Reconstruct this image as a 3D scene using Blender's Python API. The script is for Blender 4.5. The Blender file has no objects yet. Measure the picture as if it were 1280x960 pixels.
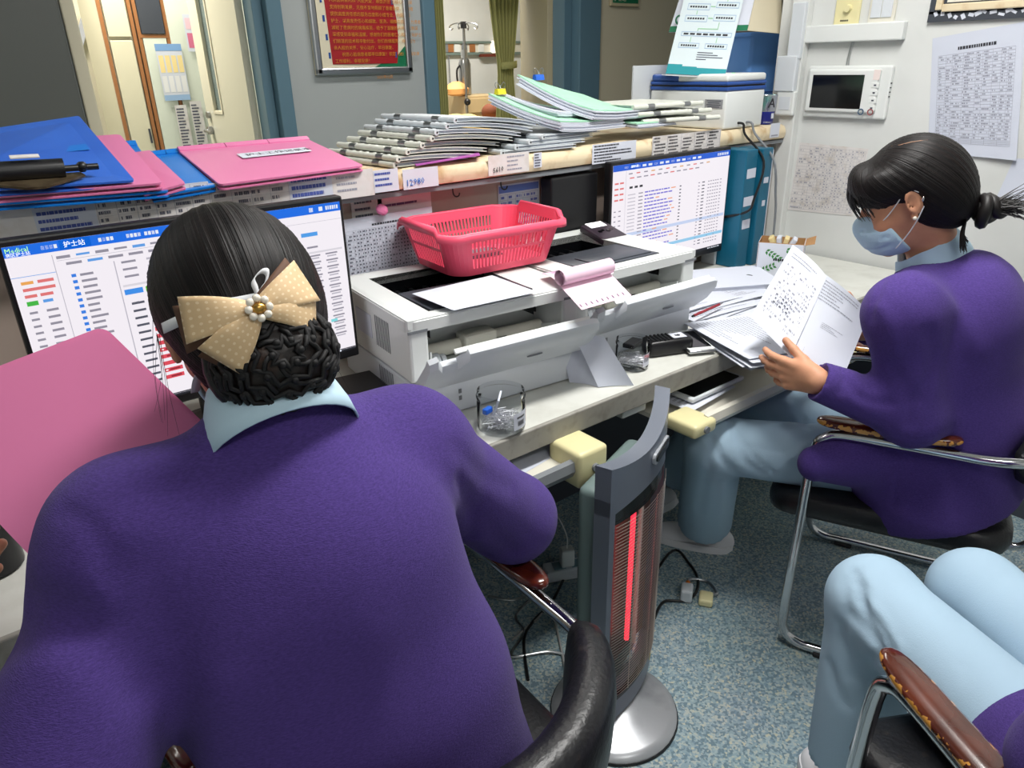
import bpy, bmesh, math, random
import numpy as np
from mathutils import Vector, Matrix
random.seed(7)
scn = bpy.context.scene
COL = scn.collection
PI = math.pi

# ------------------------------------------------------------------ camera
FPX, PITCH, ROLL, YAW, CAMH = 909.56, math.radians(23.88), math.radians(-1.242), math.radians(38.32), 1.45
cF = Vector((math.sin(YAW)*math.cos(PITCH), math.cos(YAW)*math.cos(PITCH), -math.sin(PITCH)))
_r = Vector((math.cos(YAW), -math.sin(YAW), 0)); _u = _r.cross(cF)
cR = math.cos(ROLL)*_r + math.sin(ROLL)*_u
cU = -math.sin(ROLL)*_r + math.cos(ROLL)*_u
cC = Vector((0, 0, CAMH))
cd = bpy.data.cameras.new('camera'); cam = bpy.data.objects.new('camera', cd); COL.objects.link(cam)
cd.sensor_fit = 'HORIZONTAL'; cd.sensor_width = 36; cd.lens = FPX/1280*36; cd.clip_start = 0.02; cd.clip_end = 60
M = Matrix((cR, cU, -cF)).transposed().to_4x4(); M.translation = cC; cam.matrix_world = M
scn.camera = cam

def ray(x, y): return cF*FPX + cR*(x-640) + cU*(480-y)
def on(x, y, ax, val):                 # where the sight line of a pixel meets the plane axis = val
    d = ray(x, y); return cC + d*((val-cC[ax])/d[ax])
def dep(x, y, z):                      # point of a sight line at a given depth
    return cC + ray(x, y)*(z/FPX)

# ------------------------------------------------------------------ world, lights, exposure
w = bpy.data.worlds.new('world'); scn.world = w; w.use_nodes = True
bgn = w.node_tree.nodes['Background']; bgn.inputs[0].default_value = (0.75, 0.82, 0.9, 1); bgn.inputs[1].default_value = 0.15
vs = scn.view_settings; vs.view_transform = 'Standard'; vs.look = 'None'; vs.gamma = 1; vs.use_curve_mapping = False; vs.exposure = -0.08
def area(name, loc, sx, sy, power, col=(1, 1, 1), rot=(0, 0, 0)):
    l = bpy.data.lights.new(name, 'AREA'); l.shape = 'RECTANGLE'; l.size = sx; l.size_y = sy; l.energy = power; l.color = col
    o = bpy.data.objects.new(name, l); COL.objects.link(o); o.location = loc; o.rotation_euler = rot; return o
LAMPS = [  # x, y, z, sx, sy, watts, colour : the ceiling lamps of the place
    (1.35, 0.75, 2.62, 1.2, 0.30, 26, (1, .985, .955)),
    (0.3, -0.9, 2.62, 1.2, 0.30, 7, (1, .985, .955)),
    (2.3, 2.9, 2.62, 1.2, 0.30, 10, (1, .97, .92)),
    (-1.2, 2.9, 2.62, 1.2, 0.30, 4, (1, .97, .92)),
    (0.95, 5.2, 2.62, 1.2, 0.30, 34, (1, .95, .84)),
    (4.3, 6.0, 2.62, 1.2, 0.30, 40, (1, .95, .88)),
]

# ------------------------------------------------------------------ materials
def s2l(c): c /= 255.; return c/12.92 if c <= 0.04045 else ((c+.055)/1.055)**2.4
def RGB(r, g, b): return (s2l(r), s2l(g), s2l(b), 1)
MATS = {}
def mat(name, col, rough=.5, metal=0, spec=.5, bump=None, vary=None, coat=0, trans=0, alpha=1, emit=None, estr=0, sheen=0, ior=1.45):
    """bump=(scale, strength, detail[, stretch]); vary=(scale, second colour, lo, hi[, stretch])"""
    if name in MATS: return MATS[name]
    m = bpy.data.materials.new(name); m.use_nodes = True; MATS[name] = m
    nt = m.node_tree; b = nt.nodes['Principled BSDF']; L = nt.links.new
    b.inputs['Base Color'].default_value = col; b.inputs['Roughness'].default_value = rough
    b.inputs['Metallic'].default_value = metal; b.inputs['Specular IOR Level'].default_value = spec
    b.inputs['Coat Weight'].default_value = coat; b.inputs['Transmission Weight'].default_value = trans
    b.inputs['Alpha'].default_value = alpha; b.inputs['IOR'].default_value = ior
    b.inputs['Sheen Weight'].default_value = sheen
    if emit: b.inputs['Emission Color'].default_value = emit; b.inputs['Emission Strength'].default_value = estr
    tc = nt.nodes.new('ShaderNodeTexCoord')
    def noise(scale, detail, stretch=None):
        n = nt.nodes.new('ShaderNodeTexNoise'); n.inputs['Scale'].default_value = scale; n.inputs['Detail'].default_value = detail
        src = tc.outputs['Object']
        if stretch:
            mp = nt.nodes.new('ShaderNodeMapping'); mp.inputs['Scale'].default_value = stretch; L(src, mp.inputs[0]); src = mp.outputs[0]
        L(src, n.inputs['Vector']); return n
    if vary:
        n = noise(vary[0], 4, vary[4] if len(vary) > 4 else None)
        r = nt.nodes.new('ShaderNodeValToRGB'); r.color_ramp.elements[0].position = vary[2]; r.color_ramp.elements[1].position = vary[3]
        r.color_ramp.elements[0].color = col; r.color_ramp.elements[1].color = vary[1]
        L(n.outputs['Fac'], r.inputs[0]); L(r.outputs[0], b.inputs['Base Color'])
    if bump:
        n = noise(bump[0], bump[2], bump[3] if len(bump) > 3 else None)
        bp = nt.nodes.new('ShaderNodeBump'); bp.inputs['Strength'].default_value = bump[1]; bp.inputs['Distance'].default_value = .004
        L(n.outputs['Fac'], bp.inputs['Height']); L(bp.outputs[0], b.inputs['Normal'])
    return m
def attr_mat(name, rough=.6, emit=0):           # colour from the mesh's own colour attribute (print, screens)
    if name in MATS: return MATS[name]
    m = bpy.data.materials.new(name); m.use_nodes = True; MATS[name] = m
    nt = m.node_tree; b = nt.nodes['Principled BSDF']
    a = nt.nodes.new('ShaderNodeVertexColor'); a.layer_name = 'Col'
    b.inputs['Roughness'].default_value = rough
    if emit:
        b.inputs['Base Color'].default_value = (0.01, 0.01, 0.01, 1); b.inputs['Specular IOR Level'].default_value = .3
        nt.links.new(a.outputs[0], b.inputs['Emission Color']); b.inputs['Emission Strength'].default_value = emit
    else: nt.links.new(a.outputs[0], b.inputs['Base Color'])
    return m

m_wall = mat('wall_paint_white', RGB(212, 214, 212), .6, bump=(60, .08, 3), vary=(3, RGB(204, 206, 203), .4, .7))
m_grey = mat('wall_paint_grey', RGB(166, 171, 172), .55, bump=(90, .06, 3))
m_beige = mat('wall_paint_beige', RGB(205, 196, 172), .6, bump=(90, .05, 3))
m_cream = mat('cream_paint', RGB(222, 214, 190), .45)
m_ceil = mat('ceiling_paint', RGB(225, 225, 220), .7)
m_teal = mat('blue_door_frame', RGB(92, 122, 138), .35)
m_dkslab = mat('dark_grey_slab', RGB(92, 95, 92), .4, bump=(40, .03, 2))
m_floor = None
m_lam = mat('desk_laminate', RGB(206, 207, 200), .35, vary=(14, RGB(188, 188, 180), .45, .8))
m_ledge = mat('worn_cream_edge', RGB(216, 200, 168), .45, vary=(13, RGB(172, 132, 82), .50, .72))
m_ledgetop = mat('ledge_top', RGB(196, 182, 150), .4)
m_panel = mat('partition_panel', RGB(166, 150, 140), .5)
m_white = mat('white_plastic', RGB(218, 221, 219), .38)
m_white2 = mat('cool_white_plastic', RGB(206, 211, 216), .4)
m_offw = mat('off_white_plastic', RGB(214, 211, 198), .45)
m_cream2 = mat('cream_plastic', RGB(222, 214, 166), .35)
m_grey2 = mat('grey_plastic', RGB(120, 124, 128), .4)
m_dgrey = mat('dark_grey_plastic', RGB(62, 66, 74), .4)
m_black = mat('black_plastic', RGB(22, 22, 24), .35)
m_gloss = mat('glossy_black', RGB(10, 11, 14), .12)
m_paper = mat('paper_white', RGB(206, 210, 221), .75)
m_paper2 = mat('paper_cool', RGB(196, 201, 214), .75)
m_paperold = mat('paper_old', RGB(214, 210, 208), .75, vary=(25, RGB(196, 188, 180), .5, .75))
m_pinkpaper = mat('paper_pink', RGB(238, 205, 222), .75)
m_greenpaper = mat('paper_green', RGB(166, 216, 186), .7, vary=(30, RGB(154, 206, 176), .45, .7))
m_pink = mat('pink_plastic', RGB(218, 124, 168), .36, spec=.4)
m_hotpink = mat('pink_basket_plastic', RGB(236, 84, 112), .35)
m_blue = mat('blue_plastic', RGB(20, 118, 206), .3)
m_blue2 = mat('blue_folder_plastic', RGB(48, 98, 196), .3, vary=(5, RGB(58, 110, 208), .4, .7))
m_bluebox = mat('blue_box_plastic', RGB(104, 156, 226), .25)
m_navy = mat('navy_plastic', RGB(40, 78, 150), .4)
m_tealp = mat('teal_folder', RGB(14, 92, 120), .45)
m_chart = mat('chart_holder_plastic', RGB(208, 210, 200), .45)
m_chart2 = mat('chart_holder_cool', RGB(198, 204, 208), .45)
m_chrome = mat('chrome', RGB(205, 205, 208), .12, metal=1)
m_steel = mat('steel', RGB(160, 162, 165), .3, metal=1)
m_alu = mat('aluminium', RGB(196, 198, 200), .3, metal=1)
m_leather = mat('black_leather', RGB(24, 24, 27), .36, bump=(130, .25, 4), vary=(35, RGB(44, 40, 38), .62, .72))
m_purple = mat('purple_knit', RGB(80, 61, 130), .92, spec=.15, sheen=.06, bump=(620, .30, 2, (.5, .5, 1.8)), vary=(480, RGB(64, 49, 107), .35, .75, (.45, .45, 1.8)))
m_trouser = mat('pale_blue_cloth', RGB(164, 190, 209), .75, spec=.25, bump=(500, .12, 2))
m_shirt = mat('pale_blue_shirt', RGB(186, 214, 230), .75, spec=.25)
m_skin = mat('skin', RGB(206, 150, 118), .5, spec=.4, vary=(22, RGB(196, 138, 108), .4, .7))
def hair_mat(name, c0, c1):              # strands follow the combing direction stored on the mesh as "flow"
    m = bpy.data.materials.new(name); m.use_nodes = True; MATS[name] = m; nt = m.node_tree; L = nt.links.new; b = nt.nodes['Principled BSDF']
    b.inputs['Roughness'].default_value = .48; b.inputs['Specular IOR Level'].default_value = .22
    a = nt.nodes.new('ShaderNodeAttribute'); a.attribute_name = 'flow'
    def nz(scale, det):
        n = nt.nodes.new('ShaderNodeTexNoise'); n.noise_dimensions = '1D'; n.inputs['Scale'].default_value = scale; n.inputs['Detail'].default_value = det; L(a.outputs['Fac'], n.inputs['W']); return n
    n1, n2 = nz(34, 3), nz(14, 2)
    r = nt.nodes.new('ShaderNodeValToRGB'); r.color_ramp.elements[0].position = .4; r.color_ramp.elements[1].position = .75; r.color_ramp.elements[0].color = c0; r.color_ramp.elements[1].color = c1
    L(n2.outputs['Fac'], r.inputs[0]); L(r.outputs[0], b.inputs['Base Color'])
    bp = nt.nodes.new('ShaderNodeBump'); bp.inputs['Strength'].default_value = .45; bp.inputs['Distance'].default_value = .003; L(n1.outputs['Fac'], bp.inputs['Height']); L(bp.outputs[0], b.inputs['Normal'])
    return m
m_hair = hair_mat('black_hair', RGB(9, 7, 8), RGB(26, 19, 18)); m_hair2 = m_hair
m_strand = mat('hair_strand', RGB(18, 14, 14), .5)
m_hairnet = mat('black_net_cord', RGB(14, 13, 15), .7)
m_scalp = mat('scalp_skin', RGB(150, 112, 88), .6)
m_mask = mat('mask_fabric', RGB(176, 205, 226), .85, bump=(300, .2, 2))
m_strap = mat('white_strap', RGB(226, 228, 232), .8)
m_ribbon = mat('beige_ribbon', RGB(222, 190, 146), .6, bump=(400, .1, 2))
m_ribbonb = mat('brown_ribbon_back', RGB(96, 66, 48), .7)
m_pearl = mat('pearl', RGB(240, 232, 218), .15, coat=.6)
m_gold = mat('gold', RGB(206, 160, 84), .3, metal=1)
m_shoe = mat('white_shoe', RGB(222, 222, 226), .5)
m_rubber = mat('rubber', RGB(40, 40, 42), .7)
m_heat1 = mat('heater_grey', RGB(116, 122, 134), .35, metal=.3)
m_heat2 = mat('heater_side', RGB(112, 130, 128), .45)
m_wire = mat('grille_wire', RGB(196, 184, 176), .3, metal=.9)
m_glow = mat('glowing_tube', RGB(255, 60, 80), .5, emit=(1, .03, .06, 1), estr=1.6)
m_refl = mat('heater_reflector', RGB(150, 120, 108), .3, metal=.8, bump=(30, .2, 2))
m_green = mat('green_print', RGB(20, 110, 74), .5)
m_red = mat('red_paper', RGB(158, 20, 30), .6)
m_redink = mat('red_ink', RGB(206, 40, 40), .6)
m_yellow = mat('yellow_print', RGB(206, 136, 44), .6)
m_yclip = mat('yellow_clip', RGB(226, 205, 50), .35)
m_tclip = mat('turquoise_clip', RGB(40, 168, 186), .35)
m_bclip = mat('blue_clip', RGB(40, 100, 206), .3)
m_ink = mat('ink', RGB(70, 72, 84), .8)
m_inkd = mat('ink_dark', RGB(36, 36, 42), .8)
m_inkb = mat('ink_blue', RGB(60, 76, 150), .8)
m_curtain = mat('green_curtain', RGB(186, 184, 120), .8)
def wood_mat(name, dark, light, worn, wear):  # varnish rubbed through along the edges (u of the mesh runs round the section)
    m = bpy.data.materials.new(name); m.use_nodes = True; nt = m.node_tree; L = nt.links.new; b = nt.nodes['Principled BSDF']; N = nt.nodes.new
    b.inputs['Roughness'].default_value = .2; b.inputs['Coat Weight'].default_value = .5
    tc = N('ShaderNodeTexCoord'); sx = N('ShaderNodeSeparateXYZ'); L(tc.outputs['UV'], sx.inputs[0])
    def mth(op, a, v=None):
        q = N('ShaderNodeMath'); q.operation = op
        for k, x in enumerate((a, v)):
            if x is None: continue
            if isinstance(x, (int, float)): q.inputs[k].default_value = x
            else: L(x, q.inputs[k])
        return q.outputs[0]
    edge = mth('POWER', mth('ABSOLUTE', mth('COSINE', mth('MULTIPLY', sx.outputs[0], 2*PI))), 3.0)
    n = N('ShaderNodeTexNoise'); n.inputs['Scale'].default_value = 55; n.inputs['Detail'].default_value = 4; L(tc.outputs['Object'], n.inputs['Vector'])
    n2 = N('ShaderNodeTexNoise'); n2.inputs['Scale'].default_value = 16; n2.inputs['Detail'].default_value = 2; L(tc.outputs['Object'], n2.inputs['Vector'])
    r = N('ShaderNodeValToRGB'); r.color_ramp.elements[0].position = .4; r.color_ramp.elements[1].position = .75; r.color_ramp.elements[0].color = dark; r.color_ramp.elements[1].color = light; L(n2.outputs['Fac'], r.inputs[0])
    mask = mth('GREATER_THAN', mth('ADD', mth('MULTIPLY', edge, wear), n.outputs['Fac']), .80)
    mx = N('ShaderNodeMix'); mx.data_type = 'RGBA'; L(mask, mx.inputs[0]); L(r.outputs[0], mx.inputs[6]); mx.inputs[7].default_value = worn; L(mx.outputs[2], b.inputs['Base Color']); return m
m_wood = wood_mat('varnished_wood', RGB(66, 26, 14), RGB(96, 40, 20), RGB(198, 140, 62), .34)
m_woodp = wood_mat('varnished_wood_clean', RGB(70, 22, 12), RGB(110, 44, 20), RGB(160, 84, 34), .08)
m_brown = mat('brown_edge', RGB(156, 104, 62), .5)
m_card = mat('brown_cardboard', RGB(170, 128, 84), .8)
m_leaf = mat('leaf_print', RGB(62, 128, 66), .6)
m_yblanket = mat('yellow_blanket', RGB(226, 194, 128), .85)
m_orange = mat('orange_plastic', RGB(238, 130, 40), .4)
def clear_mat():                        # thin clear plastic: see-through with a glancing sheen
    m = bpy.data.materials.new('clear_plastic'); m.use_nodes = True; nt = m.node_tree; L = nt.links.new
    nt.nodes.remove(nt.nodes['Principled BSDF']); out = nt.nodes['Material Output']
    tr = nt.nodes.new('ShaderNodeBsdfTransparent'); tr.inputs[0].default_value = (.93, .94, .95, 1)
    gl = nt.nodes.new('ShaderNodeBsdfGlossy'); gl.inputs['Roughness'].default_value = .08
    lw = nt.nodes.new('ShaderNodeLayerWeight'); lw.inputs[0].default_value = .10
    mx = nt.nodes.new('ShaderNodeMixShader'); L(lw.outputs['Fresnel'], mx.inputs[0]); L(tr.outputs[0], mx.inputs[1]); L(gl.outputs[0], mx.inputs[2]); L(mx.outputs[0], out.inputs[0]); return m
m_glass = clear_mat()
m_clipm = mat('clip_metal', RGB(226, 226, 230), .32, metal=.85)
m_pane = mat('window_glass', RGB(190, 205, 205), .05, trans=.7, ior=1.1)
m_holo = mat('holographic_foil', RGB(170, 172, 180), .22, metal=.8, vary=(22, RGB(120, 200, 190), .5, .7))
m_lampd = mat('lamp_diffuser', (1, 1, 1, 1), .5, emit=(1, .98, .94, 1), estr=4)
a_print = attr_mat('printed_colours', .7)
a_screen = attr_mat('screen_light', .3, emit=1.0)

def floor_mat():
    m = bpy.data.materials.new('speckled_vinyl'); m.use_nodes = True; nt = m.node_tree; L = nt.links.new
    b = nt.nodes['Principled BSDF']; b.inputs['Roughness'].default_value = .42
    tc = nt.nodes.new('ShaderNodeTexCoord')
    v = nt.nodes.new('ShaderNodeTexVoronoi'); v.inputs['Scale'].default_value = 190; L(tc.outputs['Object'], v.inputs['Vector'])
    r = nt.nodes.new('ShaderNodeValToRGB'); e = r.color_ramp; e.interpolation = 'CONSTANT'
    e.elements[0].position = 0; e.elements[0].color = RGB(106, 130, 142); e.elements[1].position = .3; e.elements[1].color = RGB(140, 162, 170)
    for p, c in ((.55, RGB(158, 176, 181)), (.72, RGB(176, 184, 178)), (.86, RGB(120, 146, 160)), (.95, RGB(190, 190, 170))):
        x = e.elements.new(p); x.color = c
    s = nt.nodes.new('ShaderNodeSeparateColor'); L(v.outputs['Color'], s.inputs[0]); L(s.outputs[0], r.inputs[0])
    n = nt.nodes.new('ShaderNodeTexNoise'); n.inputs['Scale'].default_value = 4; n.inputs['Detail'].default_value = 5; L(tc.outputs['Object'], n.inputs['Vector'])
    mx = nt.nodes.new('ShaderNodeMix'); mx.data_type = 'RGBA'; mx.blend_type = 'MULTIPLY'; mx.inputs[0].default_value = .15
    L(r.outputs[0], mx.inputs[6]); L(n.outputs['Color'], mx.inputs[7]); L(mx.outputs[2], b.inputs['Base Color'])
    return m
m_floor = floor_mat()
def dots_mat():                         # ribbon with small woven dots
    m = bpy.data.materials.new('dotted_ribbon'); m.use_nodes = True; nt = m.node_tree; L = nt.links.new
    b = nt.nodes['Principled BSDF']; b.inputs['Roughness'].default_value = .6
    tc = nt.nodes.new('ShaderNodeTexCoord'); mp = nt.nodes.new('ShaderNodeMapping'); mp.inputs['Scale'].default_value = (9, 6, 1)
    L(tc.outputs['UV'], mp.inputs[0])
    v = nt.nodes.new('ShaderNodeTexVoronoi'); v.inputs['Scale'].default_value = 1; v.inputs['Randomness'].default_value = 0; v.voronoi_dimensions = '2D'
    L(mp.outputs[0], v.inputs['Vector'])
    r = nt.nodes.new('ShaderNodeValToRGB'); r.color_ramp.interpolation = 'CONSTANT'
    r.color_ramp.elements[0].color = RGB(238, 214, 178); r.color_ramp.elements[1].position = .2; r.color_ramp.elements[1].color = RGB(220, 188, 144)
    L(v.outputs['Distance'], r.inputs[0]); L(r.outputs[0], b.inputs['Base Color']); return m
m_dots = dots_mat()

# ------------------------------------------------------------------ scene helpers
def prop(o, label=None, cat=None, group=None, kind=None):
    if label: o['label'] = label
    if cat: o['category'] = cat
    if group: o['group'] = group
    if kind: o['kind'] = kind
    return o
def empty(name, loc=(0, 0, 0), rz=0, label=None, cat=None, group=None):
    o = bpy.data.objects.new(name, None); COL.objects.link(o); o.location = loc; o.rotation_euler = (0, 0, rz); o.empty_display_size = .05
    return prop(o, label, cat, group)
def copy_tree(o, parent=None):
    c = o.copy(); COL.objects.link(c); c.parent = parent
    for ch in list(o.children): copy_tree(ch, c)
    return c
def frame_of(d, up=Vector((0, 0, 1))):
    d = Vector(d).normalized(); a = up if abs(d.dot(up)) < .95 else Vector((1, 0, 0))
    x = a.cross(d).normalized(); return x, d.cross(x), d
class MB:
    def __init__(s): s.v = []; s.f = []; s.m = []; s.uv = {}; s.col = {}; s.k = 0; s.c = None
    def mat(s, i): s.k = i; return s
    def face(s, idx, uv=None):
        s.f.append(tuple(idx)); s.m.append(s.k)
        if uv: s.uv[len(s.f)-1] = uv
        if s.c: s.col[len(s.f)-1] = s.c
    def quad(s, a, b, c, d, uv=None):
        n = len(s.v); s.v += [Vector(a), Vector(b), Vector(c), Vector(d)]; s.face((n, n+1, n+2, n+3), uv or [(0, 0), (1, 0), (1, 1), (0, 1)]); return s
    def box(s, c, sz, rot=None, bev=0, seg=2):
        c = Vector(c); R = rot if isinstance(rot, Matrix) else (Matrix.Rotation(rot, 3, 'Z') if rot else Matrix.Identity(3))
        if bev > 0:
            bm = bmesh.new(); bmesh.ops.create_cube(bm, size=1); bmesh.ops.scale(bm, vec=sz, verts=bm.verts)
            bmesh.ops.bevel(bm, geom=list(bm.edges), offset=min(bev, min(sz)*.49), segments=seg, profile=.5, affect='EDGES')
            bm.verts.index_update(); n = len(s.v); s.v += [c + R @ v.co for v in bm.verts]
            for f in bm.faces: s.face([n+v.index for v in f.verts])
            bm.free(); return s
        n = len(s.v); h = [q/2 for q in sz]
        for z in (-1, 1):
            for x, y in ((-1, -1), (1, -1), (1, 1), (-1, 1)): s.v.append(c + R @ Vector((x*h[0], y*h[1], z*h[2])))
        for q in ((3, 2, 1, 0), (4, 5, 6, 7), (0, 1, 5, 4), (1, 2, 6, 5), (2, 3, 7, 6), (3, 0, 4, 7)): s.face([n+i for i in q])
        return s
    def rings(s, rings, cap=(True, True), closed=True, loop=False):
        n0 = len(s.v); m = len(rings[0])
        for r in rings: s.v += [Vector(p) for p in r]
        N = len(rings)
        for i in range(N if loop else N-1):
            a = n0+i*m; b = n0+((i+1) % N)*m
            for j in range(m if closed else m-1):
                k = (j+1) % m
                s.face((a+j, a+k, b+k, b+j), [(j/m, i/max(1, N-1)), ((j+1)/m, i/max(1, N-1)), ((j+1)/m, (i+1)/max(1, N-1)), (j/m, (i+1)/max(1, N-1))])
        if not loop and closed:
            if cap[0]: s.face([n0+j for j in reversed(range(m))])
            if cap[1]: s.face([n0+(N-1)*m+j for j in range(m)])
        return s
    def tube(s, pts, r, seg=8, smooth=0, flat=1.0, loop=False, up=Vector((0, 0, 1))):
        P = [Vector(p) for p in pts]
        if smooth: P = spline(P, smooth, loop)
        N = len(P); rs = []
        t0 = None; x = None
        for i, p in enumerate(P):
            if loop: t = (P[(i+1) % N]-P[i-1])
            else: t = P[min(i+1, N-1)]-P[max(i-1, 0)]
            t.normalize()
            if x is None: x, y, _ = frame_of(t, up)
            else:
                x = (x - t*x.dot(t)); x = x.normalized() if x.length > 1e-6 else frame_of(t)[0]; y = t.cross(x)
            rr = r(i/(N-1)) if callable(r) else (r[i] if isinstance(r, (list, tuple)) else r)
            rs.append([p + x*(math.cos(a)*rr) + y*(math.sin(a)*rr*flat) for a in [2*PI*k/seg for k in range(seg)]])
        return s.rings(rs, loop=loop)
    def cyl(s, a, b, r0, r1=None, seg=16):
        return s.tube([a, b], [r0, r0 if r1 is None else r1], seg)
    def lathe(s, prof, c=(0, 0, 0), seg=24, sx=1, sy=1, cap=(True, True)):
        c = Vector(c)
        return s.rings([[c + Vector((r*math.cos(2*PI*k/seg)*sx, r*math.sin(2*PI*k/seg)*sy, z)) for k in range(seg)] for r, z in prof], cap)
    def ball(s, c, r, seg=12, n=8, R=None):
        c = Vector(c); r = (r, r, r) if isinstance(r, (int, float)) else r; R = R or Matrix.Identity(3); rs = []
        for i in range(1, n):
            a = PI*i/n
            rs.append([c + R @ Vector((r[0]*math.sin(a)*math.cos(2*PI*k/seg), r[1]*math.sin(a)*math.sin(2*PI*k/seg), -r[2]*math.cos(a))) for k in range(seg)])
        return s.rings(rs)
    def prism(s, poly, t, fn):             # 2-D outline extruded by t; fn maps (x, y, h) to 3-D
        n = len(poly); b = len(s.v)
        s.v += [Vector(fn(x, y, 0)) for x, y in poly] + [Vector(fn(x, y, t)) for x, y in poly]
        s.face([b+i for i in reversed(range(n))]); s.face([b+n+i for i in range(n)])
        for i in range(n): j = (i+1) % n; s.face((b+i, b+j, b+n+j, b+n+i))
        return s
    def sheet(s, fn, nu, nv, thick=0):      # surface patch fn(u,v)
        n = len(s.v)
        for j in range(nv+1):
            for i in range(nu+1): s.v.append(Vector(fn(i/nu, j/nv)))
        for j in range(nv):
            for i in range(nu):
                a = n+j*(nu+1)+i
                s.face((a, a+1, a+nu+2, a+nu+1), [(i/nu, j/nv), ((i+1)/nu, j/nv), ((i+1)/nu, (j+1)/nv), (i/nu, (j+1)/nv)])
        return s
    def build(s, name, mats, parent=None, smooth=False, ang=40, solid=0, sub=0, loc=None, rz=None):
        me = bpy.data.meshes.new(name); me.from_pydata([tuple(v) for v in s.v], [], s.f)
        if not isinstance(mats, (list, tuple)): mats = [mats]
        for m in mats: me.materials.append(m)
        if len(mats) > 1: me.polygons.foreach_set('material_index', s.m)
        if s.uv:
            ul = me.uv_layers.new(name='UVMap')
            for p in me.polygons:
                u = s.uv.get(p.index)
                if u and len(u) == p.loop_total:
                    for li, q in zip(p.loop_indices, u): ul.data[li].uv = q
        if s.col:
            ca = me.color_attributes.new('Col', 'FLOAT_COLOR', 'CORNER')
            buf = np.ones((len(me.loops), 4), dtype=np.float32)
            for p in me.polygons:
                c = s.col.get(p.index)
                if c: buf[p.loop_start:p.loop_start+p.loop_total] = c
            ca.data.foreach_set('color', buf.ravel())
        me.update()
        if smooth:
            me.polygons.foreach_set('use_smooth', [True]*len(me.polygons))
            if ang < 180: me.set_sharp_from_angle(angle=math.radians(ang))
        o = bpy.data.objects.new(name, me); COL.objects.link(o)
        if parent: o.parent = parent
        if loc is not None: o.location = loc
        if rz is not None: o.rotation_euler = (0, 0, rz)
        if solid: md = o.modifiers.new('thickness', 'SOLIDIFY'); md.thickness = solid; md.offset = 0
        if sub: md = o.modifiers.new('subdivision', 'SUBSURF'); md.levels = sub; md.render_levels = sub
        return o
def spline(P, n, loop=False):
    P = [Vector(p) for p in P]; N = len(P); out = []
    for i in range(N if loop else N-1):
        g = (lambda k: P[k % N]) if loop else (lambda k: P[max(0, min(N-1, k))])
        a, b, c, d = g(i-1), g(i), g(i+1), g(i+2)
        for k in range(n):
            t = k/n
            out.append(.5*((2*b) + (c-a)*t + (2*a-5*b+4*c-d)*t*t + (3*b-a-3*c+d)*t*t*t))
    if not loop: out.append(P[-1])
    return out
def rrect(w, h, r, n=4):                    # rounded rectangle outline centred on 0
    out = []
    for cx, cy, a0 in ((w/2-r, h/2-r, 0), (-w/2+r, h/2-r, 90), (-w/2+r, -h/2+r, 180), (w/2-r, -h/2+r, 270)):
        for k in range(n+1):
            a = math.radians(a0+90*k/n); out.append((cx+r*math.cos(a), cy+r*math.sin(a)))
    return out
def text(body, size, M4, mt, parent=None, name='lettering', align='CENTER', ext=0.0002, bold=0):
    cu = bpy.data.curves.new(name, 'FONT'); cu.body = body; cu.size = size; cu.align_x = align; cu.align_y = 'CENTER'; cu.resolution_u = 1; cu.extrude = ext; cu.offset = bold
    t = bpy.data.objects.new('tmp', cu); COL.objects.link(t)
    dg = bpy.context.evaluated_depsgraph_get(); me = bpy.data.meshes.new_from_object(t.evaluated_get(dg))
    bpy.data.objects.remove(t); bpy.data.curves.remove(cu); me.name = name; me.materials.clear(); me.materials.append(mt)
    me.transform(M4); o = bpy.data.objects.new(name, me); COL.objects.link(o)
    if parent: o.parent = parent
    return o
def basis(o, x, y):                         # 4x4 with columns x, y, x cross y at o
    x = Vector(x).normalized(); y = Vector(y).normalized(); z = x.cross(y)
    m = Matrix((x, y, z)).transposed().to_4x4(); m.translation = Vector(o); return m
def map_text(o, fn):                        # bend a flat print onto a surface: fn(x, y) -> point
    for v in o.data.vertices: v.co = fn(v.co.x, v.co.y)
# print generators: rectangles (u0,v0,u1,v1,colour) on a unit sheet
INK = RGB(86, 88, 102); INKD = RGB(44, 44, 52); INKB = RGB(70, 84, 170); GREYL = RGB(150, 152, 164)
def pr_table(cols, rows, u0=.06, v0=.06, u1=.94, v1=.86, col=INK, fill=.75, lw=.0016, seed=1, head=True, dens=.6, lines=True):
    R = random.Random(seed); out = []
    xs = [u0]; tot = sum(cols)
    for c in cols: xs.append(xs[-1]+(u1-u0)*c/tot)
    dv = (v1-v0)/rows
    if lines:
        for x in xs: out.append((x-lw, v0, x+lw, v1, GREYL))
        for j in range(rows+1): out.append((u0, v0+j*dv-lw, u1, v0+j*dv+lw, GREYL))
    for j in range(rows):
        for i in range(len(cols)):
            if R.random() > fill: continue
            a, b = xs[i]+.004, xs[i+1]-.004; a += (b-a)*R.uniform(0, .15); e = a+(b-a)*R.uniform(.4, .95); x = a
            while x < e:
                ww = R.uniform(.006, .02)
                if R.random() < dens+.2: out.append((x, v0+(j+.28)*dv, min(x+ww, e), v0+(j+.72)*dv, col))
                x += ww+.003
    if head:
        x = .3
        while x < .7: ww = R.uniform(.015, .03); out.append((x, v1+.03, x+ww, v1+.055, INKD)); x += ww+.006
    return out
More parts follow.
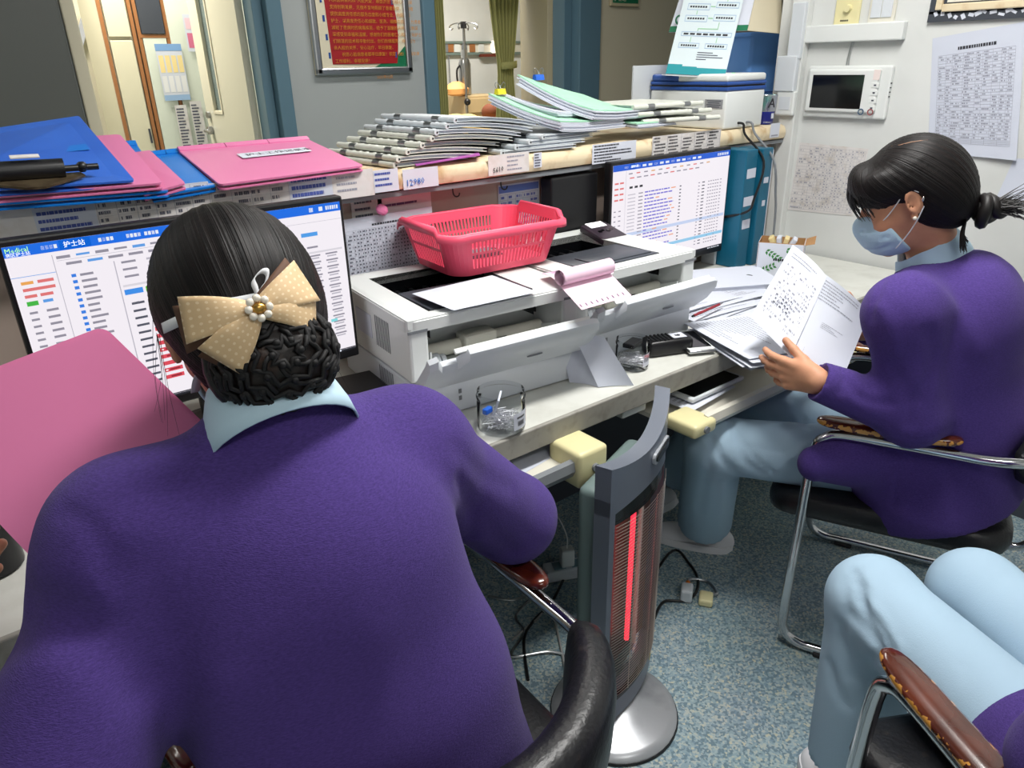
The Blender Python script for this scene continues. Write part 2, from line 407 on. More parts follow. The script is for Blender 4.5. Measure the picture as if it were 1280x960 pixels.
def pr_lines(rows, u0=.08, v0=.1, u1=.92, v1=.9, col=INK, seed=1, h=.5, minw=.4, maxw=1.0, ww=(.01, .035)):
    R = random.Random(seed); out = []; dv = (v1-v0)/rows
    for j in range(rows):
        x = u0; e = u0+(u1-u0)*R.uniform(minw, maxw)
        while x < e:
            k = R.uniform(*ww); out.append((x, v0+(j+.5-h/2)*dv, min(x+k, e), v0+(j+.5+h/2)*dv, col)); x += k+R.uniform(.004, .012)
    return out
def flatfn(o, x, y):                        # plane patch from corner o with edge vectors x and y
    o, x, y = Vector(o), Vector(x), Vector(y); return lambda u, v: o + x*u + y*v
def printed(name, fn, prints, paper, parent=None, nu=1, nv=1, off=.0006, thick=.0006, smooth=True, back=False):
    """a sheet of paper with its print as one mesh"""
    b = MB(); b.sheet(fn, nu, nv)
    def N(u, v):
        e = .01; a = Vector(fn(min(1, u+e), v))-Vector(fn(max(0, u-e), v)); c = Vector(fn(u, min(1, v+e)))-Vector(fn(u, max(0, v-e)))
        return a.cross(c).normalized()
    if thick:                                # underside
        n = len(b.v)
        for j in range(nv+1):
            for i in range(nu+1): u, v = i/nu, j/nv; b.v.append(Vector(fn(u, v))-N(u, v)*thick)
        for j in range(nv):
            for i in range(nu): a = n+j*(nu+1)+i; b.face((a, a+nu+1, a+nu+2, a+1))
    b.mat(1)
    n0 = N(.5, .5) if nu == 1 and nv == 1 else None
    for (u0, v0, u1, v1, c) in prints:
        b.c = c
        ns = [n0]*4 if n0 else [N(u0, v0), N(u1, v0), N(u1, v1), N(u0, v1)]
        b.quad(*[Vector(fn(u, v))+k*off for (u, v), k in zip(((u0, v0), (u1, v0), (u1, v1), (u0, v1)), ns)])
    b.c = None
    return b.build(name, [paper, a_print], parent, smooth=smooth and (nu > 1 or nv > 1), ang=180)
# ================================================================== the setting
def S(name, boxes, mt, bev=0, label=None):
    b = MB()
    for c in boxes:
        x0, x1, y0, y1, z0, z1 = c
        b.box(((x0+x1)/2, (y0+y1)/2, (z0+z1)/2), (x1-x0, y1-y0, z1-z0), bev=bev)
    return prop(b.build(name, mt), label=label, kind='structure')
WX = 2.637                                     # face of the white wall beside the station
S('floor', [(-2.1, 7.1, -2.1, 8.2, -.06, 0)], m_floor)
S('ceiling', [(-2.1, 7.1, -2.1, 8.2, 2.7, 2.76)], m_ceil)
S('wall_right', [(WX, WX+.12, -2.1, 1.70, 0, 2.7)], m_wall)
S('wall_left', [(-2.1, -2.0, -2.1, 8.2, 0, 2.7)], m_wall)
S('wall_back', [(-2.0, WX, -2.1, -2.0, 0, 2.7)], m_wall)
S('wall_hall_end', [(7.0, 7.1, -2.0, 8.2, 0, 2.7)], m_beige)
D1a, D1b, D2a, D2b = .755, 1.60, 2.632, 3.76   # door openings in the far wall
S('wall_far', [(-2.0, D1a-.05, 4.0, 4.12, 0, 2.7), (D1a-.05, D1b+.09, 4.0, 4.12, 2.12, 2.7), (D1b+.09, D2a-.08, 4.0, 4.12, 0, 2.7), (D2a-.08, D2b+.22, 4.0, 4.12, 2.12, 2.7)], m_grey)
S('wall_far_beige', [(D2b+.22, 7.0, 4.0, 4.12, 0, 2.7)], m_beige)
S('trim_1', [(D1b+.02, D1b+.10, 3.975, 4.15, 0, 2.12)], m_teal, .006)
S('trim_2', [(D1b-.035, D1b+.018, 4.03, 4.15, 0, 2.12)], m_teal, .004)
S('trim_3', [(D1a-.055, D1a, 3.98, 4.15, 0, 2.12)], m_cream, .006)
S('trim_4', [(D2a-.085, D2a, 3.975, 4.15, 0, 2.12)], m_teal, .006)
S('trim_5', [(D2b+.03, D2b+.23, 3.97, 4.15, 0, 2.12)], m_teal, .006)
S('trim_6', [(D2b-.04, D2b+.028, 4.05, 4.17, 0, 2.12)], m_teal, .004)
# rooms behind the far wall
S('wall_office_far', [(-2.0, 2.2, 6.45, 6.55, 0, 2.7)], m_cream)
S('wall_room_divider', [(2.2, 2.3, 4.15, 8.1, 0, 2.7)], m_wall)
S('wall_ward_far', [(2.3, 7.0, 7.4, 7.5, 0, 2.7)], m_wall)
# trim strips on the white wall
S('trim_7', [(WX-.035, WX-.001, 1.575, 1.64, .0, 2.7)], m_wall, .004)
S('trim_8', [(WX-.03, WX-.001, 1.235, 1.60, 1.49, 1.545)], m_white, .004)
S('trim_9', [(WX-.055, WX-.036, 1.575, 1.625, 1.44, 1.62)], m_white2, .003)
S('trim_10', [(WX-.06, WX-.036, 1.58, 1.66, 1.33, 1.45)], m_white2, .004)
S('baseboard_right', [(WX-.015, WX-.001, -2, 1.55, 0, .09)], m_dgrey)
# dark grey slab added to darken the left stretch of the hall wall
d1 = S('dark_slab', [(-.25, .685, 3.94, 3.985, .01, 2.08)], m_dkslab, .004)
# open door leaf of the office with its glass strip
hx, hy = D1b-.05, 4.17
fe = on(262, 140, 1, 4.92); dx = Vector((fe.x-hx, fe.y-hy, 0)); LW = dx.length; ux = dx.normalized(); uy = Vector((-ux.y, ux.x, 0))
d2 = prop(empty('door_2'), kind='structure')
Rd = Matrix((ux, uy, Vector((0, 0, 1)))).transposed()
def dbox(b, a, c, z0, z1, t0, t1, bev=0): b.box(Vector((hx, hy, 0)) + ux*((a+c)/2) + uy*((t0+t1)/2) + Vector((0, 0, (z0+z1)/2)), (c-a, t1-t0, z1-z0), rot=Rd, bev=bev)
b = MB(); g0, g1 = LW-.30, LW-.16
for a, c, z0, z1 in ((0, g0, .01, 2.06), (g1, LW, .01, 2.06), (g0, g1, .01, 1.22), (g0, g1, 1.95, 2.06)): dbox(b, a, c, z0, z1, -.02, .02)
b.build('leaf', mat('door_paint', RGB(212, 208, 188), .35), d2)
b = MB(); dbox(b, g0, g1, 1.22, 1.95, -.004, .004); b.build('pane', m_pane, d2)
b = MB()
for s in (-1, 1):
    for a, c, z0, z1 in ((g0-.012, g0+.004, 1.2, 1.97), (g1-.004, g1+.012, 1.2, 1.97), (g0-.012, g1+.012, 1.2, 1.216), (g0-.012, g1+.012, 1.955, 1.97)): dbox(b, a, c, z0, z1, s*.021-.004, s*.021+.004)
b.build('glazing_bead', m_cream, d2)
b = MB()
for s in (-1, 1):
    o = Vector((hx, hy, 0))+ux*(LW-.06); q = uy*(s*.022)
    b.cyl(o+q+Vector((0, 0, 1.10)), o+q*2.2+Vector((0, 0, 1.10)), .024, seg=14)
    b.cyl(o+q+Vector((0, 0, 1.10)), o+q*3.2+Vector((0, 0, 1.10)), .010, seg=10); b.tube([o+q*3+Vector((0, 0, 1.10)), o+q*3.2-ux*.05+Vector((0, 0, 1.10)), o+q*3-ux*.11+Vector((0, 0, 1.095))], .009, 8, 3)
    b.cyl(o+q+Vector((0, 0, 1.19)), o+q*1.8+Vector((0, 0, 1.19)), .020, seg=14)
b.build('door_handle', m_steel, d2, smooth=True)
# brown-beige open leaf in the ward doorway
hx3, hy3 = D2b-.045, 4.19; fe = on(654, 90, 1, 4.85); dx = Vector((fe.x-hx3, fe.y-hy3, 0)); u3 = dx.normalized(); n3 = Vector((-u3.y, u3.x, 0))
b = MB(); b.box(Vector((hx3, hy3, 1.03))+dx/2, (dx.length, .04, 2.04), rot=Matrix((u3, n3, Vector((0, 0, 1)))).transposed(), bev=.003)
prop(b.build('door_3', mat('door_paint_tan', RGB(178, 168, 140), .4)), kind='structure')
# ceiling lamps: housing + diffuser + the light it gives
for i, (x, y, z, sx, sy, p, c) in enumerate(LAMPS):
    t = empty('ceiling_lamp', (x, y, 2.7), 0, ['long ceiling lamp over the nurses desk', 'long ceiling lamp near the white wall behind the chairs', 'long ceiling lamp in the hallway by the ward door', 'long ceiling lamp in the hallway by the dark slab', 'long ceiling lamp in the cabinet room', 'long ceiling lamp in the ward'][i], 'lamp')
    MB().box((0, 0, -.025), (sx+.06, sy+.06, .05), bev=.006).build('housing', m_white, t)
    MB().box((0, 0, -.053), (sx, sy, .006)).build('diffuser', m_lampd, t)
    area('lamp_light', (x, y, z), sx, sy, p*2.0, c)
# ================================================================== desk, ledge, trays
t = empty('office_desk', (0, 0, 0), 0, 'long pale grey desk along the partition carrying the printers and monitors', 'desk')
MB().box((1.0, 1.35, .7375), (3.24, .63, .025), bev=.004).build('worktop', m_lam, t)
MB().box((1.0, 1.036, .724), (3.24, .012, .052), bev=.003).build('edge_strip', mat('desk_edge', RGB(150, 148, 140), .5, vary=(30, RGB(120, 116, 108), .5, .8)), t)
for x in (-.6, .12, 2.58): MB().box((x, 1.38, .355), (.03, .56, .71)).build('side_panel', m_dgrey, t)
MB().box((1.0, 1.655, .36), (3.24, .02, .72)).build('modesty_panel', m_dgrey, t)
t = empty('counter_ledge', (0, 0, 0), 0, 'high cream counter ledge with worn taped front edge above the desk', 'counter')
LZ0, LZ1, LY0, LY1 = 1.163, 1.217, 1.60, 2.0
prof = [(LY0+.02, LZ0), (LY0+.004, LZ0+.006), (LY0, LZ0+.02), (LY0, LZ1-.024), (LY0+.007, LZ1-.007), (LY0+.026, LZ1), (LY1, LZ1), (LY1, LZ0)]
MB().rings([[(x, y, z) for y, z in reversed(prof)] for x in (-.75, WX-.04)]).build('ledge_top', m_ledge, t, smooth=True, ang=50)
MB().box((2.82, 1.86, (LZ0+LZ1)/2), (.46, .28, LZ1-LZ0)).build('ledge_end', m_ledge, t)
MB().box((.94, 1.69, .58), (3.38, .03, 1.17)).build('partition', m_panel, t)
MB().box((.94, 1.955, .58), (3.38, .03, 1.165)).build('counter_front', m_offw, t)
MB().box((.94, 1.62, LZ0-.006), (3.38, .02, .012)).build('under_rail', m_grey2, t)
hooks = [(388, 238), (562, 235), (622, 222), (678, 214)]
for hxp, hyp in hooks:
    p = on(hxp, hyp, 1, 1.66); p.z = LZ0
    MB().tube([(p.x, 1.645, LZ0), (p.x, 1.645, LZ0-.028), (p.x+.003, 1.64, LZ0-.038), (p.x+.012, 1.637, LZ0-.038), (p.x+.016, 1.637, LZ0-.03)], .002, 6, 3).build('hook', m_black, t, smooth=True)
def ledge_note(x0, x1, z0, z1, prints, paper, y=LY0-.0008, name='taped_note', wob=.0):
    return printed(name, lambda u, v: (x0+(x1-x0)*u, y-.0008*math.sin(u*9+v*4)*wob, z0+(z1-z0)*v), prints, paper, t, 6 if wob else 1, 1, thick=0)
def lx(px, py): return on(px, py, 1, LY0).x
HB = RGB(72, 88, 160)
ledge_note(lx(0, 270)-.1, lx(40, 265), 1.16, 1.232, pr_lines(3, seed=3, minw=.3, maxw=.6, ww=(.02, .06)), m_paperold)
ledge_note(lx(40, 265), lx(118, 258), 1.158, 1.236, pr_lines(5, .05, .05, .95, .95, HB, 4, .45, .6, 1, (.03, .08)), m_paper2)
ledge_note(lx(118, 258), lx(262, 240), 1.162, 1.237, pr_table([1.2]*6, 5, .01, .03, .99, .97, INK, .95, .002, 5, False), m_paperold)
ledge_note(lx(262, 240), lx(360, 226), 1.160, 1.232, pr_table([1]*4, 4, .01, .05, .99, .97, INK, .95, .002, 6, False), m_paperold)
ledge_note(lx(360, 226), lx(414, 222), 1.158, 1.23, pr_lines(4, .05, .05, .98, .95, HB, 7, .5, .7, 1, (.04, .1)), m_paper2)
ledge_note(lx(414, 222), lx(466, 215), 1.164, 1.226, pr_lines(3, .1, .2, .9, .9, GREYL, 8, .35, .5, .9, (.03, .09)), m_paperold)
ledge_note(lx(466, 218), lx(497, 214), 1.168, 1.22, pr_lines(3, .05, .2, .95, .95, HB, 9, .4, .6, .95, (.06, .12)), m_paper)
n1 = ledge_note(lx(503, 218), lx(547, 212), 1.166, 1.214, [], m_paper, wob=1)
text('12980', .022, basis((lx(518, 222), LY0-.003, 1.182), (1, 0, .05), (0, 0, 1)), mat('ink_blue_pen', RGB(50, 110, 190), .8), t, 'handwriting')
ledge_note(lx(610, 205), lx(661, 196), 1.172, 1.224, pr_lines(4, .45, .1, .95, .95, GREYL, 10, .35, .5, .9, (.03, .09)), m_paperold)
text('5610', .018, basis((lx(622, 207), LY0-.003, 1.186), (1, 0, .1), (0, 0, 1)), m_inkd, t, 'handwriting')
ledge_note(lx(667, 198), lx(677, 197), 1.178, 1.218, pr_lines(5, .1, .05, .95, .95, INK, 11, .5, .6, 1, (.2, .4)), m_paper)
ledge_note(lx(740, 194), lx(795, 182), 1.166, 1.222, pr_lines(6, .04, .05, .95, .97, INKD, 12, .45, .4, .95, (.02, .06)), m_paper)
ledge_note(lx(815, 182), lx(901, 165), 1.163, 1.226, pr_table([1]*5, 6, .01, .03, .99, .97, INKD, .95, .002, 13, False, .8), m_paperold)
p = on(968, 166, 1, LY0); ledge_note(p.x-.03, p.x+.03, 1.175, 1.225, [(.15, .1, .85, .2, GREYL)], m_paper)
# papers pinned to the partition under the ledge
PY = 1.674
def pan(x, y): return on(x, y, 1, PY)
def panel_sheet(name, px0, py0, px1, py1, prints, paper, label, tilt=0, y=PY, nu=1):
    a = on(px0, py0, 1, y); c = on(px1, py1, 1, y); W, H = c.x-a.x, a.z-c.z
    X = Vector((math.cos(tilt), 0, math.sin(tilt)))*W; Y = Vector((-math.sin(tilt), 0, math.cos(tilt)))*H
    return prop(printed(name, flatfn((a.x, y-.001, c.z), X, Y), prints, paper), label, 'paper')
panel_sheet('note_sheet', 437, 243, 480, 285, pr_lines(4, .1, .15, .9, .85, INK, 20, .35, .5, .95, (.05, .12)), m_paperold, 'handwritten cream note on the partition beside the monitor with red tags')
panel_sheet('note_sheet', 470, 236, 540, 272, pr_lines(3, .1, .15, .95, .9, RGB(110, 70, 110), 21, .25, .5, .95, (.08, .2)), mat('paper_rose', RGB(226, 206, 210), .75), 'pinkish handwritten note on the partition above the printed roster')
panel_sheet('roster_sheet', 428, 275, 545, 345, pr_table([2]+[1]*26, 17, .02, .02, .98, .84, INK, .9, .001, 22, True, .7), m_paper2, 'dense printed roster leaning on the partition behind the basket', .0, 1.64)
MB().ball((on(477, 262, 1, 1.63).x, 1.628, on(477, 262, 1, 1.63).z), (.018, .006, .014), 10, 6, Matrix.Rotation(.5, 3, 'Y')).build('tmp', m_pink)
o = bpy.data.objects['tmp']; o.name = 'paper_clip_bow'; prop(o, 'small pink bow clip on top of the printed roster', 'clip')
panel_sheet('notice_sheet', 622, 232, 674, 280, [(.02, .82, .98, .97, RGB(96, 120, 190))]+pr_table([1]*5, 6, .04, .05, .96, .78, INKB, .9, .003, 23, False), m_paper2, 'printed notice with a blue heading behind the basket')
panel_sheet('phone_list', 687, 205, 738, 285, pr_table([1]*3, 16, .02, .03, .98, .97, INK, .95, .002, 24, False, .8), m_paperold, 'long printed list on the partition beside the monitor showing the order table')
# keyboard trays
def tray(x0, x1, label, yf, zt, ch=.085):
    t = empty('keyboard_tray', (0, 0, 0), 0, label, 'tray')
    MB().box(((x0+x1)/2, yf+.2, zt-.052), (x1-x0, .38, .012)).build('shelf', m_offw, t)
    b = MB(); pr = [(yf, zt-.06), (yf-.008, zt-.045), (yf-.004, zt-.025), (yf+.008, zt-.022), (yf+.02, zt-.05)]
    b.rings([[(x, y, z) for y, z in pr] for x in (x0+.06, x1-.06)]); b.build('front_rail', m_grey2 if x0 < .8 else m_offw, t)
    for x, s in ((x0, 1), (x1, -1)):
        b = MB(); b.box((x+s*.036, yf+.03, zt-.045), (.085, .10, ch), bev=.010, seg=3); b.build('end_cap', m_cream2, t, smooth=True)
        b = MB(); b.cyl((x+s*.034, yf-.0195, zt-.045), (x+s*.034, yf-.026, zt-.045), .009, seg=14); b.build('screw_cap', m_grey2, t)
    return t
tray(.13, 1.0, 'pull out keyboard tray with cream end cap beside the heater', .965, .705)
tray(1.30, 2.05, 'pull out keyboard tray with cream front under the loose papers', .955, .672, .036)
# ================================================================== chairs
def make_chair(loc, rz, label, wood, full=True):
    t = empty('office_armchair', loc, rz, label, 'chair', None)
    for s in (-1, 1):
        x = s*.27
        pts = [(x, -.26, .016), (x, .12, .016), (x, .205, .018), (x, .245, .05), (x, .252, .12), (x, .25, .40), (x, .245, .585), (x, .225, .632), (x, .17, .648), (x, -.02, .650), (x, -.09, .650), (x*.98, -.14, .652), (x*.92, -.19, .655), (x*.8, -.24, .66)]
        MB().tube(pts, .0125, 10, 5).build('side_frame', m_chrome, t, smooth=True)
        b = MB(); n = 20; rs = []
        for i in range(n+1):
            u = .5-.5*math.cos(PI*i/n); y = .250-.295*u; w = .026*(max(0, 1-abs(2*u-1)**4.5))**.5+.001; h = .011*(max(0, 1-abs(2*u-1)**12))**.5+.001
            zc = .674+.012*(u-.3)**2+.004*u
            rs.append([(x+w*math.cos(a)*1.0, y, zc+h*math.copysign(abs(math.sin(a))**.7, math.sin(a))*1.0) for a in [2*PI*k/16 for k in range(16)]])
        b.rings(rs); b.build('armrest', wood, t, smooth=True, ang=70)
        MB().box((x, .14, .006), (.034, .05, .012), bev=.003).build('foot_pad', m_rubber, t)
        MB().box((x, -.2, .006), (.034, .05, .012), bev=.003).build('foot_pad', m_rubber, t)
    MB().tube([(-.27, -.26, .016), (0, -.262, .016), (.27, -.26, .016)], .0125, 10).build('rear_floor_bar', m_chrome, t, smooth=True)
    MB().tube([(-.27, .25, .375), (0, .25, .375), (.27, .25, .375)], .011, 10).build('cross_bar', m_chrome, t, smooth=True)
    for x in (-.16, .16): MB().tube([(x, .25, .372), (x, .2, .37), (x, -.16, .385), (x, -.235, .41), (x, -.27, .5), (x*.9, -.305, .60)], .010, 10, 4).build('seat_support', m_chrome, t, smooth=True)
    b = MB(); n = 10; rs = []                                   # padded seat, waterfall front
    out = rrect(.52, .54, .09, 5)
    for z, k in ((.392, .92), (.40, .985), (.42, 1.0), (.445, .985), (.458, .93), (.463, .8), (.466, .4)):
        rs.append([(x*k, y*k+.07, z-(.02*max(0, (y-.14)/.13)**2)) for x, y in out])
    b.rings(rs); b.build('seat', m_leather, t, smooth=True, ang=60)
    b = MB(); rs = []                                           # backrest, curved around the sitter
    N = 22
    for i in range(N+1):
        u = -1+2*i/N; a = u*.72; x = .245*math.sin(a)/math.sin(.72); yb = -.335+.185*(u*u)
        hh = .105*(1-abs(u)**5)**.5+.010; th = .032*(1-abs(u)**6)**.5+.006; zc = .665
        ring = []
        for k in range(16):
            q = 2*PI*k/16; cx = math.copysign(abs(math.cos(q))**.6, math.cos(q)); sz = math.copysign(abs(math.sin(q))**.6, math.sin(q))
            ring.append((x - cx*th*math.sin(a*.8), yb + cx*th*math.cos(a*.8) - .05*(sz*hh/.15)*.3, zc+sz*hh))
        rs.append(ring)
    b.rings(rs); b.build('backrest', m_leather, t, smooth=True, ang=60)
    return t
CH1 = (.345, .755, 0); CH2 = (1.84, .625, 0); CH3 = (1.008, -.055, 0)
make_chair(CH1, math.radians(-2), 'black office armchair with glossy red brown arms under the nurse at the red tag monitor', m_woodp)
make_chair(CH2, math.radians(23.6), 'black chrome armchair with worn arms under the nurse reading papers', m_wood)
make_chair(CH3, math.radians(-30), 'black chrome armchair with heavily worn wooden arm under the person in pale trousers only', m_wood)
# ================================================================== heater
hb = empty('electric_heater', (1.02, .902, 0), math.radians(19.2), 'tall grey electric heater with glowing red tube on a round base', 'heater')
MB().lathe([(.150, 0), (.152, .006), (.150, .014), (.13, .022), (.07, .034), (.05, .045)], (-.045, -.015, 0), seg=40).build('base', mat('heater_base', RGB(168, 170, 174), .30, metal=.35, vary=(9, RGB(140, 142, 146), .5, .7)), hb, smooth=True, ang=60)
MB().lathe([(.153, 0), (.1545, .004), (.153, .009)], (-.045, -.015, 0), seg=40).build('base_rim', m_black, hb)
W2, ZB, ZT = .148, .055, .735
def bulge(x): return -.030*(1-(x/W2)**2)                        # the front bows forward
def fr_strip(b, xs, zf0, zf1, yo, th):
    rs = []
    for x in xs:
        y = bulge(x)+yo; z0, z1 = zf0(x), zf1(x)
        rs.append([(x, y, z0), (x, y, z1), (x, y+th, z1), (x, y+th, z0)])
    b.rings(rs)
topz = lambda x: ZT + .055*((x+W2)/(2*W2))**1.6 - .03*math.sin(PI*(x+W2)/(2*W2))*.6
XS = [-W2+2*W2*i/20 for i in range(21)]
b = MB(); fr_strip(b, XS, lambda x: .645-.02*(x/W2)**2, lambda x: topz(x), -.03, .035)
b.build('top_cover', m_heat1, hb, smooth=True)
b = MB(); o2 = rrect(.105, .026, .012, 6)
b.prism([(x+.035, z) for x, z in o2], .006, lambda x, z, h: (x, bulge(x)-.031-h, z+.70)); b.build('handle_rim', mat('heater_light', RGB(176, 180, 186), .35, metal=.3), hb)
b = MB(); b.prism([(x*.86+.035, z*.66) for x, z in o2], .002, lambda x, z, h: (x, bulge(x)-.0372-h, z+.70)); b.build('handle_slot', m_black, hb)
for s in (-1, 1):
    b = MB(); xs = [s*W2, s*(W2-.014)] if s < 0 else [(W2-.014), W2]
    fr_strip(b, xs, lambda x: ZB, lambda x: .66, -.03, .035); b.build('side_rail', m_heat1, hb)
b = MB(); fr_strip(b, XS, lambda x: ZB, lambda x: .115, -.03, .035); b.build('bottom_cover', m_heat1, hb, smooth=True)
b = MB(); fr_strip(b, XS[1:-1], lambda x: .598, lambda x: .65, -.026, .02); b.build('control_panel', m_gloss, hb, smooth=True)
b = MB(); fr_strip(b, XS[1:-1], lambda x: .112, lambda x: .122, -.032, .012); b.build('grille_edge', m_black, hb, smooth=True)
b = MB(); b.box((0, .030, .355), (.255, .05, .61), bev=.016, seg=3); b.build('rear_housing', m_heat2, hb, smooth=True)
b = MB(); b.rings([[(x, .004-.0+.012*((x/.13)**2)*-1, z) for x in [-.132+.264*i/12 for i in range(13)]] for z in (.12, .6)], closed=False); b.build('reflector', m_refl, hb, smooth=True)
b = MB(); b.cyl((-.005, -.022, .2), (-.005, -.022, .565), .006, seg=10); b.build('glowing_tube', m_glow, hb, smooth=True)
b = MB(); b.cyl((.055, -.016, .14), (.055, -.016, .59), .006, seg=10); b.build('unlit_tube', m_offw, hb, smooth=True)
b = MB()
for i in range(58):
    z = .13+.0082*i
    if z > .598: break
    b.tube([(x, bulge(x)-.036+.004*(abs(x)/W2)**4, z) for x in [-W2+.014+(2*W2-.028)*k/8 for k in range(9)]], .00085, 4)
for x in (-.07, 0.02, .09): b.cyl((x, bulge(x)-.0345, .124), (x, bulge(x)-.0345, .6), .0012, seg=5)
prop(b.build('grille', m_wire, hb), kind='stuff')
b = MB(); b.prism([(0, .012), (-.011, -.008), (.011, -.008)], .0006, lambda x, z, h: (x+.09, bulge(x+.09)-.0304-h, z+.086)); b.build('warning_sticker', m_yclip, hb)
# ================================================================== organic surfaces: distance fields meshed with surface nets
class Field:
    def __init__(s): s.p = []
    def _add(s, op, fn, lo, hi, k): s.p.append((op, fn, np.array(lo), np.array(hi), k)); return s
    def cap(s, a, b, ra, rb=None, k=.02, flat=None, op='u'):
        a = np.array(a, float); b = np.array(b, float); rb = ra if rb is None else rb; ab = b-a; L2 = max(ab@ab, 1e-9); R = max(ra, rb)
        fx = None
        if flat: ax = np.array(flat[0], float); ax /= np.linalg.norm(ax); fx = (ax, 1/flat[1]-1)
        def fn(P):
            q = P-a
            if fx is not None: q = q+(q@fx[0])[..., None]*fx[0]*fx[1]-0
            t = np.clip((q@ab)/L2, 0, 1); 
            return np.linalg.norm(q-t[..., None]*ab, axis=-1)-(ra+(rb-ra)*t)
        return s._add(op, fn, np.minimum(a, b)-R, np.maximum(a, b)+R, k)
    def ell(s, c, r, R=None, k=.02, op='u'):
        c = np.array(c, float); r = np.array(r, float); A = np.array(R) if R is not None else np.eye(3); m = r.min(); big = r.max()
        def fn(P):
            q = (P-c)@A; n = np.linalg.norm(q/r, axis=-1); g = np.linalg.norm(q/(r*r), axis=-1)+1e-9
            return n*(n-1)/g
        return s._add(op, fn, c-big, c+big, k)
    def half(s, p, n, k=.004):                     # keep the side the normal points away from
        p = np.array(p, float); n = np.array(n, float); n /= np.linalg.norm(n)
        return s._add('i', lambda P: (P-p)@n, [-99]*3, [99]*3, k)
    def fold(s, pts, w, amp):                      # groove (amp > 0) or ridge (amp < 0) along a path
        P = [np.array(p, float) for p in pts]; lo = np.min(P, 0)-3*w; hi = np.max(P, 0)+3*w
        def fn(Q):
            d = None
            for a, b in zip(P[:-1], P[1:]):
                ab = b-a; t = np.clip(((Q-a)@ab)/(ab@ab+1e-9), 0, 1); e = np.linalg.norm(Q-a-t[..., None]*ab, axis=-1)
                d = e if d is None else np.minimum(d, e)
            return amp*np.exp(-(d/w)**2)
        return s._add('f', fn, lo, hi, 0)
    def mesh(s, h, pad=.02, lo=None, hi=None):
        us = [p for p in s.p if p[0] == 'u']
        if lo is None: lo = np.min([p[2] for p in us], 0)-pad
        if hi is None: hi = np.max([p[3] for p in us], 0)+pad
        lo = np.array(lo, float); hi = np.array(hi, float)
        n = np.ceil((hi-lo)/h).astype(int)+1
        D = np.full(n, .3, dtype=np.float32)
        for op, fn, l, u, k in s.p:
            m = (.06 if op == 'u' else .02)+2*k
            i0 = np.clip(np.floor((l-m-lo)/h).astype(int), 0, n); i1 = np.clip(np.ceil((u+m-lo)/h).astype(int)+1, 0, n)
            if np.any(i1 <= i0): continue
            g = [lo[a]+h*np.arange(i0[a], i1[a]) for a in range(3)]
            P = np.stack(np.meshgrid(*g, indexing='ij'), -1); sl = tuple(slice(i0[a], i1[a]) for a in range(3))
            d = D[sl]; e = fn(P).astype(np.float32)
            if op == 'u': q = np.clip(.5+.5*(d-e)/k, 0, 1); D[sl] = d*(1-q)+e*q-k*q*(1-q)
            elif op in 'si':
                e2 = -e if op == 's' else e; kk = max(k, 1e-4); q = np.clip(.5-.5*(d-e2)/kk, 0, 1); D[sl] = d*(1-q)+e2*q+kk*q*(1-q)
            elif op == 'f': D[sl] = d+e
        return surfnet(D, lo, h)
def surfnet(D, lo, h):
    I = D < 0
    nx, ny, nz = D.shape
    C = [(a, b, c) for a in (0, 1) for b in (0, 1) for c in (0, 1)]
    cnt = sum(I[a:nx-1+a, b:ny-1+b, c:nz-1+c].astype(np.int8) for a, b, c in C)
    act = np.argwhere((cnt > 0) & (cnt < 8))
    idx = np.full((nx-1, ny-1, nz-1), -1, np.int64); idx[act[:, 0], act[:, 1], act[:, 2]] = np.arange(len(act))
    vals = {c: D[act[:, 0]+c[0], act[:, 1]+c[1], act[:, 2]+c[2]] for c in C}
    S = np.zeros((len(act), 3)); N = np.zeros(len(act))
    for a in C:
        for ax in range(3):
            if a[ax] == 0:
                b = list(a); b[ax] = 1; b = tuple(b); va, vb = vals[a], vals[b]
                m = (va < 0) != (vb < 0); t = np.where(m, va/(va-vb+1e-12), 0)
                p = np.tile(np.array(a, float), (len(act), 1)); p[:, ax] += t
                S += p*m[:, None]; N += m
    V = lo+h*(act+S/np.maximum(N, 1)[:, None]); F = []
    for ax in range(3):
        sl0 = [slice(None)]*3; sl1 = [slice(None)]*3; sl0[ax] = slice(0, -1); sl1[ax] = slice(1, None)
        ch = np.argwhere(I[tuple(sl0)] != I[tuple(sl1)]); o1, o2 = (ax+1) % 3, (ax+2) % 3
        ok = (ch[:, o1] > 0) & (ch[:, o2] > 0) & (ch[:, o1] < D.shape[o1]-1) & (ch[:, o2] < D.shape[o2]-1); ch = ch[ok]
        ins = I[ch[:, 0], ch[:, 1], ch[:, 2]]
        def cell(d1, d2): q = ch.copy(); q[:, o1] += d1; q[:, o2] += d2; return idx[q[:, 0], q[:, 1], q[:, 2]]
        q = np.stack([cell(-1, -1), cell(0, -1), cell(0, 0), cell(-1, 0)], 1)
        q[~ins] = q[~ins][:, ::-1]; F.append(q)
    F = np.concatenate(F); F = F[(F >= 0).all(1)]
    return V, F
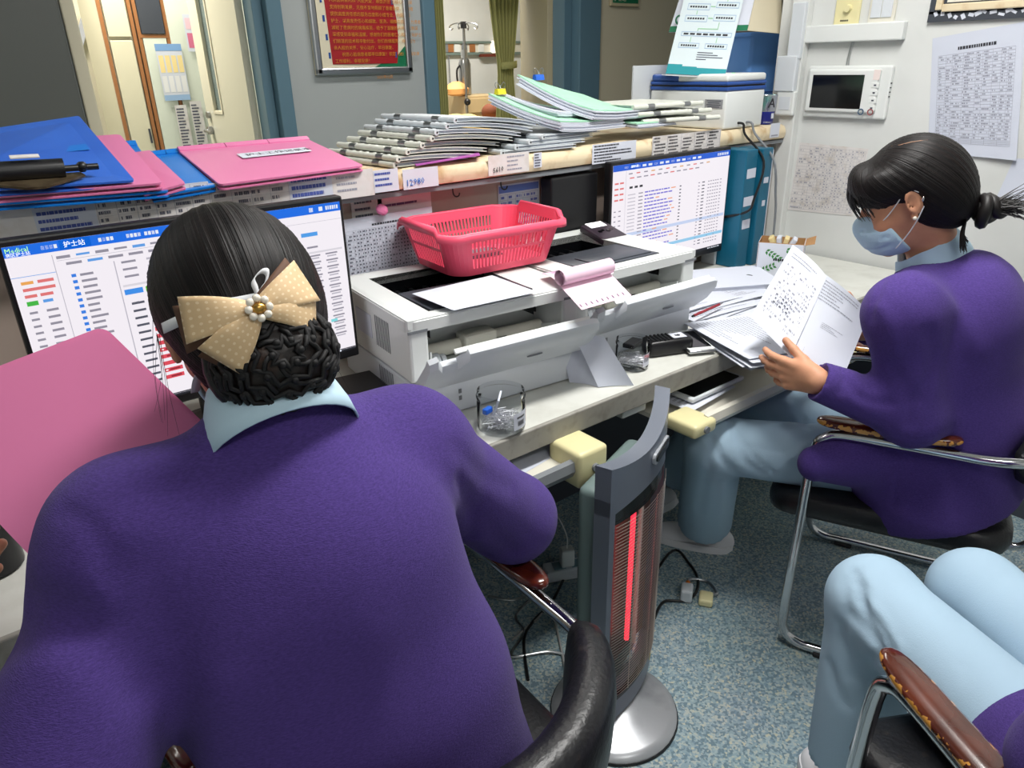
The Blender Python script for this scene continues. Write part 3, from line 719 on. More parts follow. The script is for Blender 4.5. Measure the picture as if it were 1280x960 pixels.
def np_mesh(name, parts, mt, parent=None, flow=None):
    V = []; F = []; n = 0
    for v, f in parts: V.append(v); F.append(f+n); n += len(v)
    V = np.concatenate(V); F = np.concatenate(F)
    me = bpy.data.meshes.new(name); me.vertices.add(len(V)); me.vertices.foreach_set('co', V.astype(np.float32).ravel())
    me.loops.add(F.size); me.loops.foreach_set('vertex_index', F.astype(np.int32).ravel())
    me.polygons.add(len(F)); me.polygons.foreach_set('loop_start', np.arange(0, F.size, 4, dtype=np.int32)); me.polygons.foreach_set('loop_total', np.full(len(F), 4, np.int32))
    me.materials.append(mt); me.update(calc_edges=True); me.validate()
    me.polygons.foreach_set('use_smooth', [True]*len(me.polygons))
    if flow is not None: at = me.attributes.new('flow', 'FLOAT', 'POINT'); at.data.foreach_set('value', flow.astype(np.float32))
    o = bpy.data.objects.new(name, me); COL.objects.link(o); o.parent = parent; return o
def V3(*a): return np.array(a, float)
def hframe(fwd, pitch=0, roll=0):                  # columns: right, forward, up ; pitch > 0 looks down
    f = V3(*fwd, 0)/np.linalg.norm(fwd); r = V3(f[1], -f[0], 0); u = V3(0, 0, 1)
    f2 = f*math.cos(pitch)-u*math.sin(pitch); u2 = u*math.cos(pitch)+f*math.sin(pitch)
    r2 = r*math.cos(roll)+u2*math.sin(roll); u3 = u2*math.cos(roll)-r*math.sin(roll)
    return np.stack([r2, f2, u3], 1)
def head_field(c, A, s=1.0, neck=None):
    F = Field(); P = lambda x, y, z: c+A@(V3(x, y, z)*s)
    F.ell(P(0, -.012, .028), V3(.073, .090, .088)*s, A, .02)
    F.ell(P(0, .030, -.020), V3(.062, .060, .075)*s, A, .03)
    F.ell(P(0, .045, -.072), V3(.043, .040, .040)*s, A, .03)             # jaw
    F.ell(P(0, .070, -.100), V3(.020, .016, .015)*s, A, .02)             # chin
    for q in (-1, 1):
        F.ell(P(q*.040, .062, -.035), V3(.022, .020, .022)*s, A, .02)    # cheek
        F.ell(P(q*.030, .086, .008), V3(.017, .014, .012)*s, A, .008, 's')  # eye socket
        F.ell(P(q*.030, .070, .006), V3(.014, .014, .011)*s, A, .006)    # lids
        F.cap(P(q*.014, .088, .024), P(q*.046, .076, .026), .006*s, .004*s, .010)  # brow
        F.cap(P(q*.074, -.004, .020), P(q*.079, -.014, -.005), .010*s, .006*s, .006)   # ear
        F.ell(P(q*.079, -.010, .006), V3(.0055, .019, .030)*s, A@np.array(Matrix.Rotation(-q*.35, 3, 'Z')), .004)
        F.ell(P(q*.086, -.007, .004), V3(.006, .010, .017)*s, A, .004, 's')
        F.ell(P(q*.076, -.002, -.027), V3(.006, .008, .009)*s, A, .004)  # lobe
        F.ell(P(q*.010, .100, -.036), V3(.008, .009, .007)*s, A, .006)   # nostril wing
    F.cap(P(0, .088, .012), P(0, .106, -.030), .007*s, .011*s, .012)     # nose
    F.cap(P(-.016, .094, -.062), P(.016, .094, -.062), .0045*s, None, .006); F.cap(P(-.014, .092, -.071), P(.014, .092, -.071), .005*s, None, .006)
    if neck is not None:
        F.cap(P(0, -.020, -.045), neck, .050*s, .056*s, .025)
    return F
def eyes(c, A, s, parent):
    for q in (-1, 1):
        p = c+A@(V3(q*.030, .074, .007)*s); b = MB(); b.ball(p, .0115*s, 14, 10); e = b.build('eye', mat('eye_white', RGB(232, 228, 224), .2), parent, smooth=True, ang=180)
        b = MB(); b.ball(p+A@V3(0, .0065, 0)*s, .0062*s, 12, 8); b.build('iris', mat('dark_iris', RGB(30, 20, 16), .1), e, smooth=True, ang=180)
def hand_field(w, Y, Z, thumb_to, curl=(.3, .35, .4, .45), thumb=.3, s=1.0, spread=.05, el=None):
    """w wrist, Y finger direction, Z back of the hand, side +1 if the thumb lies to X = Y x Z"""
    w = V3(*w); Y = V3(*Y)/np.linalg.norm(Y); Z = V3(*Z); Z = Z-Y*(Z@Y); Z /= np.linalg.norm(Z); X = np.cross(Y, Z); X = X if X@V3(*thumb_to) > 0 else -X
    T = lambda x, y, z: w+(X*x+Y*y+Z*z)*s
    bk = T(0, -.05, 0) if el is None else w+(el-w)/np.linalg.norm(el-w)*.05
    F = Field(); F.cap(bk, T(0, .0, 0), .026*s, .026*s, .01); F.cap(T(0, 0, 0), T(0, .02, 0), .026*s, .027*s, .01, flat=(Z, .75))
    bx = (.030, .010, -.010, -.029); by = (.083, .087, .082, .072); ln = (.068, .076, .070, .054)
    for i in range(4):
        F.cap(T(bx[i]*.6, .012, 0), T(bx[i], by[i], 0), .0145*s, .0105*s, .012)
        a = curl[i]; p = T(bx[i], by[i], 0); ang = 0; r = (.0098, .0088, .0078, .0072) if i < 3 else (.0085, .0077, .0069, .0064)
        for j, fr in enumerate((.45, .30, .25)):
            ang += a*(.8, 1.1, .8)[j]; sp = (1.5-i)*spread
            d = X*math.sin(sp)*math.cos(ang)+Y*math.cos(sp)*math.cos(ang)-Z*math.sin(ang)
            q = p+d*ln[i]*fr*s; F.cap(p, q, r[j]*s, r[j+1]*s, .004); p = q
    F.cap(T(.012, .012, -.006), T(.034, .042, -.014), .016*s, .0125*s, .014)
    p = T(.034, .042, -.014); a = thumb
    for j, (L, r0, r1) in enumerate(((.034, .0115, .0098), (.028, .0098, .0085))):
        d = X*math.cos(.9+a*.5*j)*.8+Y*math.sin(.9+a*.4*j)-Z*(.25+a*(.4+.5*j)); d /= np.linalg.norm(d)
        q = p+d*L*s; F.cap(p, q, r0*s, r1*s, .005); p = q
    return F
def sole(name, heel, toe, parent, w=.042, top=.075):                      # a shoe as sole + upper
    h = Vector(heel); t = Vector(toe); d = (t-h); L = d.length; d.normalize(); up = Vector((0, 0, 1)); sx = d.cross(up).normalized(); up = sx.cross(d)
    g = MB(); n = 16
    def out(u): return w*(.80+.28*math.sin(PI*min(1, u*.62+.18))**2)*(max(0, 1-abs(2*u-1)**5))**.5+.003
    g.rings([[h+d*(L*i/n)+sx*(out(i/n)*x)+up*z for x, z in ((-1, .0), (1, 0), (1.03, .012), (.96, .024), (-.96, .024), (-1.03, .012))] for i in range(n+1)])
    F = Field(); A = np.stack([np.array(sx), np.array(d), np.array(up)], 1); P = lambda x, y, z: np.array(h)+A@V3(x, y, z)
    F.ell(P(0, L*.70, .018), (w*1.0, L*.30, .042), A, .02); F.ell(P(0, L*.26, .025), (w*.86, L*.27, .058), A, .03); F.half(P(0, 0, .018), -A[:, 2]); F.half(P(0, L*.2, top), A@V3(0, -.25, 1))
    o = np_mesh(name, [F.mesh(.004)], m_shoe, parent)
    g.build('shoe_sole', m_shoe, o, smooth=True)
    return o
NP = lambda v: np.array(v, float)
from mathutils.bvhtree import BVHTree
def px_folds(F, folds):                         # creases drawn where the photograph shows them, laid on the cloth surface
    if not folds: return
    V, Q = F.mesh(.011); T = BVHTree.FromPolygons([Vector(v) for v in V], Q.tolist())
    for pts, w_, amp in folds:
        out = []
        for x, y in spline([Vector((a, b, 0)) for a, b in pts], 3) and [(p.x, p.y) for p in spline([Vector((a, b, 0)) for a, b in pts], 3)]:
            loc, n, i, _ = T.ray_cast(cC, ray(x, y).normalized())
            if loc is not None: out.append(NP(loc))
        if len(out) > 1: F.fold(out, w_, amp)

def person(label, J, cardi, legs, hair_fn, head_s, extra=None, shoes=True, hands=True, seatz=.47, trouser_folds=(), cardi_folds=(), foot=None, cardi_px=(), trouser_px=()):
    """J: joints. Body (head, neck, trunk, limbs, hands) is one mesh; hair and clothes are its children."""
    t = empty('person', (J['pelvis'][0], J['pelvis'][1], 0), 0, label, 'person')
    inv = t.matrix_world  # children keep world coordinates
    root = J['pelvis'].copy(); root[2] = 0
    off = Vector(-root)
    A = J['A']; hc = J['head']
    parts = [head_field(hc, A, head_s, J['C7']).mesh(.0036)]
    B = Field(); fwd = J['fwd']
    B.cap(J['pelvis'], J['chest'], .11, .11, .05, flat=(V3(*fwd, 0), .7)); B.cap(J['C7']-V3(0, 0, .03), J['chest'], .05, .09, .04)
    for q in 'LR':
        B.cap(J[q+'sh'], J[q+'el'], .038, .034, .02); B.cap(J[q+'el'], J[q+'wr'], .034, .025, .02)
        B.cap(J[q+'hip'], J[q+'kn'], .062, .048, .03); B.cap(J[q+'kn'], J[q+'an'], .044, .030, .02)
        B.cap(J[q+'sh'], J['C7']-V3(0, 0, .04), .04, .04, .03)
    parts.append(B.mesh(.010))
    for q in 'LR':
        if q+'hand' in J:
            hd = J[q+'hand']; parts.append(hand_field(J[q+'wr'], el=J[q+'el'], **hd).mesh(.0024))
    body = np_mesh('body', parts, m_skin, t)
    eyes(hc, A, head_s, t)
    # cardigan
    K = Field(); f3 = V3(*fwd, 0)
    for (a, b_, ra, rb, fl) in cardi['torso']: K.cap(a, b_, ra, rb, .05, flat=(f3, fl))
    K.cap(J['Lsh'], J['Rsh'], cardi.get('rsh', .066), None, .05)
    for q in 'LR':
        up = cardi.get(q+'r', (.068, .062, .058, .046))
        K.cap(J['C7']-V3(0, 0, .05), J[q+'sh'], .060, up[0]*.95, .04)
        K.cap(J[q+'sh'], J[q+'el'], up[0], up[1], cardi.get('ka', .045)); K.cap(J[q+'el'], J[q+'wr'], up[2], up[3], .03)
    for fo in cardi_folds: K.fold(*fo)
    for q in 'LR':
        d = J[q+'wr']-J[q+'el']; d = d/np.linalg.norm(d); cuff = J[q+'wr']-d*.012
        c2 = cuff+d*.10
        K.cap(cuff+d*.064, c2, .066, None, .004, op='s')
    if 'hem' in cardi: K.half(*cardi['hem'])
    nb = J['C7']; nd = J['head']-nb; nd = nd/np.linalg.norm(nd)
    nk = cardi.get('neck', .034); K.cap(nb+nd*nk+f3*.016, nb+nd*.2+f3*.012, .070, .10, .008, op='s')
    for fn in cardi.get('cut', ()): fn(K)
    px_folds(K, cardi_px)
    cg = np_mesh('cardigan', [K.mesh(cardi.get('h', .0065))], m_purple, t)
    # shirt collar
    X_ = np.cross(nd, f3); X_ /= np.linalg.norm(X_); Yc = np.cross(X_, nd); Yc = -Yc if Yc@f3 < 0 else Yc
    cb = MB(); rs = []; n = 36
    for (r, z, dz) in ((.061, .000, .0), (.062, .046, .022), (.065, .050, .024), (.072, .030, .03), (.081, -.006, .05), (.083, -.026, .06)):
        ring = []
        for k in range(n):
            a = 2*PI*(k+.5)/n; fr = max(0, math.sin(a)); gap = max(0, fr-.86)/.14
            ring.append(nb+f3*cardi.get('cshift', .012)+(X_*math.cos(a)*r+Yc*math.sin(a)*r*1.06)*head_s+nd*(z+cardi.get('collar', 0)-dz*fr-.03*gap))
        rs.append([Vector(p) for p in ring])
    cb.rings(rs, cap=(False, False)); cb.build('shirt_collar', m_shirt, t, smooth=True, ang=60, solid=.002)
    # trousers
    Tt = Field()
    Tt.ell(J['pelvis'], (.16, .15, .11), None, .04)
    for q in 'LR':
        rr = legs.get(q, (.088, .072, .072, .078)); Tt.cap(J[q+'hip'], J[q+'kn'], rr[0], rr[1], .035); Tt.cap(J[q+'kn'], J[q+'an'], rr[2], rr[3], .03)
    for fo in trouser_folds: Tt.fold(*fo)
    for q in 'LR':
        d = J[q+'an']-J[q+'kn']; d = d/np.linalg.norm(d); p = J[q+'an']-d*legs.get('hem', .02)
        Tt.cap(p+d*.13, p+d*.2, .13, None, .004, op='s')
    px_folds(Tt, trouser_px)
    np_mesh('trousers', [Tt.mesh(legs.get('h', .0075))], m_trouser, t)
    if foot:
        for (he, to) in foot: sole('shoe', he, to, t)
    hair_fn(t, hc, A, head_s)
    if extra: extra(t, hc, A, head_s)
    for ch in t.children: ch.location = off
    return t
def groove(V, c, axis, amp, freq, seed=0, ref=None):       # combed-hair furrows running along the meridians of an axis
    ax = axis/np.linalg.norm(axis); q = V-c; a0 = V3(1, .13, .2) if ref is None else V3(*ref); a0 = a0-ax*(a0@ax); a0 /= np.linalg.norm(a0); a1 = np.cross(ax, a0)
    th = np.arctan2(q@a1, q@a0); rad = q-(q@ax)[:, None]*ax; rr = np.linalg.norm(rad, axis=1, keepdims=True)+1e-6
    g = sum(np.sin(th*f+ph)*w_ for f, ph, w_ in ((freq, seed, .5), (freq*2.3, seed*2.1+1, .3), (freq*4.7, seed*1.3+2, .2)))
    n = q/(np.linalg.norm(q, axis=1, keepdims=True)+1e-6)
    return V+n*(g*amp*np.clip(rr[:, 0]/.05, 0, 1))[:, None], th
def strands(name, curves, mt, parent, r=.0005):
    b = MB()
    for c in curves: b.tube(c, lambda u: r*(1-.7*u), 4, 4)
    return prop(b.build(name, mt, parent, smooth=True), kind='stuff')
exec_people = True
# ------------------------------------------------------------------ nurse with the bow, seen from behind
CPX1 = [([(81, 639), (110, 655), (132, 695), (145, 735), (156, 777)], .010, .004), ([(0, 764), (49, 757), (94, 790)], .020, .012), ([(12, 800), (71, 775), (130, 800), (178, 860)], .022, .012), ([(166, 719), (182, 760), (196, 800)], .03, .008), ([(282, 870), (270, 920), (261, 956)], .028, -.007), ([(210, 860), (215, 920), (225, 957)], .03, .006), ([(470, 800), (480, 880), (470, 950)], .03, -.005), ([(575, 600), (590, 640), (588, 672)], .010, .006), ([(307, 520), (335, 545), (375, 541), (400, 512)], .005, .0022), ([(570, 560), (600, 590), (640, 610)], .014, .003), ([(640, 690), (610, 660), (595, 640)], .016, .005)]
CPX2 = [([(1059, 475), (1077, 497), (1111, 505)], .010, .007), ([(1160, 415), (1167, 450), (1150, 500)], .014, .006), ([(1070, 437), (1082, 465), (1090, 485)], .012, .006), ([(1125, 470), (1137, 500), (1137, 530)], .012, .006), ([(1100, 385), (1115, 410), (1120, 440)], .014, -.005), ([(1048, 452), (1056, 470), (1052, 490)], .009, .005), ([(1118, 585), (1120, 615), (1118, 640)], .006, .003), ([(1175, 560), (1190, 600), (1195, 640)], .016, .004), ([(1105, 350), (1095, 375), (1088, 400)], .008, .004), ([(1140, 340), (1185, 375), (1225, 440)], .02, -.004)]
TPX2 = [([(912, 522), (925, 555), (931, 576), (952, 592)], .010, .009), ([(916, 554), (950, 560), (980, 565)], .005, .003), ([(886, 542), (905, 578), (931, 600)], .010, .008), ([(893, 560), (882, 600), (875, 640)], .012, .005), ([(925, 545), (945, 575), (965, 590)], .008, .006), ([(905, 600), (900, 640), (898, 665)], .012, -.005), ([(990, 500), (1000, 520), (1010, 535)], .008, .005)]
TPX3 = [([(1067, 716), (1076, 745), (1080, 765), (1095, 800)], .010, .009), ([(1083, 745), (1105, 775), (1128, 815)], .006, -.004), ([(1076, 750), (1098, 780), (1118, 815)], .006, .005), ([(1060, 765), (1085, 790), (1102, 815)], .010, .008), ([(1047, 780), (1057, 810), (1067, 845)], .012, .006), ([(1083, 828), (1096, 822), (1110, 820)], .009, .008), ([(1055, 725), (1058, 760), (1050, 800)], .010, .005), ([(1201, 772), (1203, 810), (1204, 845)], .004, .003), ([(1036, 830), (1045, 860), (1056, 880)], .012, .006), ([(1085, 720), (1092, 740), (1090, 765)], .008, -.004)]
def hits(o, pxs, off=.0):                       # where sight lines meet a surface; misses are dropped
    me = o.data; T = BVHTree.FromPolygons([v.co for v in me.vertices], [p.vertices for p in me.polygons]); out = []
    for x, y in pxs:
        d = ray(x, y).normalized(); loc, n, i, _ = T.ray_cast(cC, d)
        if loc is not None: out.append(loc+n*off)
    return out
def D3(x, y, z): return NP(dep(x, y, z))
def hair_bun_net(t, c, A, s):
    P = lambda x, y, z: c+A@(V3(x, y, z)*s)
    F = Field(); F.ell(P(0, -.020, .032), V3(.090, .100, .100)*s, A, .02); F.ell(P(0, -.055, -.02), V3(.076, .070, .080)*s, A, .05)
    F.ell(P(0, .075, -.055), V3(.060, .075, .085)*s, A, .02, 's'); F.ell(P(0, .0, -.14), V3(.09, .10, .075)*s, A, .02, 's')
    for q in (-1, 1): F.ell(P(q*.098, .008, -.058), V3(.052, .075, .058)*s, A, .015, 's')
    V, Q = F.mesh(.0038); crown = P(0, -.015, .125); bn = P(.004, -.116, -.056)
    V, fl = groove(V, P(0, -.02, .02), (crown-bn), .0009, 37, 1.3, -A[:, 1])
    h = np_mesh('hair', [(V, Q)], m_hair, t, fl)
    # parting patch where the scalp shows
    # bun inside a crocheted net
    bc = bn; R = A; rx, ry, rz = .062*s, .050*s, .056*s
    F = Field(); F.ell(bc, (rx, ry, rz), R, .01); V, Q = F.mesh(.004); V, fl = groove(V, bc, A[:, 1], .0025, 7, 2.0)
    np_mesh('hair_bun', [(V, Q)], mat('bun_hair', RGB(26, 19, 17), .4, bump=(50, .5, 4), vary=(30, RGB(70, 44, 30), .55, .8)), h)
    b = MB(); rs = 9; off = 1.045
    def net(th, ph): return Vector(bc+R@V3(rx*off*math.sin(ph)*math.cos(th), -ry*off*math.cos(ph), rz*off*math.sin(ph)*math.sin(th)))
    rings = [.22, .5, .78, 1.06, 1.34, 1.62]
    for i, ph in enumerate(rings):
        n = max(6, int(16*math.sin(ph))); pts = []
        for k in range(n*2): pts.append(net(PI*k/n+i*.3, ph+.08*(1 if k % 2 else -1)))
        b.tube(pts, .0028, 6, 2, loop=True)
        if i < len(rings)-1:
            m = int(n*1.0)
            for k in range(m): b.tube([net(2*PI*k/m+i*.3, ph+.05), net(2*PI*(k+.25)/m+i*.3, (ph+rings[i+1])/2), net(2*PI*(k+.5)/m+i*.3, rings[i+1]-.05)], .0026, 6)
        for k in range(n): b.ball(net(2*PI*k/n+i*.3, ph), .0046, 6, 5)
    b.build('hair_net', m_hairnet, h, smooth=True, ang=180)
    b = MB(); b.tube([net(2*PI*k/30, 1.72)+Vector(A@V3(0, .004, 0)) for k in range(30)], .0075, 8, 1, loop=True); b.build('net_band', m_black, h, smooth=True, ang=180)
    R_ = random.Random(5); cs = []
    for k in range(9):
        x = -.088 if k < 6 else .090; a = V3(x*s, R_.uniform(-.01, .03)*s, R_.uniform(-.0, .03)*s)
        p0 = P(*(a/s)); dn = R_.uniform(.07, .13)
        cs.append([p0, p0+A@V3(math.copysign(.010, x)*R_.uniform(.3, 1.4), .004, -dn*.5), p0+A@V3(math.copysign(.012, x)*R_.uniform(.2, 2.2), .0, -dn)])
    strands('loose_strands', cs, m_strand, h, .00035)
def extra_p1(t, c, A, s):
    P = lambda x, y, z: Vector(c+A@(V3(x, y, z)*s))
    hair = [q for q in t.children if q.name.startswith('hair')][0]
    bow = empty('bow_clip', (0, 0, 0)); bow.parent = t
    o = hits(hair, [(325, 391)], .006)[0]-cF*.016; X = Vector(A[:, 0]); Y = Vector(A[:, 2]); N = -Vector(A[:, 1])
    def loop(name, ang, L, w, lift, dark):
        dx = X*math.cos(ang)+Y*math.sin(ang); dy = -X*math.sin(ang)+Y*math.cos(ang)
        def fn(u, v):
            ww = .006+w*(u**.75); q = 2*v-1
            return o+dx*(L*u)+dy*(q*ww)+N*(.010+lift*math.sin(PI*u*.85)+.006*(1-q*q)*(1-u)-(.016 if dark else 0)-.02*u*u*abs(math.cos(ang)))
        MB().sheet(fn, 10, 8).build(name, m_ribbonb if dark else m_dots, bow, smooth=True, ang=180, solid=.0016)
    for ang, L, w in ((math.radians(20), .064, .018), (math.radians(-14), .062, .013), (math.radians(176), .066, .017), (math.radians(224), .060, .018)):
        loop('ribbon_loop', ang, L, w, .010, False); loop('ribbon_back', ang+.10, L*1.03, w*1.06, .006, True)
    for k in range(8):
        a = 2*PI*k/8; p = o+X*(.0098*math.cos(a))+Y*(.0098*math.sin(a))+N*.024; MB().ball(p, .0042, 12, 8).build('pearl', m_pearl, bow, smooth=True, ang=180)
    MB().ball(o+N*.022, (.008, .008, .006), 12, 8, Matrix(A)).build('gold_setting', m_gold, bow, smooth=True, ang=180)
    MB().box(o+X*.0-Y*.012+N*.004, (.11, .010, .018), rot=Matrix(A) @ Matrix.Rotation(.45, 3, 'Y'), bev=.004).build('clip_bar', m_black, bow)
    def ribbon(pts, w, wdir):
        pts = spline([Vector(p) for p in pts], 6); wd = Vector(wdir).normalized(); b = MB()
        b.rings([[p-wd*w, p+wd*w] for p in pts], closed=False); return b.build('mask_tie', m_strap, t, smooth=True, ang=180, solid=.001)
    up = A[:, 2]
    ribbon(hits(hair, [(208, 410), (225, 402), (245, 393), (270, 384), (300, 378), (334, 371)], .004), .0055, up)
    ribbon(hits(hair, [(323, 374), (321, 364), (318, 354), (322, 345), (329, 346), (327, 356), (322, 365)], .012), .0036, A[:, 0]*.5+.5*up)
    rl = [Vector(dep(x, y, d)) for x, y, d in ((380, 380, .815), (390, 366, .82), (400, 363, .84), (401, 372, .85), (392, 381, .85), (384, 386, .84))]; ribbon(rl, .0055, up)
    ll = [Vector(dep(x, y, d)) for x, y, d in ((272, 436, .775), (262, 448, .79), (252, 462, .81), (246, 476, .83), (244, 490, .85))]; ribbon(ll, .0048, A[:, 0])
    F = Field(); F.ell(P(0, .062, -.058), V3(.058, .062, .056)*s, A, .01); F.ell(P(0, .035, -.05), V3(.062, .058, .066)*s, A, .006, 's')
    np_mesh('face_mask', [F.mesh(.004)], m_mask, t)
fw1 = V3(.0, 1.)
A1 = hframe(V3(.10, 1.), .40, .0)
J1 = dict(fwd=fw1, A=A1, head=D3(299, 400, .86), C7=V3(.246, .738, 1.085), chest=V3(.262, .665, .86), pelvis=V3(.30, .60, .53),
          Lsh=V3(.082, .740, 1.005), Rsh=V3(.408, .745, .985), Lel=V3(-.085, .625, .765), Lwr=V3(-.160, .93, .90), Rel=V3(.621, .794, .763), Rwr=V3(.47, 1.035, .81),
          Lhip=V3(.22, .66, .52), Rhip=V3(.40, .66, .52), Lkn=V3(.19, 1.08, .53), Rkn=V3(.43, 1.08, .53), Lan=V3(.18, 1.12, .1), Ran=V3(.44, 1.12, .1),
          Lhand=dict(Y=(.62, .55, -.1), Z=(-.3, .5, -.8), thumb_to=(0, .8, .5), curl=(.35, .4, .4, .4), thumb=.4), Rhand=dict(Y=(-.25, .95, -.1), Z=(.05, .05, 1), thumb_to=(-1, 0, 0), curl=(.35, .35, .35, .4), thumb=.3))
c1 = dict(torso=[(V3(.255, .655, .90), V3(.285, .625, .70), .160, .165, .68), (V3(.285, .625, .70), V3(.31, .60, .50), .168, .185, .70), (V3(.175, .705, .965), V3(.325, .705, .965), .085, None, .95), (V3(.246, .738, 1.065), V3(.25, .70, .95), .079, .10, .97), (V3(.155, .665, .88), V3(.19, .60, .55), .095, .10, .95)], rsh=.070, neck=.082, collar=.0, cshift=-.004,
          Lr=(.078, .086, .074, .05), Rr=(.076, .070, .066, .05), h=.0065, hem=(V3(.3, .6, .44), V3(0, 0, -1)))
f1 = [([V3(.13, .60, .99), V3(.155, .555, .88), V3(.16, .56, .74), V3(.17, .56, .6)], .030, .012),       # crease where the sleeve meets the back
      ([V3(-.02, .60, .93), V3(-.07, .56, .88), V3(-.15, .58, .86)], .018, .010), ([V3(.05, .60, .87), V3(-.02, .56, .84), V3(-.08, .55, .80)], .016, .009),
      ([V3(.44, .67, .93), V3(.46, .63, .85), V3(.44, .60, .75)], .02, .008),
      ([V3(.22, .50, .80), V3(.27, .48, .72), V3(.30, .45, .62)], .03, .006), ([V3(.36, .50, .78), V3(.37, .48, .68), V3(.40, .45, .56)], .03, -.006),
      ([V3(.56, .73, .90), V3(.60, .80, .88)], .012, .004)]
person('nurse in purple cardigan with a beige bow on her netted bun, back turned', J1, c1, dict(hem=.03), hair_bun_net, 1.0, extra_p1, cardi_folds=(), cardi_px=CPX1, foot=[((.18, 1.08, 0), (.17, 1.31, 0)), ((.44, 1.08, 0), (.45, 1.31, 0))])

# ------------------------------------------------------------------ nurse in profile reading papers
fw2 = V3(-.40, .916)
hd2 = D3(1137, 247, 1.56); A2 = hframe(V3(-.42, .91), .42, .05)
def hair_low_knot(t, c, A, s):
    P = lambda x, y, z: c+A@(V3(x, y, z)*s)
    F = Field(); F.ell(P(0, -.018, .034), V3(.087, .104, .098)*s, A, .02); F.ell(P(0, -.065, -.02), V3(.070, .060, .076)*s, A, .05)
    F.ell(P(0, .078, .055), V3(.066, .034, .052)*s, A, .03)                       # fringe
    for q in (-1, 1): F.ell(P(q*.068, .045, .055), V3(.016, .030, .032)*s, A, .02)
    F.ell(P(0, .090, -.070), V3(.095, .074, .092)*s, A, .012, 's'); F.ell(P(0, .025, -.14), V3(.10, .100, .08)*s, A, .02, 's')
    for q in (-1, 1): F.ell(P(q*.098, .030, -.028), V3(.042, .055, .050)*s, A, .012, 's'); F.ell(P(q*.095, -.012, .0), V3(.020, .022, .034)*s, A, .008, 's')
    V, Q = F.mesh(.0038); kn = P(0, -.112, -.078)
    V, fl = groove(V, P(0, -.02, .02), P(0, .03, .13)-kn, .0009, 39, .4, -A[:, 0]); h = np_mesh('hair', [(V, Q)], m_hair2, t, fl)
    b = MB()
    for k, (r, ph) in enumerate(((.024, 0), (.020, 1.2), (.017, 2.6))):
        b.tube([kn+A@V3((.006+.004*k)*math.sin(ph), -.012-.012*k+.004*math.sin(2*a), 0)+A@V3(r*math.cos(a), -.008*math.sin(a+ph), r*math.sin(a)) for a in [2*PI*i/12 for i in range(12)]], .012, 8, 2, loop=True)
    b.ball(kn+A@V3(0, -.012, 0), (.024, .024, .026), 14, 10); b.build('hair_knot', m_strand, h, smooth=True, ang=180)
    R_ = random.Random(9); cs = []
    for k in range(90):
        a0 = kn+A@V3(R_.uniform(-.012, .012), -.03, R_.uniform(-.014, .010)); d = A@V3(R_.uniform(-.3, .3), -1, R_.uniform(-.75, .35)); L = R_.uniform(.035, .075)
        cs.append([a0, a0+d*L*.5, a0+d*L+V3(0, 0, -.012*R_.random())])
    for k in range(60):
        a0 = P(R_.uniform(-.05, -.02), -.09, -.075); d = V3(R_.uniform(-.1, .1), R_.uniform(-.1, .1), -1); cs.append([a0, a0+d*.03, a0+d*R_.uniform(.045, .075)+A@V3(0, -.01, 0)])
    strands('loose_strands', cs, m_strand, h, .0014)
    cs = []
    for k in range(70):
        x = R_.uniform(-.075, .06); y0 = .095*math.sqrt(max(0, 1-(x/.085)**2)); a0 = P(x*.95, y0+.012, .075); cs.append([a0, P(x*1.02, y0+.024, .040+R_.uniform(-.005, .005)), P(x*1.0, y0+.014, .002+R_.uniform(-.014, .018))])
    strands('fringe', cs, m_strand, h, .0018)
    q0 = hits(h, [(1114, 183), (1126, 181), (1138, 178), (1150, 176), (1160, 175)]) if abs(s-.965) < .01 else None
    if q0: b = MB(); b.tube(q0, [.0003, .0010, .0012, .0012, .0003], 6); b.build('parting', m_scalp, h, smooth=True)
def extra_p2(t, c, A, s):
    P = lambda x, y, z: c+A@(V3(x, y, z)*s)
    F = Field(); F.ell(P(0, .046, -.054), V3(.066, .076, .062)*s, A, .01); F.ell(P(0, .095, -.03), V3(.018, .028, .02)*s, A, .03); F.half(P(0, .040, -.056), -A[:, 1]+.35*A[:, 2]); F.half(P(0, .0, -.008), A[:, 2])
    for z in (-.035, -.06, -.082): F.fold([P(-.06, .06, z+.004), P(-.03, .105, z), P(.03, .105, z), P(.06, .06, z+.004)], .005, .004)
    np_mesh('face_mask', [F.mesh(.003)], m_mask, t)
    for q in (-1, 1):
        MB().tube([P(q*.058, .064, -.022), P(q*.067, .044, -.008), P(q*.076, .020, .014), P(q*.083, -.002, .036), P(q*.082, -.022, .022)], .0012, 6, 5).build('ear_loop', m_strap, t, smooth=True)
        MB().tube([P(q*.056, .050, -.088), P(q*.071, .020, -.062), P(q*.080, -.006, -.034), P(q*.083, -.024, -.010)], .0012, 6, 5).build('ear_loop', m_strap, t, smooth=True)
        MB().ball(P(q*.084, -.002, -.029), .0042, 10, 8).build('ear_stud', m_pearl, t, smooth=True, ang=180)
        MB().ball(P(q*.085, -.026, .006), (.003, .003, .006), 10, 8).build('ear_cuff', m_chrome, t, smooth=True, ang=180)
ch2 = V3(1.84, .625, 0)
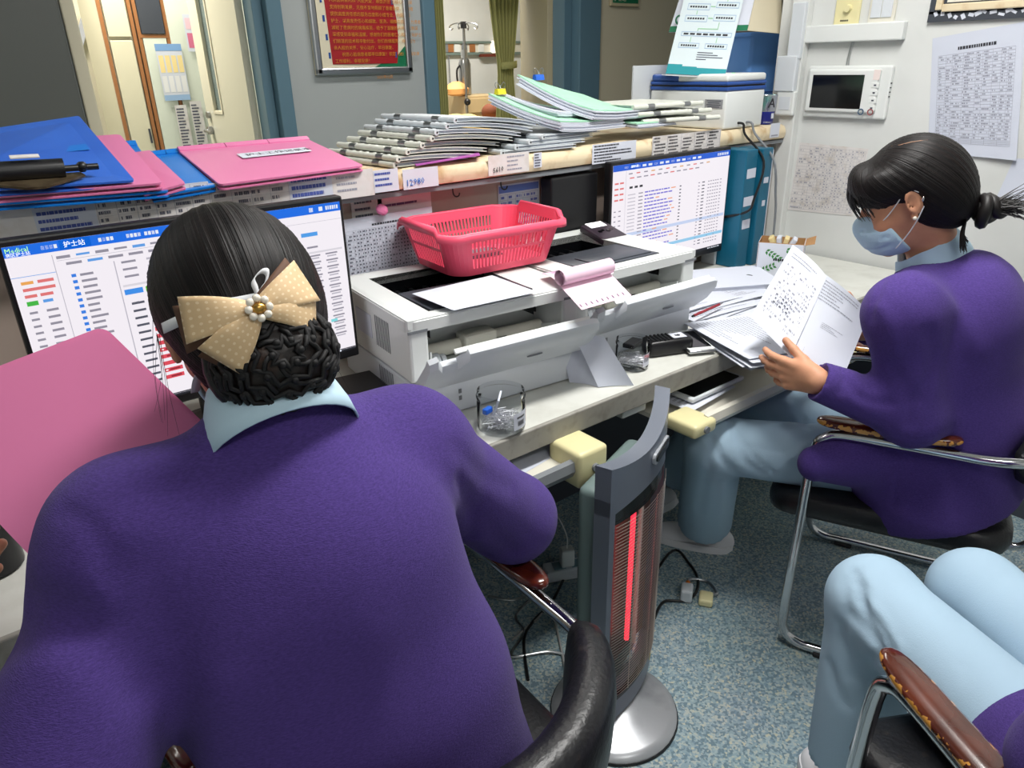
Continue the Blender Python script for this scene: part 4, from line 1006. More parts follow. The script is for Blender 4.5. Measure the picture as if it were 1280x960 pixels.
J2 = dict(fwd=fw2, A=A2, head=hd2, C7=D3(1168, 322, 1.62), chest=V3(1.74, .56, .86), pelvis=V3(1.80, .56, .54),
          Lsh=D3(1130, 392, 1.52), Rsh=D3(1205, 370, 1.83), Lel=D3(1140, 520, 1.60), Lwr=D3(1022, 476, 1.60), Rel=V3(1.99, .80, .80), Rwr=D3(1082, 412, 1.88),
          Lhip=V3(1.72, .62, .52), Rhip=V3(1.87, .68, .52), Lkn=NP(on(893, 556, 2, .51)), Rkn=V3(1.68, 1.12, .53), Lan=NP(on(880, 655, 2, .09)), Ran=V3(1.735, 1.33, .16),
          Lhand=dict(Y=-.62*NP(cR)+.22*NP(cU)+.70*NP(cF), Z=-.75*NP(cR)-.35*NP(cU)-.55*NP(cF), thumb_to=NP(cU), curl=(.25, .25, .3, .35), thumb=-.1, s=1.0), Rhand=dict(Y=-.8*NP(cR)+.3*NP(cU), Z=.9*NP(cF)+.2*NP(cU), thumb_to=NP(cU), curl=(.3, .3, .3, .3), thumb=.1))
c2 = dict(torso=[(V3(1.735, .575, .90), V3(1.79, .555, .66), .160, .175, .72), (V3(1.79, .555, .66), V3(1.79, .585, .48), .178, .225, .90), (J2['C7']-V3(-.0, .03, .10), V3(1.74, .57, .90), .075, .12, .9), (V3(1.78, .60, .57), D3(1012, 578, 1.71), .15, .042, .95)], rsh=.064,
          Lr=(.070, .068, .060, .044), Rr=(.070, .06, .056, .044), h=.0065, hem=(V3(1.8, .6, .415), V3(.12, -.35, -1)))
el, sh, wr = J2['Lel'], J2['Lsh'], J2['Lwr']
vw = NP(-cF)
def onarm(a, b_, t, side, r): d = b_-a; d = d/np.linalg.norm(d); n = np.cross(d, vw); n /= np.linalg.norm(n); return a+(b_-a)*t+n*side+vw*r
f2 = [([onarm(sh, el, .62, .06, .03), onarm(sh, el, .72, .0, .068), onarm(sh, el, .80, -.05, .045)], .012, .008), ([onarm(sh, el, .78, .06, .03), onarm(sh, el, .86, .0, .066), onarm(sh, el, .98, -.05, .04)], .012, .009),
      ([onarm(el, wr, .15, .05, .03), onarm(el, wr, .22, .0, .06), onarm(el, wr, .18, -.05, .03)], .012, .007), ([onarm(el, wr, .4, .04, .03), onarm(el, wr, .42, -.02, .05)], .010, .005),
      ([onarm(sh, el, -.15, -.05, .05), onarm(sh, el, .25, -.055, .05), onarm(sh, el, .5, -.06, .04)], .02, .003)]
kn, an, hp = J2['Lkn'], J2['Lan'], J2['Lhip']
tf2 = [([onarm(hp, kn, .55, -.05, .05), onarm(hp, kn, .8, -.03, .075), onarm(kn, an, .1, .02, .07)], .016, .008), ([onarm(hp, kn, .75, -.06, .045), onarm(hp, kn, .95, -.055, .06), onarm(kn, an, .2, -.03, .07)], .013, .008),
       ([onarm(kn, an, .15, -.06, .04), onarm(kn, an, .5, -.02, .075), onarm(kn, an, .9, .0, .078)], .014, .006), ([onarm(kn, an, .05, .04, .06), onarm(kn, an, .5, .03, .07), onarm(kn, an, .95, .035, .07)], .012, .004)]
fe2 = NP(on(880, 676, 2, 0))
person('nurse in purple cardigan and face mask holding printed sheets beside the white wall', J2, c2, dict(hem=.055, L=(.088, .074, .076, .084)), hair_low_knot, .965, extra_p2, cardi_px=CPX2, trouser_px=TPX2,
       foot=[(Vector(fe2)+Vector((.03, -.09, 0)), Vector(fe2)+Vector((-.10, .13, 0))), ((1.70, 1.27, .10), (1.60, 1.42, .005))])

# ------------------------------------------------------------------ seated person of whom only the legs are in view
fw3 = V3(.5, .866)
Q3 = lambda x, y, z: V3(CH3[0]+x*.866+y*.5, CH3[1]-x*.5+y*.866, z)
J3 = dict(fwd=fw3, A=hframe(fw3, .2), head=Q3(.02, .06, 1.20), C7=Q3(.02, -.03, 1.06), chest=Q3(.02, -.05, .86), pelvis=Q3(.03, -.03, .54),
          Lsh=Q3(-.16, -.03, .99), Rsh=Q3(.20, -.03, .99), Lel=Q3(-.22, .0, .73), Rel=Q3(.27, .0, .73), Lwr=Q3(-.03, .09, .70), Rwr=Q3(.16, .12, .69),
          Lhip=Q3(-.06, .02, .53), Rhip=Q3(.13, .02, .53), Lkn=Q3(-.075, .520, .505), Rkn=Q3(.125, .505, .505), Lan=Q3(-.095, .46, .15), Ran=Q3(.12, .46, .15),
          Lhand=dict(Y=(.9, -.3, -.1), Z=(.1, .1, 1), thumb_to=(0, 1, 0), curl=(.3, .3, .35, .4), thumb=.3), Rhand=dict(Y=(-.7, .6, -.1), Z=(.1, .1, 1), thumb_to=(0, 1, 0), curl=(.3, .3, .35, .4), thumb=.3))
c3 = dict(torso=[(Q3(.02, -.05, .90), Q3(.03, -.04, .66), .160, .175, .72), (Q3(.03, -.04, .66), Q3(.03, .02, .52), .178, .215, .85), (Q3(-.06, .02, .53), Q3(-.062, .155, .520), .12, .106, .98)], h=.008, hem=(Q3(0, 0, .46), V3(-.1, -.15, -1)))
k3, a3, h3 = J3['Lkn'], J3['Lan'], J3['Lhip']
tf3 = [([onarm(k3, a3, .02, -.06, .05), onarm(k3, a3, .15, .0, .075), onarm(k3, a3, .42, .055, .05)], .013, .009), ([onarm(k3, a3, .0, -.02, .07), onarm(k3, a3, .12, .04, .06), onarm(k3, a3, .3, .07, .03)], .010, .008),
       ([onarm(k3, a3, .25, -.07, .03), onarm(k3, a3, .5, .0, .075), onarm(k3, a3, .75, .05, .05)], .016, .006), ([onarm(k3, a3, .1, -.05, .06), onarm(k3, a3, .6, -.03, .07), onarm(k3, a3, 1, -.03, .075)], .014, .006)]
def hair_short(t, c, A, s): hair_low_knot(t, c, A, s)
person('seated person in pale blue trousers and purple cardigan in the heavily worn chair', J3, c3, dict(hem=.03, L=(.098, .080, .080, .082), R=(.098, .080, .078, .080)), hair_short, 1.0, None, trouser_px=TPX3,
       foot=[(Q3(-.09, .36, 0), Q3(-.09, .60, 0)), (Q3(.12, .36, 0), Q3(.13, .60, 0))])
# ================================================================== things on the desk
def monitor(x0, x1, z0, z1, y, label, ui, texts, tilt=.0):
    W, H = x1-x0, z1-z0; cx = (x0+x1)/2
    t = empty('computer_monitor', (cx, y, .75), 0, label, 'monitor'); zo = z0-.75
    R = Matrix.Rotation(-tilt, 3, 'X')
    MB().box((0, .020, zo+H/2-.004), (W+.016, .028, H+.030), bev=.004).build('case', m_black, t)
    MB().box((0, .045, zo+H*.45), (W*.55, .035, H*.5), bev=.012).build('rear_housing', m_black, t)
    b = MB(); b.c = RGB(249, 243, 250)
    b.quad((-W/2, 0, zo), (W/2, 0, zo), (W/2, 0, zo+H), (-W/2, 0, zo+H))
    for k, (u0, v0, u1, v1, c) in enumerate(ui):
        yy = -.0004-.0002*(k % 3 if k > 6 else 0); b.c = c
        b.quad(*[(-W/2+W*u, yy, zo+H*v) for u, v in ((u0, v0), (u1, v0), (u1, v1), (u0, v1))])
    b.build('screen', a_screen, t, loc=(0, .0045, 0))
    for (s, u, v, sz, c) in texts:
        text(s, sz, basis((-W/2+W*u, .0045-.0016, zo+H*v), (1, 0, 0), (0, 0, 1)), mat('screen_text_%d_%d_%d' % c, RGB(*c), .5, emit=RGB(*c), estr=1.0), t, 'screen_text', 'LEFT', 0)
    MB().box((0, .075, (zo+.02)/2+.03), (.07, .02, zo+.08), bev=.005).build('stand_neck', m_black, t)
    MB().lathe([(.12, .0), (.12, .008), (.09, .012)], (0, .075, 0), 28, 1, .75).build('stand_base', m_black, t)
    return t
BLUE = RGB(20, 110, 232); LB = RGB(96, 160, 232); PINKR = RGB(226, 78, 92); GRN = RGB(70, 186, 70); G1 = RGB(150, 146, 160); G2 = RGB(190, 186, 198); RDT = RGB(228, 120, 120); WHT = RGB(235, 240, 250)
R_ = random.Random(3)
ui = [(0, .945, 1, 1, BLUE), (.135, .948, .215, .998, RGB(14, 70, 160)), (0, .012, 1, .018, G2), (0, 0, 1, .022, RGB(30, 32, 40))]
for x in (.09, .235, .31, .36, .43, .50, .57, .63):
    for k in range(4): ui.append((x+k*.0105, .962, x+k*.0105+.008, .982, WHT))
for x in (.885, .92): ui.append((x, .958, x+.014, .984, WHT))
for k in range(6): ui.append((.945+k*.008, .96, .951+k*.008, .984, WHT))
ui += [(.0, .84, .11, .843, LB), (.11, .05, .112, .93, G2), (.26, .05, .263, .85, G2), (.12, .895, 1, .897, G2), (.27, .70, .99, .712, RGB(222, 218, 226))]
for k in range(9): ui.append((.12+k*.05, .905+.004*(k % 2), .155+k*.05, .92, (G1, LB, G1)[k % 3]))
for k in range(8): ui.append((.14+k*.055, .868, .18+k*.055, .882, (G1, LB, G1, G1)[k % 4]))
for v, u0, u1, c in ((.80, .02, .05, RGB(240, 170, 90)), (.80, .06, .10, RDT), (.765, .02, .10, RDT), (.73, .02, .05, RDT), (.73, .058, .09, RDT), (.695, .06, .085, LB)): ui.append((u0, v, u1, v+.016, c))
ui.append((.02, .688, .048, .712, GRN))
for k in range(17):
    v = .645-.037*k; ui.append((.02, v, .04, v+.012, G1)); ui.append((.062, v, .092, v+.013, G1))
for k in range(19):
    v = .80-.0335*k; ui.append((.145, v, .157, v+.017, RGB(60, 130, 230))); ui.append((.167, v, .167+.03+.02*R_.random(), v+.013, G1))
for k in range(3): ui.append((.28, .83-.04*k, .32, .842-.04*k, G1)); ui.append((.35, .83-.04*k, .40, .842-.04*k, G2))
ui += [(.27, .655, .322, .685, RGB(64, 146, 236)), (.33, .655, .382, .685, RGB(98, 200, 40)), (.845, .81, .905, .835, RGB(80, 160, 236))]
for k in range(12):
    v = .595-.043*k; ui.append((.282, v, .318, v+.013, INK)); ui.append((.33, v-.004, .386, v+.02, PINKR)); ui.append((.346, v+.003, .378, v+.013, RGB(150, 40, 54)))
    ui.append((.334, v+.004, .341, v+.012, RGB(255, 240, 240)))
for k in range(14):
    v = .68-.042*k
    for u in (.62, .70, .78, .86, .925): ui.append((u, v, u+.045, v+.010, G1)); ui.append((u+.005, v-.016, u+.04, v-.007, G2))
for k in range(5): ui.append((.5+k*.09, .735, .54+k*.09, .747, G1))
for k in range(6): ui.append((.83+.02*k, .005, .84+.02*k, .016, WHT))
ui.append((.915, .225, .94, .245, RGB(130, 220, 226)))
monitor(.082, .679, .866, 1.192, 1.42, 'large black monitor with red tags on its screen facing the nurse with the bow', ui,
        [('Medical', .004, .978, .011, (170, 230, 120)), ('病区护士站', .004, .956, .007, (235, 240, 250)), ('护士站', .145, .972, .011, (235, 240, 250)), ('长期', .284, .602, .006, (80, 80, 90))])
ui = [(0, .945, 1, 1, RGB(24, 92, 214)), (.13, .948, .17, .998, RGB(14, 50, 140)), (0, 0, 1, .03, RGB(34, 36, 44)), (.10, .04, .102, .94, G2)]
for k in range(14): ui.append((.085+k*.047, .96, .115+k*.047, .98, WHT))
for k in range(6): ui.append((.88+.018*k, .958, .892+.018*k, .984, WHT))
for k in range(12): ui.append((.12+k*.06, .905, .15+k*.06, .916, (G1, RDT, G1, RGB(224, 170, 110))[k % 4]))
for k in range(11): ui.append((.13+k*.055, .865, .165+k*.055, .876, (RDT, G1, G1)[k % 3]))
for k in range(4): ui.append((.015, .83-.05*k, .045, .845-.05*k, RDT)); ui.append((.055, .83-.05*k, .085, .845-.05*k, RDT))
for k in range(3): ui.append((.13+.04*k, .775, .155+.04*k, .795, INKD))
for k in range(12): ui.append((.015, .58-.045*k, .03, .59-.045*k, G1)); ui.append((.05, .58-.045*k, .068, .59-.045*k, G1))
ui.append((.10, .335, .99, .365, RGB(200, 214, 244))); ui.append((.22, .15, .99, .180, RGB(150, 206, 240)))
for k in range(20):
    v = .715-.033*k
    ui.append((.12, v, .18, v+.008, G2)); ui.append((.205, v, .24, v+.010, G1))
    x = .255; e = x+R_.uniform(.06, .26)
    while x < e: wv = R_.uniform(.012, .035); ui.append((x, v, min(e, x+wv), v+.012, RGB(112, 106, 214))); x += wv+.005
    if k % 3 != 1: ui.append((e+.012, v, e+.012+R_.uniform(.015, .05), v+.010, RGB(238, 160, 120)))
    ui.append((.55, v, .565, v+.011, INK)); ui.append((.72, v, .735, v+.009, G1)); ui.append((.755, v, .78, v+.010, INK))
    for q in range(5): ui.append((.81+q*.022, v, .824+q*.022, v+.009, G1))
    ui.append((.925, v, .94, v+.009, G1))
for k in range(6): ui.append((.86+.02*k, .008, .872+.02*k, .02, WHT))
monitor(1.634, 2.205, .829, 1.1605, 1.555, 'black monitor showing a pale order table beside the teal files', ui, [('医嘱处理', .135, .972, .008, (235, 240, 250))])
# black box under the large monitor with its white plug
p = on(436, 474, 2, .75); t = empty('mini_computer', (.64, 1.40, .75), -.15, 'small black computer box below the large monitor', 'computer')
MB().box((0, 0, .022), (.19, .13, .044), bev=.008).build('case', m_black, t); MB().box((.06, -.066, .026), (.018, .002, .007)).build('indicator', mat('blue_light', RGB(30, 90, 160), .3), t)
for k in range(3): MB().box((.0+.012*k, -.066, .014), (.003, .002, .008)).build('vent', m_grey2, t)
t = empty('usb_plug', (.675, 1.30, .75), .2, 'white usb plug and lead in front of the small black computer', 'plug')
MB().box((0, .0, .012), (.014, .026, .009), bev=.003).build('plug_body', m_white, t); MB().tube([(0, -.012, .012), (.004, -.05, .006), (.02, -.10, .004), (.0, -.16, .004)], .002, 6, 4).build('lead', m_white, t, smooth=True)
# white box partly behind the folder, at the far end of the desk
t = empty('keyboard', (.35, 1.17, .75), 0, 'black keyboard below the large monitor', 'keyboard')
MB().box((0, 0, .010), (.44, .14, .018), bev=.005).build('case', m_black, t)
b = MB()
for r in range(5):
    for k in range(14): b.box((-.2+.0305*k, -.052+.026*r, .0225), (.026, .021, .007))
prop(b.build('keys', m_dgrey, t), kind='stuff')
panelb = prop(printed('record_sheet', flatfn((.20, 1.262, .752), (.26, .02, .0), (0, .035, .06)), pr_table([1]*7, 4, .02, .05, .98, .95, INK, .9, .003, 31, False), m_paperold), 'printed strip propped under the large monitor screen', 'paper')
# ------------------------------------------------------------------ printers
def printer(loc, rz, label, sheetful):
    t = empty('laser_printer', loc, rz, label, 'printer')
    W, D, H = .43, .40, .230; hw, hd = W/2, D/2
    b = MB()
    b.box((-hw+.022, .0, .155), (.044, D, .125), bev=.006); b.box((hw-.022, .0, .155), (.044, D, .125), bev=.006)
    b.box((0, .055, .125), (W-.07, D-.12, .07)); b.box((0, hd-.012, .155), (W-.07, .024, .125)); b.build('body', m_white, t)
    b = MB()                                     # top cover around the output bin
    bx0, bx1, by0, by1 = -.150, .115, -.165, .145
    for x0, x1, y0, y1 in ((-hw, hw, -hd, by0), (-hw, hw, by1, hd), (-hw, bx0, by0, by1), (bx1, hw, by0, by1)): b.box(((x0+x1)/2, (y0+y1)/2, .221), (x1-x0, y1-y0, .018))
    b.build('top_cover', m_white, t)
    b = MB(); o_, i_ = rrect(W+.004, D+.004, .022, 4), rrect(W-.05, D-.05, .022, 4); b.rings([[(x, y, .2305) for x, y in rrect(W-.008, D-.008, .018, 4)], [(x, y, .226) for x, y in o_], [(x, y, .203) for x, y in o_], [(x, y, .203) for x, y in i_], [(x, y, .2295) for x, y in i_]], loop=True); b.build('cover_rim', m_white, t, smooth=True)
    b = MB(); n = 8                              # the sunken bin: deep black at the back, dark slope to the front
    b.sheet(lambda u, v: (bx0+(bx1-bx0)*u, by0+(by1-by0)*v, .2305-.060*(v**.6)), 2, 8)
    b.quad((bx0, by1, .23), (bx0, by1, .165), (bx1, by1, .165), (bx1, by1, .23))
    b.quad((bx0, by0, .23), (bx0, by0, .17), (bx0, by1, .165), (bx0, by1, .23)); b.quad((bx1, by0, .23), (bx1, by1, .23), (bx1, by1, .165), (bx1, by0, .17))
    b.build('output_bin', m_gloss, t, smooth=True)
    b = MB(); b.box(((bx0+bx1)/2+.004, by0+.085, .2245), (bx1-bx0-.006, .165, .010), rot=Matrix.Rotation(-.03, 3, 'X'), bev=.003); b.box(((bx0+bx1)/2+.02, by0+.06, .2310), (bx1-bx0-.07, .085, .004), rot=Matrix.Rotation(-.03, 3, 'X'), bev=.0015)
    b.build('bin_flap', m_dgrey, t, smooth=True)
    b = MB()
    for k in range(6): b.box((bx0+.03+.038*k, by1-.012, .178), (.008, .03, .02))
    b.build('exit_roller', m_black, t)
    # control panel
    b = MB(); b.prism([(-.045, -.05), (.045, -.05), (.045, .045), (-.045, .045)], .0, lambda x, y, h: (x, y, 0))
    b = MB(); R = Matrix.Rotation(.25, 3, 'X'); b.box((.163, .10, .232), (.098, .11, .022), rot=R, bev=.006); pn = b.build('control_panel', mat('panel_dark', RGB(50, 40, 50), .35), t)
    b = MB(); b.box((.163, .135, .2525), (.062, .030, .002), rot=R); b.build('display', mat('lcd', RGB(120, 124, 130), .3) if sheetful else mat('lcd_lit', RGB(235, 235, 240), .3, emit=(1, 1, 1, 1), estr=.7), pn)
    b = MB()
    for k in range(4): b.box((.14+.016*k, .092+.006*(k % 2), .2425), (.011, .009, .002), rot=R)
    b.build('buttons', m_gloss, pn)
    # front: cavity, open flap, paper drawer
    b = MB(); b.box((0, -.075, .150), (W-.088, .006, .12)); b.box((0, -.14, .096), (W-.088, .12, .004)); b.build('cavity_lining', mat('cavity_white', RGB(206, 212, 208), .5, vary=(12, RGB(190, 196, 192), .4, .7)), t)
    b = MB(); b.cyl((-.165, -.115, .120), (.165, -.115, .120), .017, seg=14); b.build('feed_roller', m_offw, t, smooth=True)
    b = MB(); b.box((-.015, -.125, .126), (.085, .05, .046), bev=.008); b.build('roller_housing', m_offw, t)
    b = MB(); b.box((.045, -.135, .112), (.03, .03, .02)); b.box((.158, -.1, .165), (.004, .02, .022)); b.build('sensor', m_black, t)
    b = MB(); b.cyl((-.15, -.165, .118), (-.135, -.165, .118), .016, seg=12); b.cyl((-.13, -.165, .116), (-.12, -.165, .116), .013, seg=12); b.build('clear_gear', m_white2, t, smooth=True)
    for s in (-1, 1): MB().sheet(lambda u, v: (s*.163, -.19+.09*u, .10+.05*v*(1-u)+.02*u), 4, 2).build('guide_arm', m_white, t, solid=.004)
    b = MB(); a0 = Vector((0, -hd, .088)); d = Vector((0, -.70, .71)); nrm = Vector((0, -.71, -.70)); prs = []
    L = .118
    rs = []
    for i in range(25):
        u = -1+2*i/24; x = u*(hw-.002); Lx = L - (.030 if -.86 < u < -.60 else (.008 if abs(u) > .93 else 0))
        ring = [a0+nrm*.018, a0+d*(L*.45)+nrm*.022, a0+d*(Lx-.012)+nrm*.016, a0+d*Lx+nrm*.006, a0+d*Lx-nrm*.006, a0+d*(Lx-.02)-nrm*.002, a0+d*.01-nrm*.0]
        rs.append([Vector((x, p.y, p.z)) for p in ring])
    b.rings(rs); fl = b.build('front_flap', m_white2, t, smooth=True, ang=35)
    b = MB(); b.box(a0+d*(L-.006)-nrm*.009+Vector((.02, 0, 0)), (W*.80, .012, .006), rot=Matrix.Rotation(.8, 3, 'X'), bev=.002); b.build('flap_lip', m_white, fl)
    b = MB(); b.box(a0+d*(L*.6)-nrm*.006+Vector((.055, 0, 0)), (.20, .004, .045), rot=Matrix.Rotation(.78, 3, 'X'), bev=.001); b.build('pull_out_extension', m_grey2, fl)
    b = MB(); b.tube([a0+d*(L*.55)+nrm*.0235+Vector((.05+.02*math.cos(a), 0, 0))+d*(.003*math.sin(a)) for a in [2*PI*k/14 for k in range(14)]], .0012, 4, 1, loop=True); b.build('flap_emblem', m_grey2, fl)
    b = MB(); b.box((0, -.005, .045), (W-.004, D-.01, .088), bev=.005); b.build('paper_drawer', m_white2, t)
    b = MB(); b.box((0, -hd-.0005, .089), (W-.01, .002, .004)); b.build('seam', m_black, t)
    b = MB(); b.box((-.105, -hd-.0008, .050), (.007, .001, .010)); b.box((-.105, -hd-.0008, .034), (.007, .001, .010)); b.build('level_mark', m_grey2, t)
    b = MB()
    for k in range(9):
        b.box((-hw-.0006, -.10+.0085*k, .165), (.0012, .0022, .07)); b.box((-hw-.0006, -.10+.0085*k, .055), (.0012, .0022, .055))
    prop(b.build('vent_slots', m_grey2, t), kind='stuff')
    b = MB(); b.box((-hw-.0008, .035, .165), (.001, .085, .055)); b.build('rating_label', m_paper, t)
    b = MB(); b.box((-hw+.02, -hd-.001, .205), (.044, .003, .006)); b.box((hw-.02, -hd-.001, .205), (.044, .003, .006)); b.build('front_strip', m_grey2, t)
    return t
printer((.925, 1.385, .751), math.radians(-5.5), 'white laser printer with a blank sheet lying in its tray', True)
printer((1.375, 1.405, .751), math.radians(-2), 'white laser printer with lit display beside the order table monitor', False)
zt = .985
prop(printed('printed_page', lambda u, v: Vector(on(*[(567+(672-567)*u+(515-567)*v+(-5)*u*v), (388+(365-388)*u+(367-388)*v)], 2, zt+.004+.012*(1-u)*math.sin(PI*v)*.6)), [], m_paper, nu=6, nv=6), 'blank white sheet lying on the printer with the pink forms', 'paper')
# pink continuous forms between the printers
def formfn(o, X, Y): return lambda u, v: Vector(o)+Vector(X)*u+Vector(Y)*v
def holes(n): return [(.02+i/n*.96, .02, .02+i/n*.96+.014, .06, RGB(120, 90, 120)) for i in range(n)]
o = Vector((1.06, 1.16, zt+.004))
prop(printed('pink_form', lambda u, v: o+Vector((.16*u+.03*v, .10*v-.01*u, .004+.008*math.sin(3*v))), pr_lines(3, .1, .5, .9, .95, RGB(196, 160, 200), 40)+[(.02+i/12*.96, .93, .034+i/12*.96, .98, RGB(110, 80, 110)) for i in range(12)], m_pinkpaper, nu=4, nv=4), 'flat pink form with punched edge behind the rolled one', 'paper')
def roll(u, v):
    s = v*.30
    if s < .07: return o+Vector((.155*u-.02, -.02-(.07-s), .012-(.07-s)*.55))
    s -= .07; r = .018-.022*s; a = s/r
    return o+Vector((.155*u-.02, -.02+r*math.sin(a), .012+r-r*math.cos(a)))
prop(printed('pink_form', roll, [(.03+i/9*.95, .02, .05+i/9*.95, .045, RGB(110, 80, 110)) for i in range(9)], m_pinkpaper, nu=2, nv=40), 'pink form curled into a roll over the printer edge', 'paper')
# ------------------------------------------------------------------ pink basket on the printers
bk = empty('plastic_basket', (1.08, 1.475, zt+.004), math.radians(-4), 'pink slotted plastic basket standing on the printers', 'basket')
BW0, BD0, BW1, BD1, BH = .285, .215, .345, .265, .112
def bwall(s, h):                                  # s: 0..1 round the wall, h: 0..1 up
    N = 64; k = int(s*N) % N
    return None
def outline(h, n=12, grow=0): return rrect(BW0+(BW1-BW0)*h+grow, BD0+(BD1-BD0)*h+grow, .045+.012*h, n)
def rimz(x, y): return BH + .010*math.cos(2*PI*x/.30)*1.0*(1 if abs(y) > .08 else 0) - .006*(abs(y) > .08) + .004
b = MB(); b.rings([[(x, y, 0) for x, y in outline(0, 4)], [(x, y, .006) for x, y in outline(.04, 4)], [(x*.97, y*.97, .006) for x, y in outline(.04, 4)]]); b.build('bottom', m_hotpink, bk)
prf = []
O0, O1 = outline(0, 8), outline(1, 8); N = len(O0)
def wallp(i, h): a, c = O0[i % N], O1[i % N]; z = h*rimz(*c); return Vector((a[0]+(c[0]-a[0])*h, a[1]+(c[1]-a[1])*h, z))
b = MB()
for h0, h1 in ((0, .16), (.49, .55), (.80, 1.0)):
    b.rings([[wallp(i, h0)*1.0 for i in range(N)], [wallp(i, h1) for i in range(N)]], closed=True, cap=(False, False))
# solid corners and slotted sides
for i in range(N):
    a, c = wallp(i, .16), wallp(i+1, .16)
    if (c-a).length < .03: b.rings([[wallp(i, .16), wallp(i+1, .16)], [wallp(i, .80), wallp(i+1, .80)]], closed=False)
    else:
        n = int((c-a).length/.0092)
        for k in range(n+1):
            f0, f1 = (k-.24)/n, (k+.24)/n; f0 = max(0, f0); f1 = min(1, f1)
            q = [wallp(i, .16).lerp(wallp(i+1, .16), f) for f in (f0, f1)]+[wallp(i, .80).lerp(wallp(i+1, .80), f) for f in (f1, f0)]
            b.quad(*q)
b.build('slotted_wall', m_hotpink, bk, solid=.0022)
rim = [wallp(i, 1.0) for i in range(N)]; rs = []
R2 = outline(1, 8, .022)
rs.append(rim); rs.append([Vector((x, y, rimz(*O1[i])+.004)) for i, (x, y) in enumerate(outline(1, 8, .010))]); rs.append([Vector((x, y, rimz(*O1[i])-.001)) for i, (x, y) in enumerate(R2)]); rs.append([Vector((x, y, rimz(*O1[i])-.014)) for i, (x, y) in enumerate(outline(1, 8, .024))])
MB().rings(rs, cap=(False, False)).build('rim', m_hotpink, bk, smooth=True, ang=180, solid=.002)
# ------------------------------------------------------------------ jars of clips
def jar(p, label, h, r, contents, lidded=False):
    t = empty('plastic_jar', p, .3, label, 'jar')
    MB().lathe([(r*.2, .002), (r*.92, .002), (r, .008), (r, h*.72), (r*.97, h*.76), (r*.97, h*.82), (r*1.02, h*.84), (r*1.02, h*.88), (r*.98, h*.90), (r*.98, h), (r*.95, h), (r*.94, h*.9), (r*.94, h*.76), (r*.965, h*.70), (r*.965, .010), (r*.2, .006)], seg=32, cap=(True, True)).build('glass_wall', m_glass, t, smooth=True, ang=35)
    rr = r*1.004
    b = MB(); b.sheet(lambda u, v: (rr*math.cos(-2.0+1.15*u), rr*math.sin(-2.0+1.15*u), h*.16+h*.42*v), 10, 1); lb = b.build('jar_label', m_paper, t, smooth=True)
    def cyl(x, y, k=.0006): a = -2.0+1.15*x; return Vector(((rr+k)*math.cos(a), (rr+k)*math.sin(a), h*.16+h*.42*y))
    if contents == 'clips':
        b = MB()
        for k in range(14): b.quad(*[cyl(.18+.025*k+dx, dy) for dx, dy in ((0, .22), (.012 if k % 3 else .018, .22), (.012 if k % 3 else .018, .52), (0, .52))])
        for k in range(8): b.quad(*[cyl(.14+.055*k+dx, dy) for dx, dy in ((0, .66), (.04, .66), (.04, .78), (0, .78))])
        b.build('barcode', m_inkd, lb)
        b = MB(); b.quad(cyl(.88, 0), cyl(1, 0), cyl(1, 1), cyl(.88, 1)); b.build('red_edge', m_redink, lb)
    else:
        b = MB(); b.quad(cyl(.62, .5), cyl(.82, .5), cyl(.82, .88), cyl(.62, .88)); b.quad(cyl(0, .12), cyl(1, .12), cyl(1, .2), cyl(0, .2)); b.build('red_print', m_redink, lb)
        o = text('M&G', .014, Matrix.Identity(4), m_redink, lb, 'lettering', 'LEFT', 0); map_text(o, lambda x, y: cyl(.06+x/(rr*1.15), .80+y/(h*.42)))
        o = text('回形针', .012, Matrix.Identity(4), m_inkd, lb, 'lettering', 'LEFT', 0); map_text(o, lambda x, y: cyl(.06+x/(rr*1.15), .52+y/(h*.42)))
    R = random.Random(len(label)); b = MB()
    for k in range(150 if contents == 'clips' else 90):
        a = R.uniform(0, 2*PI); q = R.uniform(0, r*.8); c = Vector((q*math.cos(a), q*math.sin(a), R.uniform(.014, h*.40)))
        M3 = Matrix.Rotation(R.uniform(0, 6), 3, 'Z') @ Matrix.Rotation(R.uniform(-.9, .9), 3, 'X')
        pts = [c+M3 @ Vector(v) for v in ((-.012, -.003, 0), (.010, -.003, 0), (.013, 0, 0), (.010, .003, 0), (-.010, .003, 0))]
        pts = [Vector((v.x, v.y, max(.012, v.z))) if math.hypot(v.x, v.y) < r*.93 else Vector((v.x, v.y, max(.012, v.z))).lerp(Vector((0, 0, v.z)), .25) for v in pts]
        b.tube(pts, .0007, 4)
    prop(b.build('paper_clips', m_clipm, t), kind='stuff')
    if contents == 'clips':
        MB().box((.005, .012, h*.60), (.05, .004, .035), rot=Matrix.Rotation(.5, 3, 'Z') @ Matrix.Rotation(.3, 3, 'X')).build('price_card', m_paper, t)
        MB().box((-.02, .02, h*.50), (.022, .012, .012), bev=.002).build('blue_clip', m_bclip, t)
        MB().lathe([(r*.96, 0), (r*.99, .0), (r*.99, .020), (r*.96, .022)], (.012, .055, .06), 24, cap=(False, False))
    else:
        MB().box((0, 0, h*.83), (.055, .030, .012), bev=.003).build('black_magnet', m_black, t)
    return t
pj = on(627, 535, 2, .751); jar((pj.x, pj.y, .751), 'clear jar of metal paper clips with a barcode label', .088, .050, 'clips')
pj = on(794, 460, 2, .751); jar((pj.x, pj.y+.012, .751), 'clear jar with red and black label beside the folded sheets', .075, .041, 'red')
